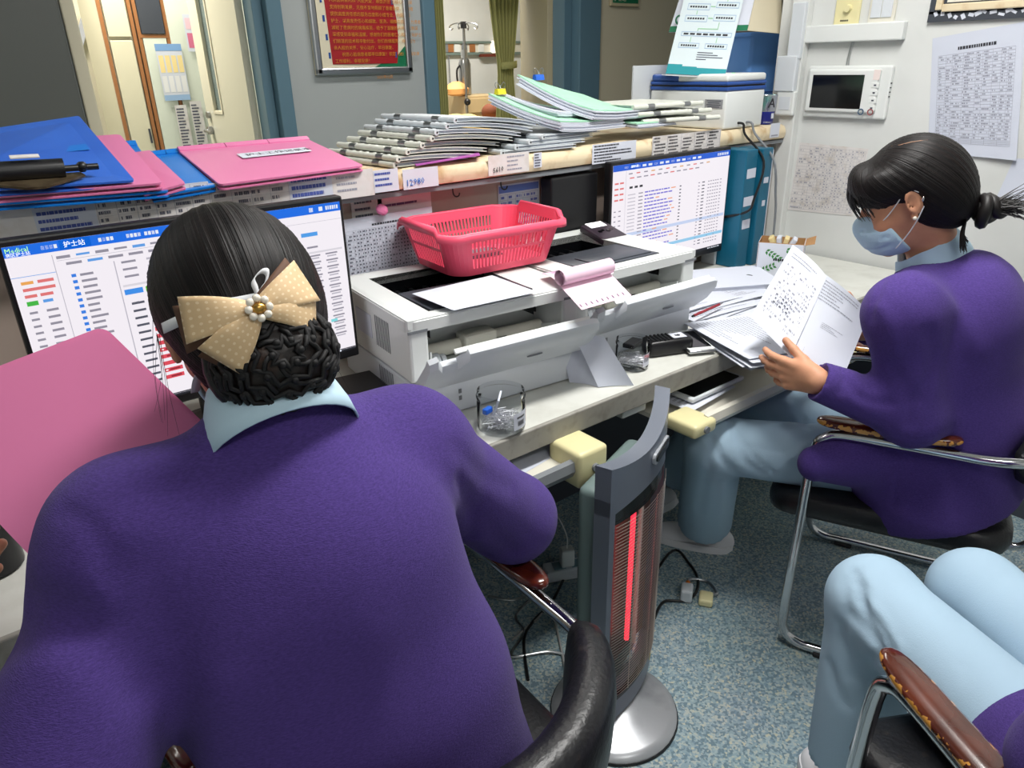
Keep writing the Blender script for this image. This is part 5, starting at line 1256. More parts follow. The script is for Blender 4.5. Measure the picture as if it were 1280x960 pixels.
# loose transparent flap behind the first jar
# ------------------------------------------------------------------ folded sheets with the turquoise clip
t = empty('clipped_sheets', (0, 0, 0), 0, 'folded pale sheets standing with a turquoise binder clip', 'paper')
a, b_, c_ = on(712, 478, 2, .752), on(748, 484, 2, .752), on(783, 484, 2, .752)
h = .135
printed('front_leaf', lambda u, v: Vector(a).lerp(Vector(b_), u)+Vector((.01*v+.006*math.sin(PI*u), .06*v, h*v*(1-.12*u))), [], m_paper2, t, 6, 6)
printed('rear_leaf', lambda u, v: Vector(b_).lerp(Vector(c_)+Vector((.02, -.005, 0)), u)+Vector((-.03*v-.018*v*u, .055*v+.02*u*(1-u), (h*.92-.006*u)*v)), [], m_paper2, t, 6, 6)
p = on(750, 474, 2, .758)
t = empty('binder_clip', (p.x, p.y-.004, .752), .5, 'turquoise binder clip at the foot of the folded sheets', 'clip')
b = MB(); b.prism([(-.011, 0), (.011, 0), (.006, .014), (-.006, .014)], .036, lambda x, y, hh: (hh-.018, x*.8, y+.002)); b.build('clip_body', m_tclip, t)
for s in (-1, 1): MB().tube([(-.012, s*.009, .004), (-.010, s*.022, .006), (0, s*.028, .008), (.010, s*.022, .006), (.012, s*.009, .004)], .0009, 5, 3).build('wire_handle', m_steel, t, smooth=True)
# ------------------------------------------------------------------ hand scanner box, phone, pen
p = on(840, 440, 2, .751); t = empty('black_case', (p.x-.01, p.y+.01, .751), math.radians(-22), 'ribbed black device with a white sticker next to the phone', 'device')
MB().box((0, 0, .021), (.125, .058, .042), bev=.010, seg=3).build('case', m_black, t, smooth=True)
b = MB()
for k in range(6): b.box((-.05+.011*k, 0, .043), (.006, .045, .004), bev=.0015)
b.build('ribs', m_black, t)
MB().box((.028, 0, .0428), (.038, .034, .0012)).build('sticker', m_paper, t)
b = MB(); b.prism([(-.008, -.004), (.002, -.008), (.008, 0), (.003, .006), (-.002, .002), (-.006, .007)], .0004, lambda x, y, hh: (x+.028, y, .0436+hh)); b.build('sticker_mark', m_inkd, t)
c = [on(*q, 2, .77) for q in ((830, 411), (862, 406), (901, 437), (868, 443))]
cen = (c[0]+c[1]+c[2]+c[3])/4; dx = (c[2]-c[1]); ang = math.atan2(dx.y, dx.x)
t = empty('smartphone', (cen.x, cen.y, .756), ang, 'white framed smartphone lying beside the black ribbed device', 'phone')
MB().box((0, 0, .0055), (.150, .074, .009), bev=.004, seg=3).build('body', m_alu, t, smooth=True); b = MB(); b.prism(rrect(.146, .070, .006), .001, lambda x, y, hh: (x, y, .0101+hh)); b.build('bezel', m_white, t)
b = MB(); b.prism(rrect(.118, .064, .002), .0006, lambda x, y, hh: (x-.004, y, .0111+hh)); b.build('screen', m_gloss, t)
t = empty('paper_stack', (0, 0, 0), 0, 'thick pile of printed forms overhanging the desk edge below the red pen', 'paper')
P0, P1 = on(864, 402, 2, .785), on(955, 457, 2, .785); L_ = (P1-P0); L_.z = 0; L_.normalize(); Wd = Vector((-L_.y, L_.x, 0))
if Wd.x < 0: Wd = -Wd
for k in range(9):
    r = random.Random(k); o = P0+Vector((r.uniform(-.012, .012), r.uniform(-.012, .012), 0))+Wd*r.uniform(-.01, .02); a = r.uniform(-.07, .07); d = (L_*math.cos(a)+Wd*math.sin(a))*.297; w_ = (Wd*math.cos(a)-L_*math.sin(a))*.21
    z = .7515+.0036*k
    printed('sheet', lambda u, v, o=o, d=d, w_=w_, z=z: Vector((o.x, o.y, z))+d*u+w_*v+Vector((0, 0, .004*u*u)), pr_lines(16, .06, .1, .94, .92, GREYL, k, .3, .3, .9) if k > 6 else [], m_paper, t, 5, 1, thick=.002)
t = empty('paper_stack', (0, 0, 0), 0, 'loose printed forms under the red pen beside the printer', 'paper')
for k in range(5):
    r = random.Random(20+k); a = r.uniform(-.3, .2)+.2; o = Vector((1.66+.03*k*(1 if k % 2 else -.4), 1.16+.03*k, .7515+.004*k)); d = Vector((math.cos(a), -math.sin(a)*.3+.0, 0)).normalized()
    w_ = Vector((-d.y, d.x, 0)); printed('sheet', lambda u, v, o=o, d=d, w_=w_: o+d*(.297*u)+w_*(.21*v)+Vector((0, 0, .003*math.sin(3*u))), pr_lines(18, .06, .1, .94, .92, GREYL, 60+k, .3, .3, .9), m_paper, t, 5, 1, thick=.003)
t = empty('document_folder', (0, 0, 0), 0, 'white document folder lying below the order table monitor', 'folder')
q = [on(*k, 2, .775) for k in ((849, 357), (944, 372), (908, 331), (880, 328))]
o = Vector((1.80, 1.40, .778)); d = Vector((.30, -.16, 0)); w_ = Vector((.12, .18, 0))
MB().prism([(0, 0), (1, 0), (1, 1), (0, 1)], .014, lambda x, y, hh: o+d*x+w_*y+Vector((0, 0, hh-.014))).build('paper_block', m_paper, t)
MB().prism([(-.02, -.02), (1.02, -.02), (1.02, 1.02), (-.02, 1.02)], .002, lambda x, y, hh: o+d*x+w_*y+Vector((0, 0, hh+.0005))).build('cover', m_paper, t)
MB().prism([(-.02, -.02), (1.02, -.02), (1.02, 1.02), (-.02, 1.02)], .002, lambda x, y, hh: o+d*x+w_*y+Vector((0, 0, hh-.0165))).build('back_board', m_dgrey, t)
a, b_ = on(867, 398, 2, .775), on(903, 382, 2, .775); a = Vector((a.x, a.y, .783)); b_ = Vector((b_.x, b_.y, .783)); dd = (b_-a).normalized()
t = empty('ballpoint_pen', (0, 0, 0), 0, 'dark red ballpoint pen on the loose forms', 'pen')
MB().cyl(a, b_-dd*.02, .0042, seg=10).build('barrel', mat('dark_red', RGB(140, 30, 44), .3), t, smooth=True); MB().cyl(b_-dd*.02, b_, .004, .001, seg=10).build('tip', m_steel, t, smooth=True); MB().cyl(a-dd*.008, a, .003, seg=8).build('button', m_black, t, smooth=True)
# cables and adapter behind the folder
R_ = random.Random(4)
for k in range(3):
    pts = [Vector((2.0+.03*k, 1.50, .757)), Vector((2.10+R_.uniform(-.04, .04), 1.42+R_.uniform(-.05, .03), .757)), Vector((2.06+R_.uniform(-.04, .06), 1.36, .765+.02*R_.random())), Vector((2.14+R_.uniform(-.04, .04), 1.33, .757)), Vector((2.10, 1.28+.02*k, .757))]
    prop(MB().tube(pts, .0025, 6, 8).build('cable', m_black, None, smooth=True), 'thin black cable tangled behind the white document folder', 'cable', 'cables behind the document folder')
# leaf printed carton
cb = empty('printed_carton', (2.29, 1.37, .751), math.radians(-62), 'open white carton printed with green leaves, holding small packets', 'box')
b = MB(); w2, d2, hh = .075, .055, .115
for x0, x1, y0, y1 in ((-w2, w2, -d2, -d2+.002), (-w2, w2, d2-.002, d2), (-w2, -w2+.002, -d2, d2), (w2-.002, w2, -d2, d2)): b.box(((x0+x1)/2, (y0+y1)/2, hh/2), (x1-x0, y1-y0, hh))
b.box((0, 0, .002), (2*w2, 2*d2, .003)); b.build('carton_wall', m_paper, cb)
b = MB()
for x0, x1, y0, y1 in ((-w2+.002, w2-.002, -d2+.002, -d2+.003), (-w2+.002, w2-.002, d2-.003, d2-.002), (-w2+.002, -w2+.003, -d2, d2), (w2-.003, w2-.002, -d2, d2)): b.box(((x0+x1)/2, (y0+y1)/2, hh/2+.002), (x1-x0, y1-y0, hh))
b.build('cardboard_inside', m_card, cb)
MB().quad((w2, -d2, hh), (w2+.03, -d2-.005, hh+.008), (w2+.03, d2, hh+.012), (w2, d2, hh)).build('open_flap', m_card, cb, solid=.001)
def leafs(fx):
    for (cx, cz, ang, n) in ((-.045, .088, -.5, 5), (.02, .095, -.2, 4), (-.05, .02, .5, 4), (.03, .03, .9, 4), (-.02, .055, 1.2, 0)):
        for k in range(n):
            for s in (-1, 1):
                px_, pz_ = cx+.012*k*math.cos(ang), cz+.012*k*math.sin(ang); a = ang+s*.9; L = .015
                yield px_, pz_, a, L
b = MB()
for (x, z, a, L) in leafs(0):
    ca, sa = math.cos(a), math.sin(a); P_ = lambda u, v: (max(-w2, min(w2, x+u*ca-v*sa)), -d2-.0006, max(.002, min(hh-.001, z+u*sa+v*ca)))
    n = len(b.v); b.v += [Vector(P_(*q)) for q in ((0, 0), (L*.4, -.0042), (L, 0), (L*.4, .0042))]; b.face((n, n+1, n+2, n+3))
b.build('leaf_print', m_leaf, cb)
b = MB()
for k in range(8): b.quad((-.02+.007*k, -d2-.0007, .056), (-.0145+.007*k, -d2-.0007, .056), (-.0145+.007*k, -d2-.0007, .064), (-.02+.007*k, -d2-.0007, .064))
b.build('lettering', m_inkd, cb)
for k in range(4): MB().box((-.03+.02*k, .0, hh*.9), (.016, .05, .05), rot=Matrix.Rotation(.3*k-.4, 3, 'Y'), bev=.003).build('packet', m_paper if k % 2 else mat('packet_yellow', RGB(226, 206, 150), .5), cb)
# teal files standing at the wall
for k, (x, y, ang, lab) in enumerate(((2.262, 1.558, .0, 'teal file folder with paper labels standing beside the order table monitor'), (2.338, 1.548, .06, 'teal file folder with a torn white edge standing next to the white wall'))):
    t = empty('file_folder', (x, y, .751), ang, lab, 'folder')
    MB().box((0, 0, .204), (.066, .10, .408), bev=.003).build('cover', m_tealp, t)
    for z, w_ in ((.33, .05), (.235, .055), (.155, .045)) if k == 0 else ((.30, .03), (.22, .02)): MB().box((.004, -.0506, z), (w_, .001, .032 if k == 0 else .02), rot=Matrix.Rotation(.05*(k-.5), 3, 'Y')).build('paper_label', m_paper2, t)
    if k: MB().box((.0345, -.02, .2), (.003, .06, .40)).build('page_edge', m_paper, t)
t = empty('white_binder', (2.222, 1.62, .751), 0, 'thin white board standing between the monitor and the teal files', 'board'); MB().box((0, 0, .10), (.012, .06, .20), bev=.002).build('board', m_white2, t)
for k in range(2):
    y0 = LY0-.004-.006*k; x0 = 2.30+.05*k
    pts = [(x0+.02, 1.66, 1.232), (x0+.02, 1.60, 1.236), (x0+.018, y0-.012, 1.20), (x0, y0-.02-.09, 1.12), (x0-.04*(1-k)+.03*k, y0-.115, 1.0), (2.238, y0-.105, .955) if k == 0 else (x0+.045, y0-.115, .92), (2.221, 1.585, .925) if k == 0 else (x0+.045, y0-.12, .757)]
    prop(MB().tube(pts, .0042, 8, 6).build('power_cable', [m_black, m_grey2][k], None, smooth=True), ['black power cable hanging from the ledge towards the order table monitor', 'grey power cable hanging from the ledge in front of the teal files'][k], 'cable')
# plain black box added to fill the dark area behind the printers
t = empty('black_box', (1.53, 1.637, .751), 0, 'plain black box filling the dark area behind the lit display printer', 'computer'); MB().box((0, 0, .195), (.19, .05, .39), bev=.006).build('case', m_black, t)
# tray contents
t = empty('tablet', (1.50, 1.06, .646), math.radians(1), 'dark tablet in a clear case on the keyboard tray under the papers', 'tablet')
MB().box((0, 0, .008), (.225, .075, .012), bev=.004).build('case', m_white2, t); b = MB(); b.prism(rrect(.20, .062, .006), .001, lambda x, y, h_: (x, y, .0145+h_)); b.build('screen', m_gloss, t)
prop(printed('tray_sheet', flatfn((1.36, 1.0, .6435), (.21, .02, 0), (-.02, .28, 0)), pr_lines(14, seed=71, col=GREYL), m_paper), 'printed sheet on the keyboard tray beneath the tablet', 'paper')
for k in range(3): prop(printed('tray_sheet', flatfn((.74+.02*k, 1.0+.012*k, .656+.004*k), (.21, .03*k, .0), (-.02, .28, 0)), pr_lines(14, seed=81+k, col=GREYL), m_paper2), ['lowest', 'middle', 'topmost'][k]+' printed sheet stuffed into the keyboard tray by the heater', 'paper', 'sheets in the keyboard tray by the heater')
# white extension box with the red label under the desk edge
p = on(795, 500, 1, 1.06); t = empty('wall_socket_box', (p.x, 1.062, .695), 0, 'white socket box with red label fixed under the desk edge', 'socket')
MB().box((0, .03, -.012), (.085, .06, .05), bev=.005).build('case', m_white, t)
lb = MB().box((-.005, -.0012, .018), (.05, .002, .056)).build('paper_tag', m_paper, t)
text('303', .016, basis((.004, -.0026, .034), (1, 0, 0), (0, 0, 1)), m_redink, lb)
b = MB(); b.prism([(-.003, .012), (.003, .012), (.003, 0), (.008, 0), (0, -.012), (-.008, 0), (-.003, 0)], .0004, lambda x, y, hh: (x-.014, -.0026-hh, y+.012)); b.build('red_arrow', m_redink, lb)
b = MB()
for i in range(3): b.box((-.012+.0, -.0024, -.002-.004*i), (.024, .0004, .0012))
b.build('print_lines', m_ink, lb)
# ================================================================== things on the high ledge
def quad4(c): c = [Vector(on(x, y, 1, yy)) for x, y, yy in c]; return lambda u, v: (c[0]*(1-u)+c[1]*u)*(1-v)+(c[3]*(1-u)+c[2]*u)*v
def slab(name, fn, th, mt, parent=None, nu=1, nv=1, r=.0, smooth=False):
    b = MB(); rs = []
    out = [(0, 0), (1, 0), (1, 1), (0, 1)] if not r else [(x+.5, y+.5) for x, y in rrect(1, 1, r, 4)]
    def N(u, v): e = .02; return (Vector(fn(u+e, v))-Vector(fn(u-e, v))).cross(Vector(fn(u, v+e))-Vector(fn(u, v-e))).normalized()
    if nu == 1 and nv == 1:
        b.prism(out, th, lambda x, y, h: Vector(fn(x, y))+N(x, y)*(h-th))
    else:
        b.sheet(fn, nu, nv); n = len(b.v)
        for j in range(nv+1):
            for i in range(nu+1): u, v = i/nu, j/nv; b.v.append(Vector(fn(u, v))-N(u, v)*th)
        for j in range(nv):
            for i in range(nu): a = n+j*(nu+1)+i; b.face((a, a+nu+1, a+nu+2, a+1))
        w = nu+1
        for i in range(nu): b.face((i, n+i, n+i+1, i+1)); q = nv*w+i; b.face((q+1, n+q+1, n+q, q))
        for j in range(nv): q = j*w; b.face((q+w, n+q+w, n+q, q)); q = j*w+nu; b.face((q, n+q, n+q+w, q+w))
    return b.build(name, mt, parent, smooth=smooth, ang=50)
def clipboard(c, mt, label, th=.004, hinge=True, r=.03, lift=.004):
    t = empty('clipboard', (0, 0, 0), 0, label, 'clipboard'); f = quad4(c); g = lambda u, v: Vector(f(u, v))+Vector((0, 0, lift))
    slab('cover', g, th, mt, t, r=r)
    slab('base_board', lambda u, v: g(u, v)-Vector((0, 0, .010)), .003, mt, t, r=r)
    slab('page_block', lambda u, v: g(.03+.94*u, .04+.90*v)-Vector((0, 0, .0045)), .005, m_paper, t)
    if hinge:
        for a, b_ in ((.0, .33), (.335, .66), (.665, 1.0)):
            b = MB(); b.box((0, 0, 0), (1, 1, 1)); p0, p1 = g(a, 1.0), g(b_, 1.0); q = g(a, .93)-p0
            o = MB(); o.rings([[p0+Vector((0, 0, -.014)), p0+Vector((0, 0, .004)), p0+q*.3+Vector((0, 0, .008)), p0+q+Vector((0, 0, .003)), p0+q+Vector((0, 0, -.012))], [p1+Vector((0, 0, -.014)), p1+Vector((0, 0, .004)), p1+q*.3+Vector((0, 0, .008)), p1+q+Vector((0, 0, .003)), p1+q+Vector((0, 0, -.012))]]); o.build('hinge_strip', mt, t)
    return t, g
clipboard([(-70, 262, 1.56), (212, 241, 1.575), (170, 181, 1.93), (-60, 196, 1.93)], m_blue, 'blue clipboard at the bottom of the pile under the steel clip')
clipboard([(-90, 255, 1.56), (204, 231, 1.57), (150, 170, 1.90), (-80, 186, 1.90)], m_pink, 'pink clipboard in the pile between the blue ones', hinge=False)
tb, gb = clipboard([(-110, 246, 1.555), (169, 228, 1.57), (99, 147, 1.93), (-95, 176, 1.93)], m_blue2, 'blue plastic folder on top of the pile with the steel clip', hinge=False, r=.02)
b = MB(); b.sheet(lambda u, v: gb(.3+.6*u, .46+.09*v)+Vector((0, 0, .0006)), 6, 1); b.build('faded_strip', mat('blue_light_strip', RGB(34, 116, 206), .35), tb)
# steel lever clip with black roller
cc = gb(.50, .03); ux_ = (gb(.7, .10)-gb(.4, .10)).normalized(); uy_ = (gb(.5, .3)-gb(.5, .0)).normalized(); un = ux_.cross(uy_)
t = empty('lever_clip', (0, 0, 0), 0, 'tarnished steel lever clip with black roller lying on the blue folder', 'clip')
Pc = lambda x, y, z: cc+ux_*x+uy_*y+un*z
b = MB(); b.prism([(-.085, .012), (-.075, .03), (.085, .03), (.09, .012), (.02, -.035), (-.01, -.035)], .004, lambda x, y, h: Pc(x, y, .003+h)); b.build('plate', mat('tarnished_steel', RGB(110, 96, 74), .45, metal=.6, vary=(40, RGB(70, 56, 40), .4, .7)), t)
b = MB(); b.rings([[Pc(x, .02+.019*math.cos(a), .019+.018*math.sin(a)) for a in [2*PI*k/12 for k in range(12)]] for x in (-.065, -.05, .05, .058)]); b.build('roller_cover', m_black, t, smooth=True)
b = MB(); b.cyl(Pc(.055, .02, .018), Pc(.115, .022, .018), .006, seg=10); b.ball(Pc(.088, .022, .019), .010, 10, 8); b.build('lever', m_black, t, smooth=True)
MB().box(Pc(.0, .02, .044), (.045, .016, .002), rot=Matrix((ux_, uy_, un)).transposed()).build('paper_tag', m_paperold, t)
MB().box(Pc(-.085, .012, .016), (.03, .02, .004), rot=Matrix((ux_, uy_, un)).transposed()).build('tape', m_paperold, t)
clipboard([(180, 246, 1.575), (232, 231, 1.585), (188, 190, 1.85), (150, 195, 1.85)], m_pink, 'small corner of a pink clipboard under the blue pile', hinge=False)
clipboard([(190, 248, 1.58), (270, 234, 1.59), (222, 191, 1.91), (176, 196, 1.91)], m_blue, 'blue clipboard with clear cover between the pile and the wide pink one', hinge=True)
tp, gp = clipboard([(275, 233, 1.565), (455, 209, 1.59), (383, 175, 1.93), (222, 189, 1.90)], m_pink, 'wide pink clipboard with a white title strip', hinge=True)
b = MB(); b.sheet(lambda u, v: gp(.32+.52*u, .52+.14*v)+Vector((0, 0, .004)), 1, 1); ts = b.build('title_strip', m_paper, tp)
o = text('护士工作记录本', .026, Matrix.Identity(4), m_inkd, ts, 'lettering', 'LEFT', 0); map_text(o, lambda x, y: gp(.36+x/.36, .59+y/.36)+Vector((0, 0, .0046)))
# chart holders: board pair, papers and a clamp tube with metal bands on the spine
def chart(i, xs, yn, yf, z, rot, mt, label, wid=.235, papers=.006, droop=0.0):
    t = empty('chart_holder', (xs, (yn+yf)/2, z), rot, label, 'chart holder', 'chart holders piled on the ledge'); L = yf-yn; r = .0075
    MB().tube([(0, -L/2, r), (0, L/2, r)], r, 10).build('clamp_tube', mt, t, smooth=True)
    for q in (-.26, .26): MB().tube([(0, L*q-.014, r), (0, L*q+.014, r)], r*1.10, 10).build('metal_band', m_steel, t, smooth=True)
    MB().box((.002, -L/2-.0005, r), (.004, .002, .004)).build('tube_end', m_black, t)
    f = lambda zz: (lambda u, v: Vector((.004+wid*u, -L/2+.006+(L-.012)*v, zz-droop*u*u)))
    slab('lower_board', f(.004), .002, mt, t, 5, 1); slab('page_block', lambda u, v: f(.004+papers)(u*.97, .02+.96*v), papers-.0005, m_paper2, t, 5, 1); slab('upper_board', f(.007+papers), .002, mt, t, 5, 1)
    b = MB()
    for k in range(9): b.ball((.016, -L/2+.03+(L-.06)*k/8, .0075+papers), (.006, .006, .0022), 8, 6)
    b.build('ring_bumps', mt, t, smooth=True)
    return t
hold = [(.905, 1.605, 1.915, 1.226, .12, m_chart), (.915, 1.60, 1.91, 1.240, .10, m_chart), (.945, 1.605, 1.915, 1.254, .10, m_chart), (.985, 1.61, 1.92, 1.266, .14, m_chart), (1.015, 1.605, 1.915, 1.280, .12, m_chart), (1.035, 1.61, 1.92, 1.293, .10, m_chart2), (1.075, 1.62, 1.93, 1.305, .10, m_chart2), (1.105, 1.63, 1.94, 1.317, .12, m_chart2)]
for i, (xs, yn, yf, z, r, mt) in enumerate(hold):
    chart(i, xs+.0, yn, yf, z-.008, r, mt, ['lowest cream', 'second lowest cream', 'third lowest cream', 'fourth lowest cream', 'topmost cream', 'lowest grey', 'middle grey', 'topmost grey'][i]+' chart holder in the spine pile by the wide pink clipboard', wid=.24+.012*i, droop=.012+.003*i, papers=.005)
for i in range(4):
    t = chart(i, 1.27+.04*i, 1.615, 1.92, 1.218+.010*i, .06*(i-1), m_chart2, ['lowest', 'second lowest', 'second highest', 'highest'][i]+' grey chart holder lying flat beneath the green booklets', wid=.26, papers=.004)
    t['group'] = 'chart holders under the green booklets'
prop(slab('purple_folder', quad4([(520, 206, 1.605), (600, 193, 1.60), (590, 180, 1.85), (500, 190, 1.85)]), .003, mat('purple_plastic', RGB(178, 96, 176), .4)), 'thin purple folder edge under the cream chart holders', 'folder')
# green booklets curling up at their far corner
def booklet(label, o, X, Y, lift, n=7, clip=None):
    t = empty('paper_booklet', (0, 0, 0), 0, label, 'booklet'); o, X, Y = Vector(o), Vector(X), Vector(Y)
    f = lambda k: (lambda u, v: o+X*u+Y*v+Vector((0, 0, lift*max(0, (1-u)*.45+v*.75-.25)**1.6*1.0+.0042*k)))
    for k in range(n):
        r = random.Random(k*7+int(o.x*100)); du, dv = r.uniform(-.03, .03), r.uniform(-.03, .03)
        slab('page', (lambda u, v, k=k, du=du, dv=dv: f(k)(u+du, v+dv)), .0036, m_greenpaper if k == n-1 else m_paper, t, 6, 6, smooth=True)
    return t, f(n)
b1, g1 = booklet('green topped booklet curling up beside the yellow clip', (1.48, 1.612, 1.262), (.28, .02, 0), (-.10, .20, 0), .085)
b2, g2 = booklet('green topped booklet curling highest beside the blue clip', (1.60, 1.615, 1.285), (.30, .03, 0), (-.12, .20, 0), .115)
b3, g3 = booklet('green topped sheets sticking out below the clamped chart holders', (1.78, 1.60, 1.256), (.20, .02, 0), (-.02, .21, 0), .02, 4)
b4, g4 = booklet('ruffled white sheets between the two green booklets', (1.50, 1.66, 1.30), (.15, .02, 0), (-.08, .19, 0), .07, 4)
b4.children[3].data.materials[0] = m_paper
def bclip(p, mt, label, rz):
    t = empty('binder_clip', p, rz, label, 'clip')
    b = MB(); b.prism([(-.009, 0), (.009, 0), (.005, .016), (-.005, .016)], .036, lambda x, y, hh: (hh-.018, x, y)); b.build('clip_body', mt, t)
    for s in (-1, 1): MB().tube([(-.010, s*.004, .014), (-.009, s*.012, .026), (0, s*.014, .034), (.009, s*.012, .026), (.010, s*.004, .014)], .0009, 5, 3).build('wire_handle', m_steel, t, smooth=True)
bclip(g1(.12, 1.0), m_yclip, 'yellow binder clip on the lower green booklet', .2); bclip(g2(.30, 1.0), m_bclip, 'blue binder clip on the upper green booklet', .1)
for i in range(3):
    t = chart(i, 1.76+.03*i, 1.62, 1.93, 1.275+.022*i, -1.62+.05*i, m_chart, ['lowest', 'middle', 'topmost'][i]+' cream chart holder across the green booklets by the blue white device', wid=.27, papers=.006); t.location = (1.985-.02*i, 1.60+.012*i+.0, 1.262+.022*i)
    t.rotation_euler = (0, 0, math.radians(78+4*i)); t['group'] = 'chart holders beside the blue white device'
# blue and white desktop device
t = empty('label_device', (2.24, 1.62, 1.218), 0, 'white desktop device with blue bands at the end of the ledge', 'device')
BX, BY, BH_ = .225, .34, .155
MB().box((BX/2, BY/2, .064), (BX, BY, .126), bev=.008, seg=3).build('lower_case', m_white, t, smooth=True)
MB().box((BX/2, BY/2, .132), (BX+.004, BY+.004, .012), bev=.003).build('blue_band', m_navy, t)
MB().box((BX/2, BY/2, .141), (BX-.004, BY-.004, .006)).build('seam', m_black, t)
MB().box((BX/2, BY/2, .149), (BX+.004, BY+.004, .011), bev=.004).build('blue_band', m_navy, t)
MB().box((BX/2, BY*.36, .167), (BX, BY*.72, .026), bev=.009, seg=3).build('lid', m_white, t, smooth=True); MB().box((BX/2, BY*.80, .167), (BX+.002, BY*.40, .026), bev=.010, seg=3).build('rear_lid', m_navy, t, smooth=True)
lb = MB().box((-.0008, .05, .084), (.001, .075, .030)).build('rating_label', mat('silver_label', RGB(150, 152, 156), .4), t)
b = MB()
for k in range(4): b.box((-.0016, .05, .094-.0065*k), (.0004, .06-.01*(k % 2), .0025))
b.build('print_lines', m_ink, lb)
MB().box((.11, .06, .1805), (.012, .006, .001)).build('indicator', mat('green_led', RGB(90, 230, 110), .3, emit=RGB(90, 230, 110), estr=.6), t)
# flow chart panel standing on the device, calendar stand and blue box behind
t = empty('flow_chart_panel', (0, 0, 0), 0, 'acrylic panel with a printed flow chart standing behind the blue white device', 'sign')
bl, br = Vector(dep(832, 92, 2.58)), Vector(dep(906, 96, 2.52)); X = br-bl; Yv = Vector(dep(872, -70, 2.62))-bl; hgt = Yv.length
fc = lambda u, v: bl+X*u+Yv*v
GB = RGB(150, 176, 206); GG = RGB(140, 190, 150)
pr = []
def boxo(u0, v0, u1, v1, c=GB, w=.008):
    pr.extend([(u0, v0, u1, v0+w*.6, c), (u0, v1-w*.6, u1, v1, c), (u0, v0, u0+w, v1, c), (u1-w, v0, u1, v1, c)])
    n = 7; 
    for k in range(n): pr.append((u0+.04+(u1-u0-.08)*k/n, (v0+v1)/2-.007, u0+.04+(u1-u0-.08)*(k+.75)/n, (v0+v1)/2+.007, INKD))
boxo(.10, .20, .45, .24); boxo(.55, .20, .92, .24); boxo(.10, .29, .95, .325); boxo(.10, .40, .48, .45); boxo(.58, .41, .95, .46); boxo(.10, .49, .48, .54); boxo(.58, .51, .96, .555); boxo(.08, .60, .95, .65)
for u, v0, v1 in ((.28, .245, .285), (.72, .245, .285), (.28, .455, .485), (.75, .56, .595)): pr.append((u-.006, v0, u+.006, v1, GG))
pr += [(.36, .345, .70, .352, GG), (.36, .33, .372, .352, GG), (.69, .345, .702, .40, GG), (.49, .425, .57, .433, GG), (.49, .515, .57, .523, GG)]
for k in range(4): pr.append((.45, .115+.017*k, .62+.09*((k*3) % 4), .122+.017*k, INK))
pr += [(.0, .0, 1, .055, RGB(20, 140, 150)), (.0, .055, .25, .075, RGB(20, 140, 150)), (.25, .055, .5, .062, RGB(20, 140, 150))]
printed('printed_face', fc, pr, mat('panel_face', RGB(206, 218, 222), .3), t, 1, 1)
slab('acrylic_back', lambda u, v: fc(u, v)-X.cross(Yv).normalized()*.002, .003, m_white2, t)
text('急救流程', .018, basis(fc(.12, .70)+X.cross(Yv).normalized()*.002, X, Yv), m_inkd, t, 'lettering', 'LEFT', 0)
slab('support_foot', lambda u, v: fc(u, 0)-Vector((0, 0, .002))+Vector((.05, .06, 0))*v, .004, m_white2, t)
t = empty('tent_card', (0, 0, 0), 0, 'white tent shaped card with a green bottom stripe behind the flow chart', 'sign')
a, b_, tp0, tp1, r_ = Vector(dep(836, 40, 2.72)), Vector(dep(934, 38, 2.62)), Vector(dep(868, -60, 2.78)), Vector(dep(956, -60, 2.68)), Vector(dep(976, 42, 2.72))
slab('front_face', lambda u, v: (a*(1-u)+b_*u)*(1-v)+(tp0*(1-u)+tp1*u)*v, .003, m_paper, t)
slab('green_stripe', lambda u, v: (a*(1-u)+b_*u)*(1-.07*v)+(tp0*(1-u)+tp1*u)*.07*v+Vector((-.002, -.002, 0)), .001, m_green, t)
slab('side_face', lambda u, v: (b_*(1-u)+r_*u)*(1-v)+(tp1*(1-u*.5)+(tp1+r_-b_)*u*.5)*v+Vector((.004, 0, 0)), .003, mat('cream_card', RGB(216, 206, 180), .7), t)
b = MB(); b.tube([Vector(dep(849, 25, 2.69))+Vector((0, 0, .014*math.sin(q)))+cR*(.012*math.cos(q)) for q in [2*PI*k/14 for k in range(14)]], .0035, 6, 1, loop=True); b.build('green_mark', m_green, t)
t = empty('storage_box', (2.80, 1.90, 1.218), math.radians(-6), 'translucent blue storage box at the end of the ledge', 'box')
b = MB(); b.rings([[(x, y, z) for x, y in rrect(.24*k, .15*k, .015)] for z, k in ((0, .92), (.006, .93), (.300, 1.0), (.305, 1.05), (.317, 1.05), (.319, .98))]); b.build('tub', m_bluebox, t, smooth=True)
for z in (.05, .10): MB().box((0, -.0735, z), (.20, .003, .004)).build('moulded_rib', m_navy, t)
for x in (-.05, .0): MB().box((x, -.074, .03), (.012, .004, .006)).build('latch', m_black, t)
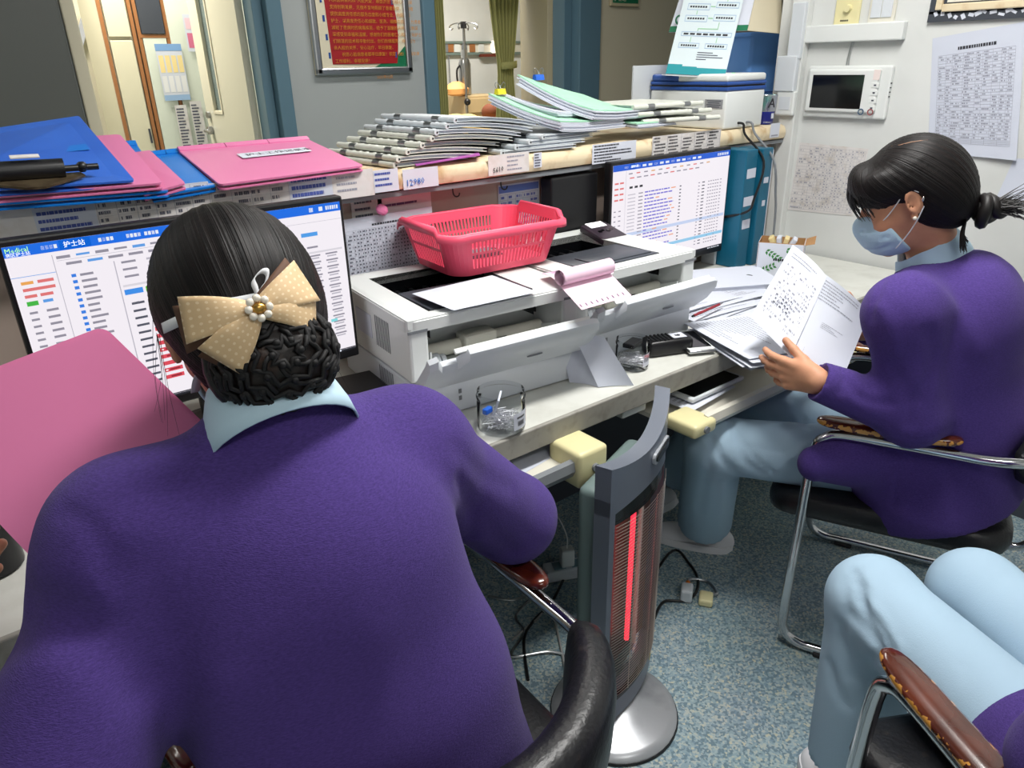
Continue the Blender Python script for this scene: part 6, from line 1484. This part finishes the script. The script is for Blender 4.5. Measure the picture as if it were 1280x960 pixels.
# cup with silver band, socket, white board
p = on(957, 152, 1, 1.655); t = empty('paper_cup', (p.x, 1.66, 1.218), 0, 'silver and navy cup with a large letter A at the end of the ledge', 'cup')
MB().lathe([(.028, 0), (.0295, .002), (.033, .045)], seg=28).build('cup_base', mat('navy_print', RGB(26, 34, 120), .4), t, smooth=True, ang=60)
MB().lathe([(.0331, .045), (.037, .098), (.0385, .100), (.037, .102), (.035, .1), (.030, .02)], seg=28).build('foil_band', m_holo, t, smooth=True, ang=60)
def cupf(x, y, z0, r0=.0336, sl=.075): a = -PI/2-.75+x/.034; r = r0+sl*(y+z0-.045)+.0006; return Vector((r*math.cos(a), r*math.sin(a), z0+y))
o = text('A', .045, Matrix.Identity(4), m_inkd, t, 'lettering', 'CENTER', 0); map_text(o, lambda x, y: cupf(x+.012, y, .073))
o = text('INTENSE A', .0075, Matrix.Identity(4), m_paper, t, 'lettering', 'CENTER', 0); map_text(o, lambda x, y: cupf(x+.006, y, .008, .0334))
MB().box(cupf(.022, 0, .03, .0336), (.012, .002, .018), rot=Matrix.Rotation(-.1, 3, 'Z')).build('white_patch', m_paper, t)
t = empty('wall_socket', (WX-.036, 1.61, 1.29), 0, 'white wall socket plate beside the cup', 'socket')
MB().box((-.010, -.0, 0), (.02, .075, .085), bev=.006).build('plate', m_white, t); MB().box((-.0206, 0, .0), (.0015, .045, .045)).build('rocker', m_white2, t); MB().tube([(-.006, .01, .04), (-.004, .0, .10), (-.004, .012, .15)], .003, 6, 4).build('lead', m_white2, t, smooth=True)
p0 = on(800, 118, 1, 1.96)
t = empty('white_board_card', (2.28, 1.975, 1.218), 0, 'small pale board standing behind the blue white device', 'board'); MB().box((-.03, 0, .105), (.19, .006, .21)).build('board', m_white2, t); MB().box((-.03, .03, .003), (.19, .05, .006)).build('foot', m_white2, t)
# pink clipboard held upright by the nurse with the bow
T_, L_, B_ = dep(130, 412, .955), dep(-135, 514, .885), dep(52, 710, .85)
t = empty('held_clipboard', (0, 0, 0), 0, 'pink clipboard held upright before the large monitor', 'clipboard')
slab('cover', lambda u, v: L_+(T_-L_)*u+(B_-L_)*(1-v)-(B_-L_)*0 if False else B_+(T_-L_)*u+(L_-B_)*v, .003, m_pink, t, r=.05)
slab('back_board', lambda u, v: B_+(T_-L_)*u+(L_-B_)*v+Vector((.002, .010, .002)), .003, m_pink, t, r=.05)
slab('page_block', lambda u, v: B_+(T_-L_)*(.03+.94*u)+(L_-B_)*(.03+.94*v)+Vector((.001, .006, .001)), .005, m_paper, t)
# sheets in the hands of the reading nurse
def held(name, c, prints, label, nu=6):
    c = [Vector(dep(*k)) for k in c]
    f = lambda u, v: (c[0]*(1-u)+c[1]*u)*(1-v)+(c[3]*(1-u)+c[2]*u)*v - cF*(.012*math.sin(PI*u)*math.sin(PI*.6*v))
    return prop(printed(name, f, prints, m_paper, None, nu, nu), label, 'paper')
pt = pr_table([1]*9, 14, .10, .14, .92, .80, GREYL, .7, .001, 91, False, .5, lines=False)+pr_lines(2, .1, .86, .9, .94, GREYL, 92, .3)+pr_table([1]*5, 4, .2, .3, .6, .48, INK, .9, .001, 95, False, .5, lines=False)+[(.1, .18+.13*k, .92, .182+.13*k, GREYL) for k in range(5)]
held('held_sheet', [(938, 396, 1.76), (988, 446, 1.645), (1034, 346, 1.70), (991, 306, 1.81)], pt, 'printed table sheet held by the reading nurse, tilted over the desk')
held('held_sheet', [(986, 442, 1.655), (1054, 472, 1.615), (1087, 391, 1.65), (1029, 341, 1.71)], pr_lines(7, .06, .70, .8, .96, GREYL, 93, .35)+pr_lines(4, .3, .42, .75, .5, GREYL, 94, .3)+[(.2, .02, .202, .9, INK)], 'mostly blank printed sheet held flat against the reading nurse sleeve')
# ================================================================== things on the white wall
def wl(px, py): return on(px, py, 0, WX)
t = empty('wall_intercom', (0, 0, 0), 0, 'white wall intercom with a dark screen and buttons', 'intercom')
c = [wl(1016, 81), wl(1121, 79), wl(1108, 151), wl(1006, 148)]; y1, y0 = max(q.y for q in c), min(q.y for q in c); zc = [1.245, 1.415]
cy, cz, W, H = (y0+y1)/2, (zc[0]+zc[1])/2, y1-y0, zc[1]-zc[0]
MB().box((WX-.010, cy, cz), (.02, W, H), bev=.006).build('back_plate', m_white, t)
MB().box((WX-.024, cy+.012, cz+.004), (.016, W-.045, H-.030), bev=.007, seg=3).build('front_shell', m_white, t)
fx = WX-.0322
s0, s1, z0, z1 = cy+W*.40, cy-W*.22, cz-H*.31, cz+H*.33
MB().box((fx, (s0+s1)/2, (z0+z1)/2), (.0016, s0-s1, z1-z0)).build('screen', m_gloss, t)
for k in range(4):
    b = MB(); z = cz+H*.14-.024*k; b.box((fx, cy-W*.355, z), (.002, .026, .016), bev=.0008); q = b.build('button', m_white, t)
    MB().box((fx-.0012, cy-W*.355, z), (.0006, .008, .005)).build('button_mark', m_ink, q)
MB().box((fx-.0002, cy-W*.355, cz+H*.33), (.001, .022, .032)).build('emblem_patch', mat('pale_emblem', RGB(226, 212, 208), .5), t)
for k, cc in enumerate(((60, 90, 120), (150, 80, 80))):
    b = MB(); b.tube([(fx-.001, cy-W*(.24+.11*k)+.009*math.cos(q), cz-H*.36+.009*math.sin(q)) for q in [2*PI*i/16 for i in range(16)]], .0018, 6, 1, loop=True); b.build('round_key', mat('ring_%d' % k, RGB(*cc), .4), t)
for k in range(4): MB().box((WX-.014, cy-W/2-.0006, cz+.03-.014*k), (.008, .001, .004)).build('side_slot', m_inkd, t)
for k in range(2): MB().tube([(WX-.004, cy+.02-.008*k, cz+H/2), (WX-.005, cy+.018-.006*k, cz+H/2+.03), (WX-.004, cy+.012-.006*k, 1.50)], .002, 6, 3).build('wire', m_alu, t, smooth=True)
t = empty('wall_switch', (0, 0, 0), 0, 'cream wall plate with a dimmer knob and a double switch', 'switch')
a, b_ = wl(1046, 10), wl(1122, 10); mid = (a.y+b_.y)/2
MB().box((WX-.006, a.y-.045, 1.585), (.012, .088, .088), bev=.004).build('dimmer_plate', m_cream2, t); MB().box((WX-.006, b_.y+.045, 1.587), (.012, .088, .092), bev=.004).build('switch_plate', m_offw, t)
b = MB(); b.cyl((WX-.012, a.y-.05, 1.592), (WX-.026, a.y-.05, 1.592), .013, .011, 16); kn = b.build('knob', m_cream2, t, smooth=True)
for q in (-.018, .018): MB().box((WX-.0135, b_.y+.045+q, 1.590), (.004, .034, .062), bev=.0015).build('rocker', m_white2, t)
b = MB()
for k in range(5): b.box((WX-.0124, a.y-.028-.006*k, 1.556), (.0006, .004, .005))
b.build('lettering', m_inkd, t)
def wall_sheet(name, px, prints, paper, label, nu=1, curl=0):
    p = [wl(*q) for q in px]
    def f(u, v):
        q = (p[0]*(1-u)+p[1]*u)*(1-v)+(p[3]*(1-u)+p[2]*u)*v
        return Vector((WX-.0015-curl*(u*.3+(1-v))*(1-v)*u, q.y, q.z))
    return prop(printed(name, f, prints, paper, None, nu, nu, off=.0007), label, 'paper')
wall_sheet('roster_sheet', [(985, 262), (1066, 270), (1086, 186), (1000, 178)], pr_table([2, 1, 1]+[.6]*14, 22, .02, .03, .98, .96, GREYL, .7, .0010, 101, False, .5), m_paperold, 'worn printed roster taped below the intercom')
wall_sheet('schedule_sheet', [(1160, 190), (1273, 200), (1282, 27), (1166, 48)], pr_table([1, .8, 1.4, 1.6, .8, 1.2, 1, .8, .8], 30, .08, .14, .92, .84, GREYL, .85, .0010, 102, True, .6)+pr_table([1]*6, 3, .08, .10, .92, .14, INK, 0, .0012, 103, False), m_paper2, 'large printed schedule hanging below the framed board', 6, .012)
wall_sheet('blank_sheet', [(1246, 246), (1330, 262), (1335, 200), (1268, 198)], [], m_paper2, 'plain pale sheet curling off the wall behind the nurse knot', 4, .03)
t = empty('notice_board', (0, 0, 0), 0, 'framed card board with a dirty cream edge high on the white wall', 'board')
p0, p1 = wl(1162, 22), wl(1300, 18)
yA, yB = p0.y, .55
MB().box((WX-.006, (yA+yB)/2, 1.73), (.012, yA-yB, .34)).build('board', m_dgrey, t)
MB().box((WX-.012, (yA+yB)/2-.02, 1.575), (.02, yA-yB-.04, .022), bev=.003).build('frame_edge', m_ledge, t); MB().box((WX-.012, yA-.03, 1.73), (.02, .02, .32), bev=.003).build('frame_edge', m_ledge, t)
MB().box((WX-.0128, (yA+yB)/2-.02, 1.74), (.003, yA-yB-.06, .30)).build('panel', m_offw, t)
for k in range(5):
    y = yA-.075-.066*k; pk = MB().box((WX-.0150, y, 1.655), (.002, .052, .11)).build('card_pocket', m_green, t); MB().box((WX-.0162, y, 1.655), (.002, .047, .105)).build('card', m_paper, pk)
R = random.Random(8)
for k in range(14): MB().box((WX-.0125, yA-.02-.02*k-.01*R.random(), 1.548+.012*R.random()), (.001, .008+.012*R.random(), .006+.01*R.random()), rot=Matrix.Rotation(R.uniform(-.6, .6), 3, 'X')).build('paint_scrap', m_paper, t)
MB().box((WX-.009, (yA+yB)/2, 1.552), (.006, yA-yB, .03)).build('lower_strip', m_dgrey, t)
# ================================================================== floor things under the desk
t = empty('power_strip', (1.30, 1.30, 0), math.radians(-25), 'white power strip with a charger plugged in on the floor behind the heater', 'power strip')
MB().box((0, 0, .02), (.26, .055, .038), bev=.005).build('case', m_white2, t)
for k in range(4):
    q = MB().box((-.085+.055*k, 0, .0395), (.036, .036, .002)).build('outlet', mat('outlet_blue', RGB(120, 150, 160), .5), t)
MB().box((-.06, 0, .07), (.042, .036, .06), bev=.006).build('charger', m_white, t)
MB().tube([(-.06, 0, .10), (-.058, .01, .14), (-.075, .06, .18), (-.10, .1, .14)], .002, 6, 4).build('charger_lead', m_white, t, smooth=True)
t = empty('plug', (1.44, 1.02, 0), .6, 'white plug with orange tip lying beside the heater', 'plug')
MB().box((0, 0, .022), (.045, .034, .042), bev=.006).build('plug_body', m_white2, t); MB().cyl((.022, 0, .022), (.05, 0, .020), .010, .007, 10).build('orange_boot', m_orange, t, smooth=True)
MB().box((-.0, -.055, .012), (.05, .04, .022), bev=.006).build('adapter', m_cream2, t); MB().tube([(.05, 0, .02), (.085, -.012, .008), (.085, -.06, .006), (.04, -.085, .006), (.02, -.06, .012)], .005, 8, 5).build('lead', m_alu, t, smooth=True)
def cord(pts, r, mt, label): return prop(MB().tube(pts, r, 8, 8).build('extension_cord', mt, None, smooth=True), label, 'cord')
f = lambda x, y, z=.005: Vector(on(x, y, 2, z))
cord([(1.06, .93, .06), (1.15, 1.02, .01), f(836, 692), f(862, 705), f(873, 730), f(860, 750), f(830, 752), (1.30, 1.02, .006)], .0042, m_black, 'black cord looping on the floor beside the heater')
cord([f(740, 690, .02), f(712, 712), f(690, 752), f(668, 775), f(655, 800), f(660, 850)], .0042, m_black, 'black cord running from the power strip past the chair arm')
cord([f(610, 745), f(640, 750), f(668, 742), f(645, 770), f(655, 790), f(640, 820), f(690, 815), f(735, 830)], .004, m_alu, 'pale grey cord lying in loops behind the armchair')
cord([f(640, 800), f(670, 775), f(690, 765), f(720, 900), f(728, 890), f(722, 870)], .0035, mat('grey_cord', RGB(150, 150, 148), .5), 'thin grey cord curling round the heater base')
t = empty('pen_holder', (-.06, 1.22, .751), 0, 'black pens standing in a dark holder behind the held clipboard', 'holder')
MB().lathe([(.035, 0), (.04, .004), (.04, .09), (.036, .09), (.034, .006)], seg=18).build('pot', m_black, t, smooth=True, ang=40)
for k in range(5): MB().cyl((.012*math.cos(k*1.3), .012*math.sin(k*1.3), .01), (.03*math.cos(k*1.3), .03*math.sin(k*1.3), .15+.01*k), .004, seg=8).build('pen', [m_black, m_inkb, m_black, m_navy, m_black][k], t, smooth=True)
# ================================================================== the hallway and the rooms behind
# framed notice on the grey wall
t = empty('framed_notice', (0, 0, 0), 0, 'silver framed red notice with yellow writing on the grey wall', 'frame')
Y = 3.995; a, b_ = on(394, 94, 1, Y), on(513, 91, 1, Y); x0, x1, zb, ztp = a.x, b_.x, 1.405, 2.15
MB().box(((x0+x1)/2, Y-.008, (zb+ztp)/2), (x1-x0, .016, ztp-zb)).build('backing', m_cream, t)
for bx in (((x0+x1)/2, Y-.02, zb+.016, x1-x0, .036), ((x0+x1)/2, Y-.02, ztp-.016, x1-x0, .036)): MB().box(bx[:3], (bx[3], .03, bx[4]), bev=.008).build('frame_bar', m_alu, t)
for x in (x0+.018, x1-.018): MB().box((x, Y-.02, (zb+ztp)/2), (.036, .03, ztp-zb), bev=.008).build('frame_bar', m_alu, t)
rx0, rx1, rz0, rz1 = on(414, 78, 1, Y).x, on(491, 78, 1, Y).x, on(450, 80, 1, Y).z, 2.05
rd = printed('red_sheet', lambda u, v: (rx0-.02*v+(rx1-rx0+.02)*u+.0*v+.025*u*math.sin(PI*min(1, v*1.6)), Y-.0175-.006*math.sin(PI*u), rz0+(rz1-rz0)*v), [], m_red, t, 8, 8)
for k, s in enumerate(('我科患者自入院以来医护人员悉心照料', '人民医院肾内科“大医大爱，悬壶济世”的核心价值观', '支持创新发展，无微不至地照顾了患者身体，对患者', '提供高度责任感的服务态度和小组专业，向医生和', '护士，以高度责任心和细致、医洗、细株的技术，为患者', '减轻了患病时的病痛疾苦，给予了温暖的关怀，让我深', '深感受到幸福和温暖，感谢你们的医者仁心和护士站护士', '们精湛的技术和辛勤付出，你们热情服务，待患者为', '亲人般的关怀，安心治疗，早日康复。', '　　祝愿心脏病患者都早日康复！祝您（她）幸福安康', '工作顺利，幸福安康！')):
    text(s, .0225, basis((rx0+.012, Y-.026, 1.80-.0330*k), (1, 0, 0), (0, 0, 1)), m_yellow, t, 'lettering', 'LEFT', 0)
text('祝愿人：我科患者', .021, basis((rx1-.02, Y-.026, 1.80-.033*11.6), (1, 0, 0), (0, 0, 1)), m_yellow, t, 'lettering', 'RIGHT', 0); text('2021年12月', .021, basis((rx1-.02, Y-.026, 1.80-.033*12.6), (1, 0, 0), (0, 0, 1)), m_yellow, t, 'lettering', 'RIGHT', 0)
b = MB(); b.prism([(x1-.24, zb+.034), (x1-.036, zb+.034), (x1-.036, zb+.14), (x1-.09, zb+.09)], .001, lambda x, z, h: (x, Y-.0165-h, z)); b.build('green_corner', m_green, t)
for k in range(4):
    for x in (rx0-.012-.006*k, rx1+.014): MB().box((x, Y-.0172, 1.50+.09*k), (.012, .002, .03)).build('blue_tab', m_navy, t)
# door plate on the beige wall
t = empty('door_plate', (0, 0, 0), 0, 'dark green door plate with a metal frame on the beige wall', 'sign')
a, b_ = on(762, 8, 1, 3.99), on(797, 8, 1, 3.99); MB().box(((a.x+b_.x)/2, 3.985, 1.87), (b_.x-a.x, .02, .16), bev=.004).build('frame', m_ledgetop, t); MB().box(((a.x+b_.x)/2, 3.974, 1.875), (b_.x-a.x-.03, .004, .13)).build('plate', m_green, t)
text('护士站', .04, basis(((a.x+b_.x)/2-.06, 3.970, 1.835), (1, 0, 0), (0, 0, 1)), m_cream, t, 'lettering', 'CENTER', 0)
# cabinet room: each unit is built on the plane it stands on
def bx_px(y, pxa, pxb, pyr=120): return on(pxa, pyr, 1, y).x, on(pxb, pyr, 1, y).x
def cabinet(name, pxa, pxb, y, dpt, label, mt, door=True, shelf=None):
    x0, x1 = bx_px(y, pxa, pxb); t = empty(name, ((x0+x1)/2, y, 0), 0, label, 'cabinet'); w_ = x1-x0
    MB().box((0, dpt/2+.02, 1.05), (w_, dpt, 2.1)).build('body', mt, t)
    for s in (-1, 1): MB().box((s*(w_/2-.01), .008, 1.05), (.02, .022, 2.1)).build('edge_band', m_brown, t)
    if door:
        for z0, z1 in ((.02, 1.62), (1.64, 2.09)): d = MB().box((.0, .004, (z0+z1)/2), (w_-.06, .02, z1-z0), bev=.003).build('door', mt, t); MB().box((w_*.28, -.010, min(1.05, z0+.2)), (.012, .008, .09)).build('handle', m_dgrey, d)
    return t, w_
m_cab = mat('cabinet_cream', RGB(214, 208, 182), .4); m_cab2 = mat('cabinet_pale', RGB(214, 220, 206), .4)
cabinet('tall_cabinet', 146, 186, 5.45, .5, 'narrow cream cabinet with brown edges in the lit room', m_cab)
t_, w_ = cabinet('tall_cabinet', 188, 226, 5.45, .5, 'pale cabinet with a calendar on its door in the lit room', m_cab2, door=False)
MB().box((0, .006, .83), (w_-.05, .02, 1.62)).build('door', m_cab2, t_); sh = MB().box((0, .01, 1.645), (w_-.02, .03, .02)).build('shelf_edge', m_brown, t_); MB().box((0, .0005, 1.86), (w_-.05, .02, .40)).build('open_bay', m_dgrey, t_)
x0, x1 = bx_px(5.44, 193, 226, 60)
prop(printed('wall_calendar', flatfn((x0, 5.43, 1.26), (x1-x0, 0, 0), (0, 0, .34)), [(0, .88, 1, 1, RGB(120, 160, 206)), (0, 0, 1, .1, RGB(150, 180, 214))]+[(.06+.24*k, .5, .24+.24*k, .8, RGB(236, 214, 150)) for k in range(4)]+[(.06+.24*k, .15, .24+.24*k, .44, RGB(226, 226, 226)) for k in range(4)], m_paper), 'calendar sheet with blue heading on the pale cabinet', 'calendar')
for k in range(2):
    xx = x0+.05+.10*k; prop(printed('list_strip', flatfn((xx, 5.428, .93+.02*k), (.075, 0, 0), (0, 0, .30)), pr_lines(14, .1, .05, .95, .95, INK, 120+k, .5, .4, .9, (.1, .3)), m_paperold), ['narrow printed list below the calendar', 'paler narrow printed list below the calendar'][k], 'paper')
x0, x1 = bx_px(5.44, 227, 262); S('wall_office_side', [(x0, 2.2, 5.44, 5.5, 0, 2.7)], m_cab2)
q = on(240, 35, 1, 5.43); prop(printed('notice_card', flatfn((q.x-.05, 5.425, q.z-.14), (.10, 0, 0), (0, 0, .22)), [(.1, .1, .9, .5, RGB(206, 110, 140)), (.1, .6, .9, .9, RGB(226, 190, 200))], m_paper), 'pink printed card on the pale wall beside the office door', 'card')
q = on(248, 30, 1, 5.43); prop(printed('chart_strip', flatfn((q.x-.02, 5.432, q.z-.25), (.13, 0, 0), (0, 0, .55)), pr_lines(12, seed=130), m_cream), 'long cream chart behind the pink printed card', 'paper')
# door holder bits on the cream wall
q = on(112, 48, 1, 6.44)
t = empty('wall_rack', (q.x, 6.42, q.z), 0, 'small white wall rack with a red tag in the lit room', 'rack'); MB().box((.10, -.03, -.05), (.12, .06, .32), bev=.01).build('rack', m_white, t); MB().box((-.04, -.03, .06), (.05, .04, .30), rot=Matrix.Rotation(.45, 3, 'Y')).build('leaflet', m_paper, t); MB().box((.19, -.03, -.14), (.09, .03, .10)).build('red_tag', mat('red_tag', RGB(170, 70, 50), .5), t)
# ward: bed head rail, drip stand, thermos, cabinet, bed, curtains
t = empty('bed_head_unit', (0, 0, 0), 0, 'wall rail with sockets behind the ward bed', 'wall unit')
Yw = 7.39; za, zb2 = on(600, 53, 1, Yw).z, on(600, 67, 1, Yw).z; xa, xb = on(545, 60, 1, Yw).x, on(700, 60, 1, Yw).x
for z in (za, zb2): MB().box(((xa+xb)/2, Yw-.02, z), (xb-xa, .04, .025)).build('rail', mat('rail_green', RGB(110, 126, 120), .4), t)
MB().box(((xa+xb)/2, Yw-.008, (za+zb2)/2), (xb-xa, .016, za-zb2)).build('panel', m_offw, t)
for k, px in enumerate((555, 562, 570, 579, 589, 600)): p = on(px, 60, 1, Yw); MB().box((p.x, Yw-.022, (za+zb2)/2), (.075, .015, .085), bev=.004).build('socket', [m_grey2, m_brown, m_white][k % 3], t)
p = on(620, 61, 1, Yw-.02); lampb = MB().box((p.x, Yw-.04, (za+zb2)/2+.01), (.15, .05, .13), bev=.006).build('reading_light', mat('warm_light', RGB(255, 240, 225), .4, emit=(1, .9, .8, 1), estr=1.2), t); MB().box((p.x-.08, Yw-.05, zb2-.02), (.34, .06, .03)).build('shelf', mat('mahogany', RGB(110, 50, 36), .4), t)
p = on(583, 120, 1, 6.57); t = empty('drip_stand', (p.x, 6.57, 0), .3, 'tall steel drip stand with four hooks in the ward', 'drip stand')
zt_ = on(583, 30, 1, 6.57).z
MB().cyl((0, 0, .05), (0, 0, zt_), .014, seg=10).build('pole', m_steel, t, smooth=True); MB().cyl((0, 0, zt_-.04), (0, 0, zt_+.02), .03, seg=10).build('hub', m_black, t, smooth=True)
for k in range(4): a = PI/2*k+.3; dx_, dy_ = math.cos(a), math.sin(a); MB().tube([(0, 0, zt_), (.06*dx_, .06*dy_, zt_+.01), (.13*dx_, .13*dy_, zt_-.005), (.15*dx_, .15*dy_, zt_-.03), (.13*dx_, .13*dy_, zt_-.05), (.11*dx_, .11*dy_, zt_-.035)], .006, 6, 3).build('hook', m_steel, t, smooth=True)
MB().ball((0, -.01, 1.08), .035, 12, 8).build('clamp_knob', m_black, t, smooth=True)
for k in range(5): a = 2*PI*k/5; MB().tube([(0, 0, .09), (.05*math.cos(a), .05*math.sin(a), .07), (.09*math.cos(a), .09*math.sin(a), .02)], .012, 6).build('foot', m_steel, t, smooth=True)
p = on(580, 125, 1, 6.9); zc0 = on(585, 119, 1, 6.75).z
t = empty('bedside_cabinet', (p.x+.08, 6.85, 0), 0, 'tan bedside cabinet behind the ward bed', 'cabinet'); MB().box((0, .0, zc0/2), (.50, .42, zc0), bev=.01).build('body', mat('tan_cabinet', RGB(190, 168, 128), .5), t); MB().box((0, -.215, zc0-.10), (.44, .02, .14), bev=.004).build('drawer', mat('tan_cabinet', RGB(190, 168, 128), .5), t)
p = on(579, 110, 1, 6.85); t = empty('thermos_flask', (p.x-.02, 6.78, zc0), 0, 'steel thermos flask on the bedside cabinet', 'flask')
ht = .44; MB().lathe([(.05, 0), (.062, .01), (.064, ht*.68), (.05, ht*.78), (.034, ht*.82)], seg=22).build('body', m_steel, t, smooth=True, ang=50); MB().lathe([(.034, ht*.82), (.036, ht*.9), (.03, ht)], seg=18).build('stopper', m_alu, t, smooth=True, ang=50); MB().tube([(-.062, 0, ht*.25), (-.095, 0, ht*.3), (-.1, 0, ht*.55), (-.06, 0, ht*.66)], .010, 8, 4).build('handle', m_black, t, smooth=True)
p = on(571, 118, 1, 6.7); t = empty('orange_bag', (p.x, 6.70, zc0), 0, 'crumpled orange bag beside the thermos flask', 'bag'); MB().lathe([(.05, 0), (.11, .02), (.12, .07), (.07, .12), (.03, .14)], seg=16, sx=1.2, sy=.8).build('bag', mat('orange_bag', RGB(238, 176, 110), .6), t, smooth=True)
for x, lab in ((on(555, 90, 1, 7.36).x, 'thin hanging call cord with a dark knob near the ward rail'), (on(562, 90, 1, 7.36).x, 'shorter call cord with a grey knob near the ward rail')):
    t = empty('call_cord', (x, 7.36, 0), 0, lab, 'cord'); L0 = 1.02 if 'dark' in lab else 1.08; MB().cyl((0, 0, L0), (0, 0, zb2-.02), .006, seg=6).build('cord', m_grey2, t); MB().ball((0, 0, L0), .04 if 'dark' in lab else .03, 10, 8).build('knob', m_black if 'dark' in lab else m_grey2, t, smooth=True)
# bed with yellow quilt
t = empty('hospital_bed', (0, 0, 0), 0, 'ward bed with a rumpled yellow quilt', 'bed')
p = on(578, 138, 1, 5.9); bx0 = p.x
MB().box((bx0+.15, 5.83, .50), (1.0, 1.3, .16), bev=.04).build('mattress', m_white2, t); MB().box((bx0+.15, 5.83, .38), (1.04, 1.3, .06)).build('frame', m_alu, t)
for sx in (-.4, .7):
    for sy in (5.25, 6.4): MB().cyl((bx0+sx-.0, sy, 0), (bx0+sx, sy, .38), .02, seg=8).build('leg', m_alu, t, smooth=True)
F = Field()
for (px, py, r, zz) in ((570, 148, .17, 0), (590, 145, .15, 0), (555, 150, .16, .0)):
    q = on(px, py, 1, 5.7); F.ell((q.x, 5.7, .72), (r*1.5, .35, .30), None, .12)
F.ell((bx0+.1, 5.9, .58), (.55, .6, .14), None, .1); q = on(572, 150, 1, 5.7)
for k in range(5): F.fold([V3(bx0-.35+.14*k, 5.4, 1.0), V3(bx0-.25+.13*k, 5.75, 1.02)], .03, .015)
np_mesh('quilt', [F.mesh(.02)], m_yblanket, t)
q = on(548, 140, 1, 5.3); t = empty('folded_blanket', (q.x+.05, 5.35, .60), 0, 'tan folded blanket over the bed end beside the curtain', 'blanket'); MB().box((0, 0, .24), (.20, .3, .52), rot=Matrix.Rotation(-.45, 3, 'Y'), bev=.04, seg=3).build('cloth', mat('tan_blanket', RGB(206, 184, 140), .85), t, smooth=True)
q = on(613, 136, 1, 6.0); t = empty('brown_cushion', (q.x, 6.0, q.z-.05), 0, 'small brown round cushion at the bed head', 'cushion'); MB().ball((0, 0, .02), (.09, .09, .08), 14, 10).build('cushion', mat('brown_cloth', RGB(120, 66, 42), .8), t, smooth=True)
def curtain(pxs, y, label, tie=None):
    t = empty('ward_curtain', (0, 0, 0), 0, label, 'curtain'); x0, x1 = on(pxs[0], 60, 1, y).x, on(pxs[1], 60, 1, y).x; cx, hw = (x0+x1)/2, (x1-x0)/2; zk = on(600, tie, 1, y).z if tie else None
    def f(u, v):
        z = .35+2.2*v; k = 1.0
        if zk: k = .42+.58*min(1, abs(z-zk)/.75)**.8 if z > zk else .42+.25*min(1, abs(z-zk)/.5)
        s = 2*u-1; return (cx+s*hw*k, y+.035*math.sin(u*46)*k+.02, z)
    MB().sheet(f, 90, 24).build('cloth', m_curtain, t, smooth=True, ang=180)
    MB().sheet(lambda u, v: Vector(f(u, .70+.3*v))+Vector((0, -.012, 0)), 90, 4).build('header_band', mat('dark_green_band', RGB(96, 96, 56), .8), t, smooth=True, ang=180)
    if zk: MB().sheet(lambda u, v: (cx+(2*u-1)*hw*.46, y-.04*math.sin(PI*u)-.02, zk-.02+.05*v+.01*u), 8, 1).build('tie_back', m_curtain, t, smooth=True, solid=.004)
curtain((612, 655), 4.75, 'green ward curtain gathered with a tie beside the tan door', 84)
curtain((536, 557), 4.55, 'green ward curtain hanging at the blue door frame')
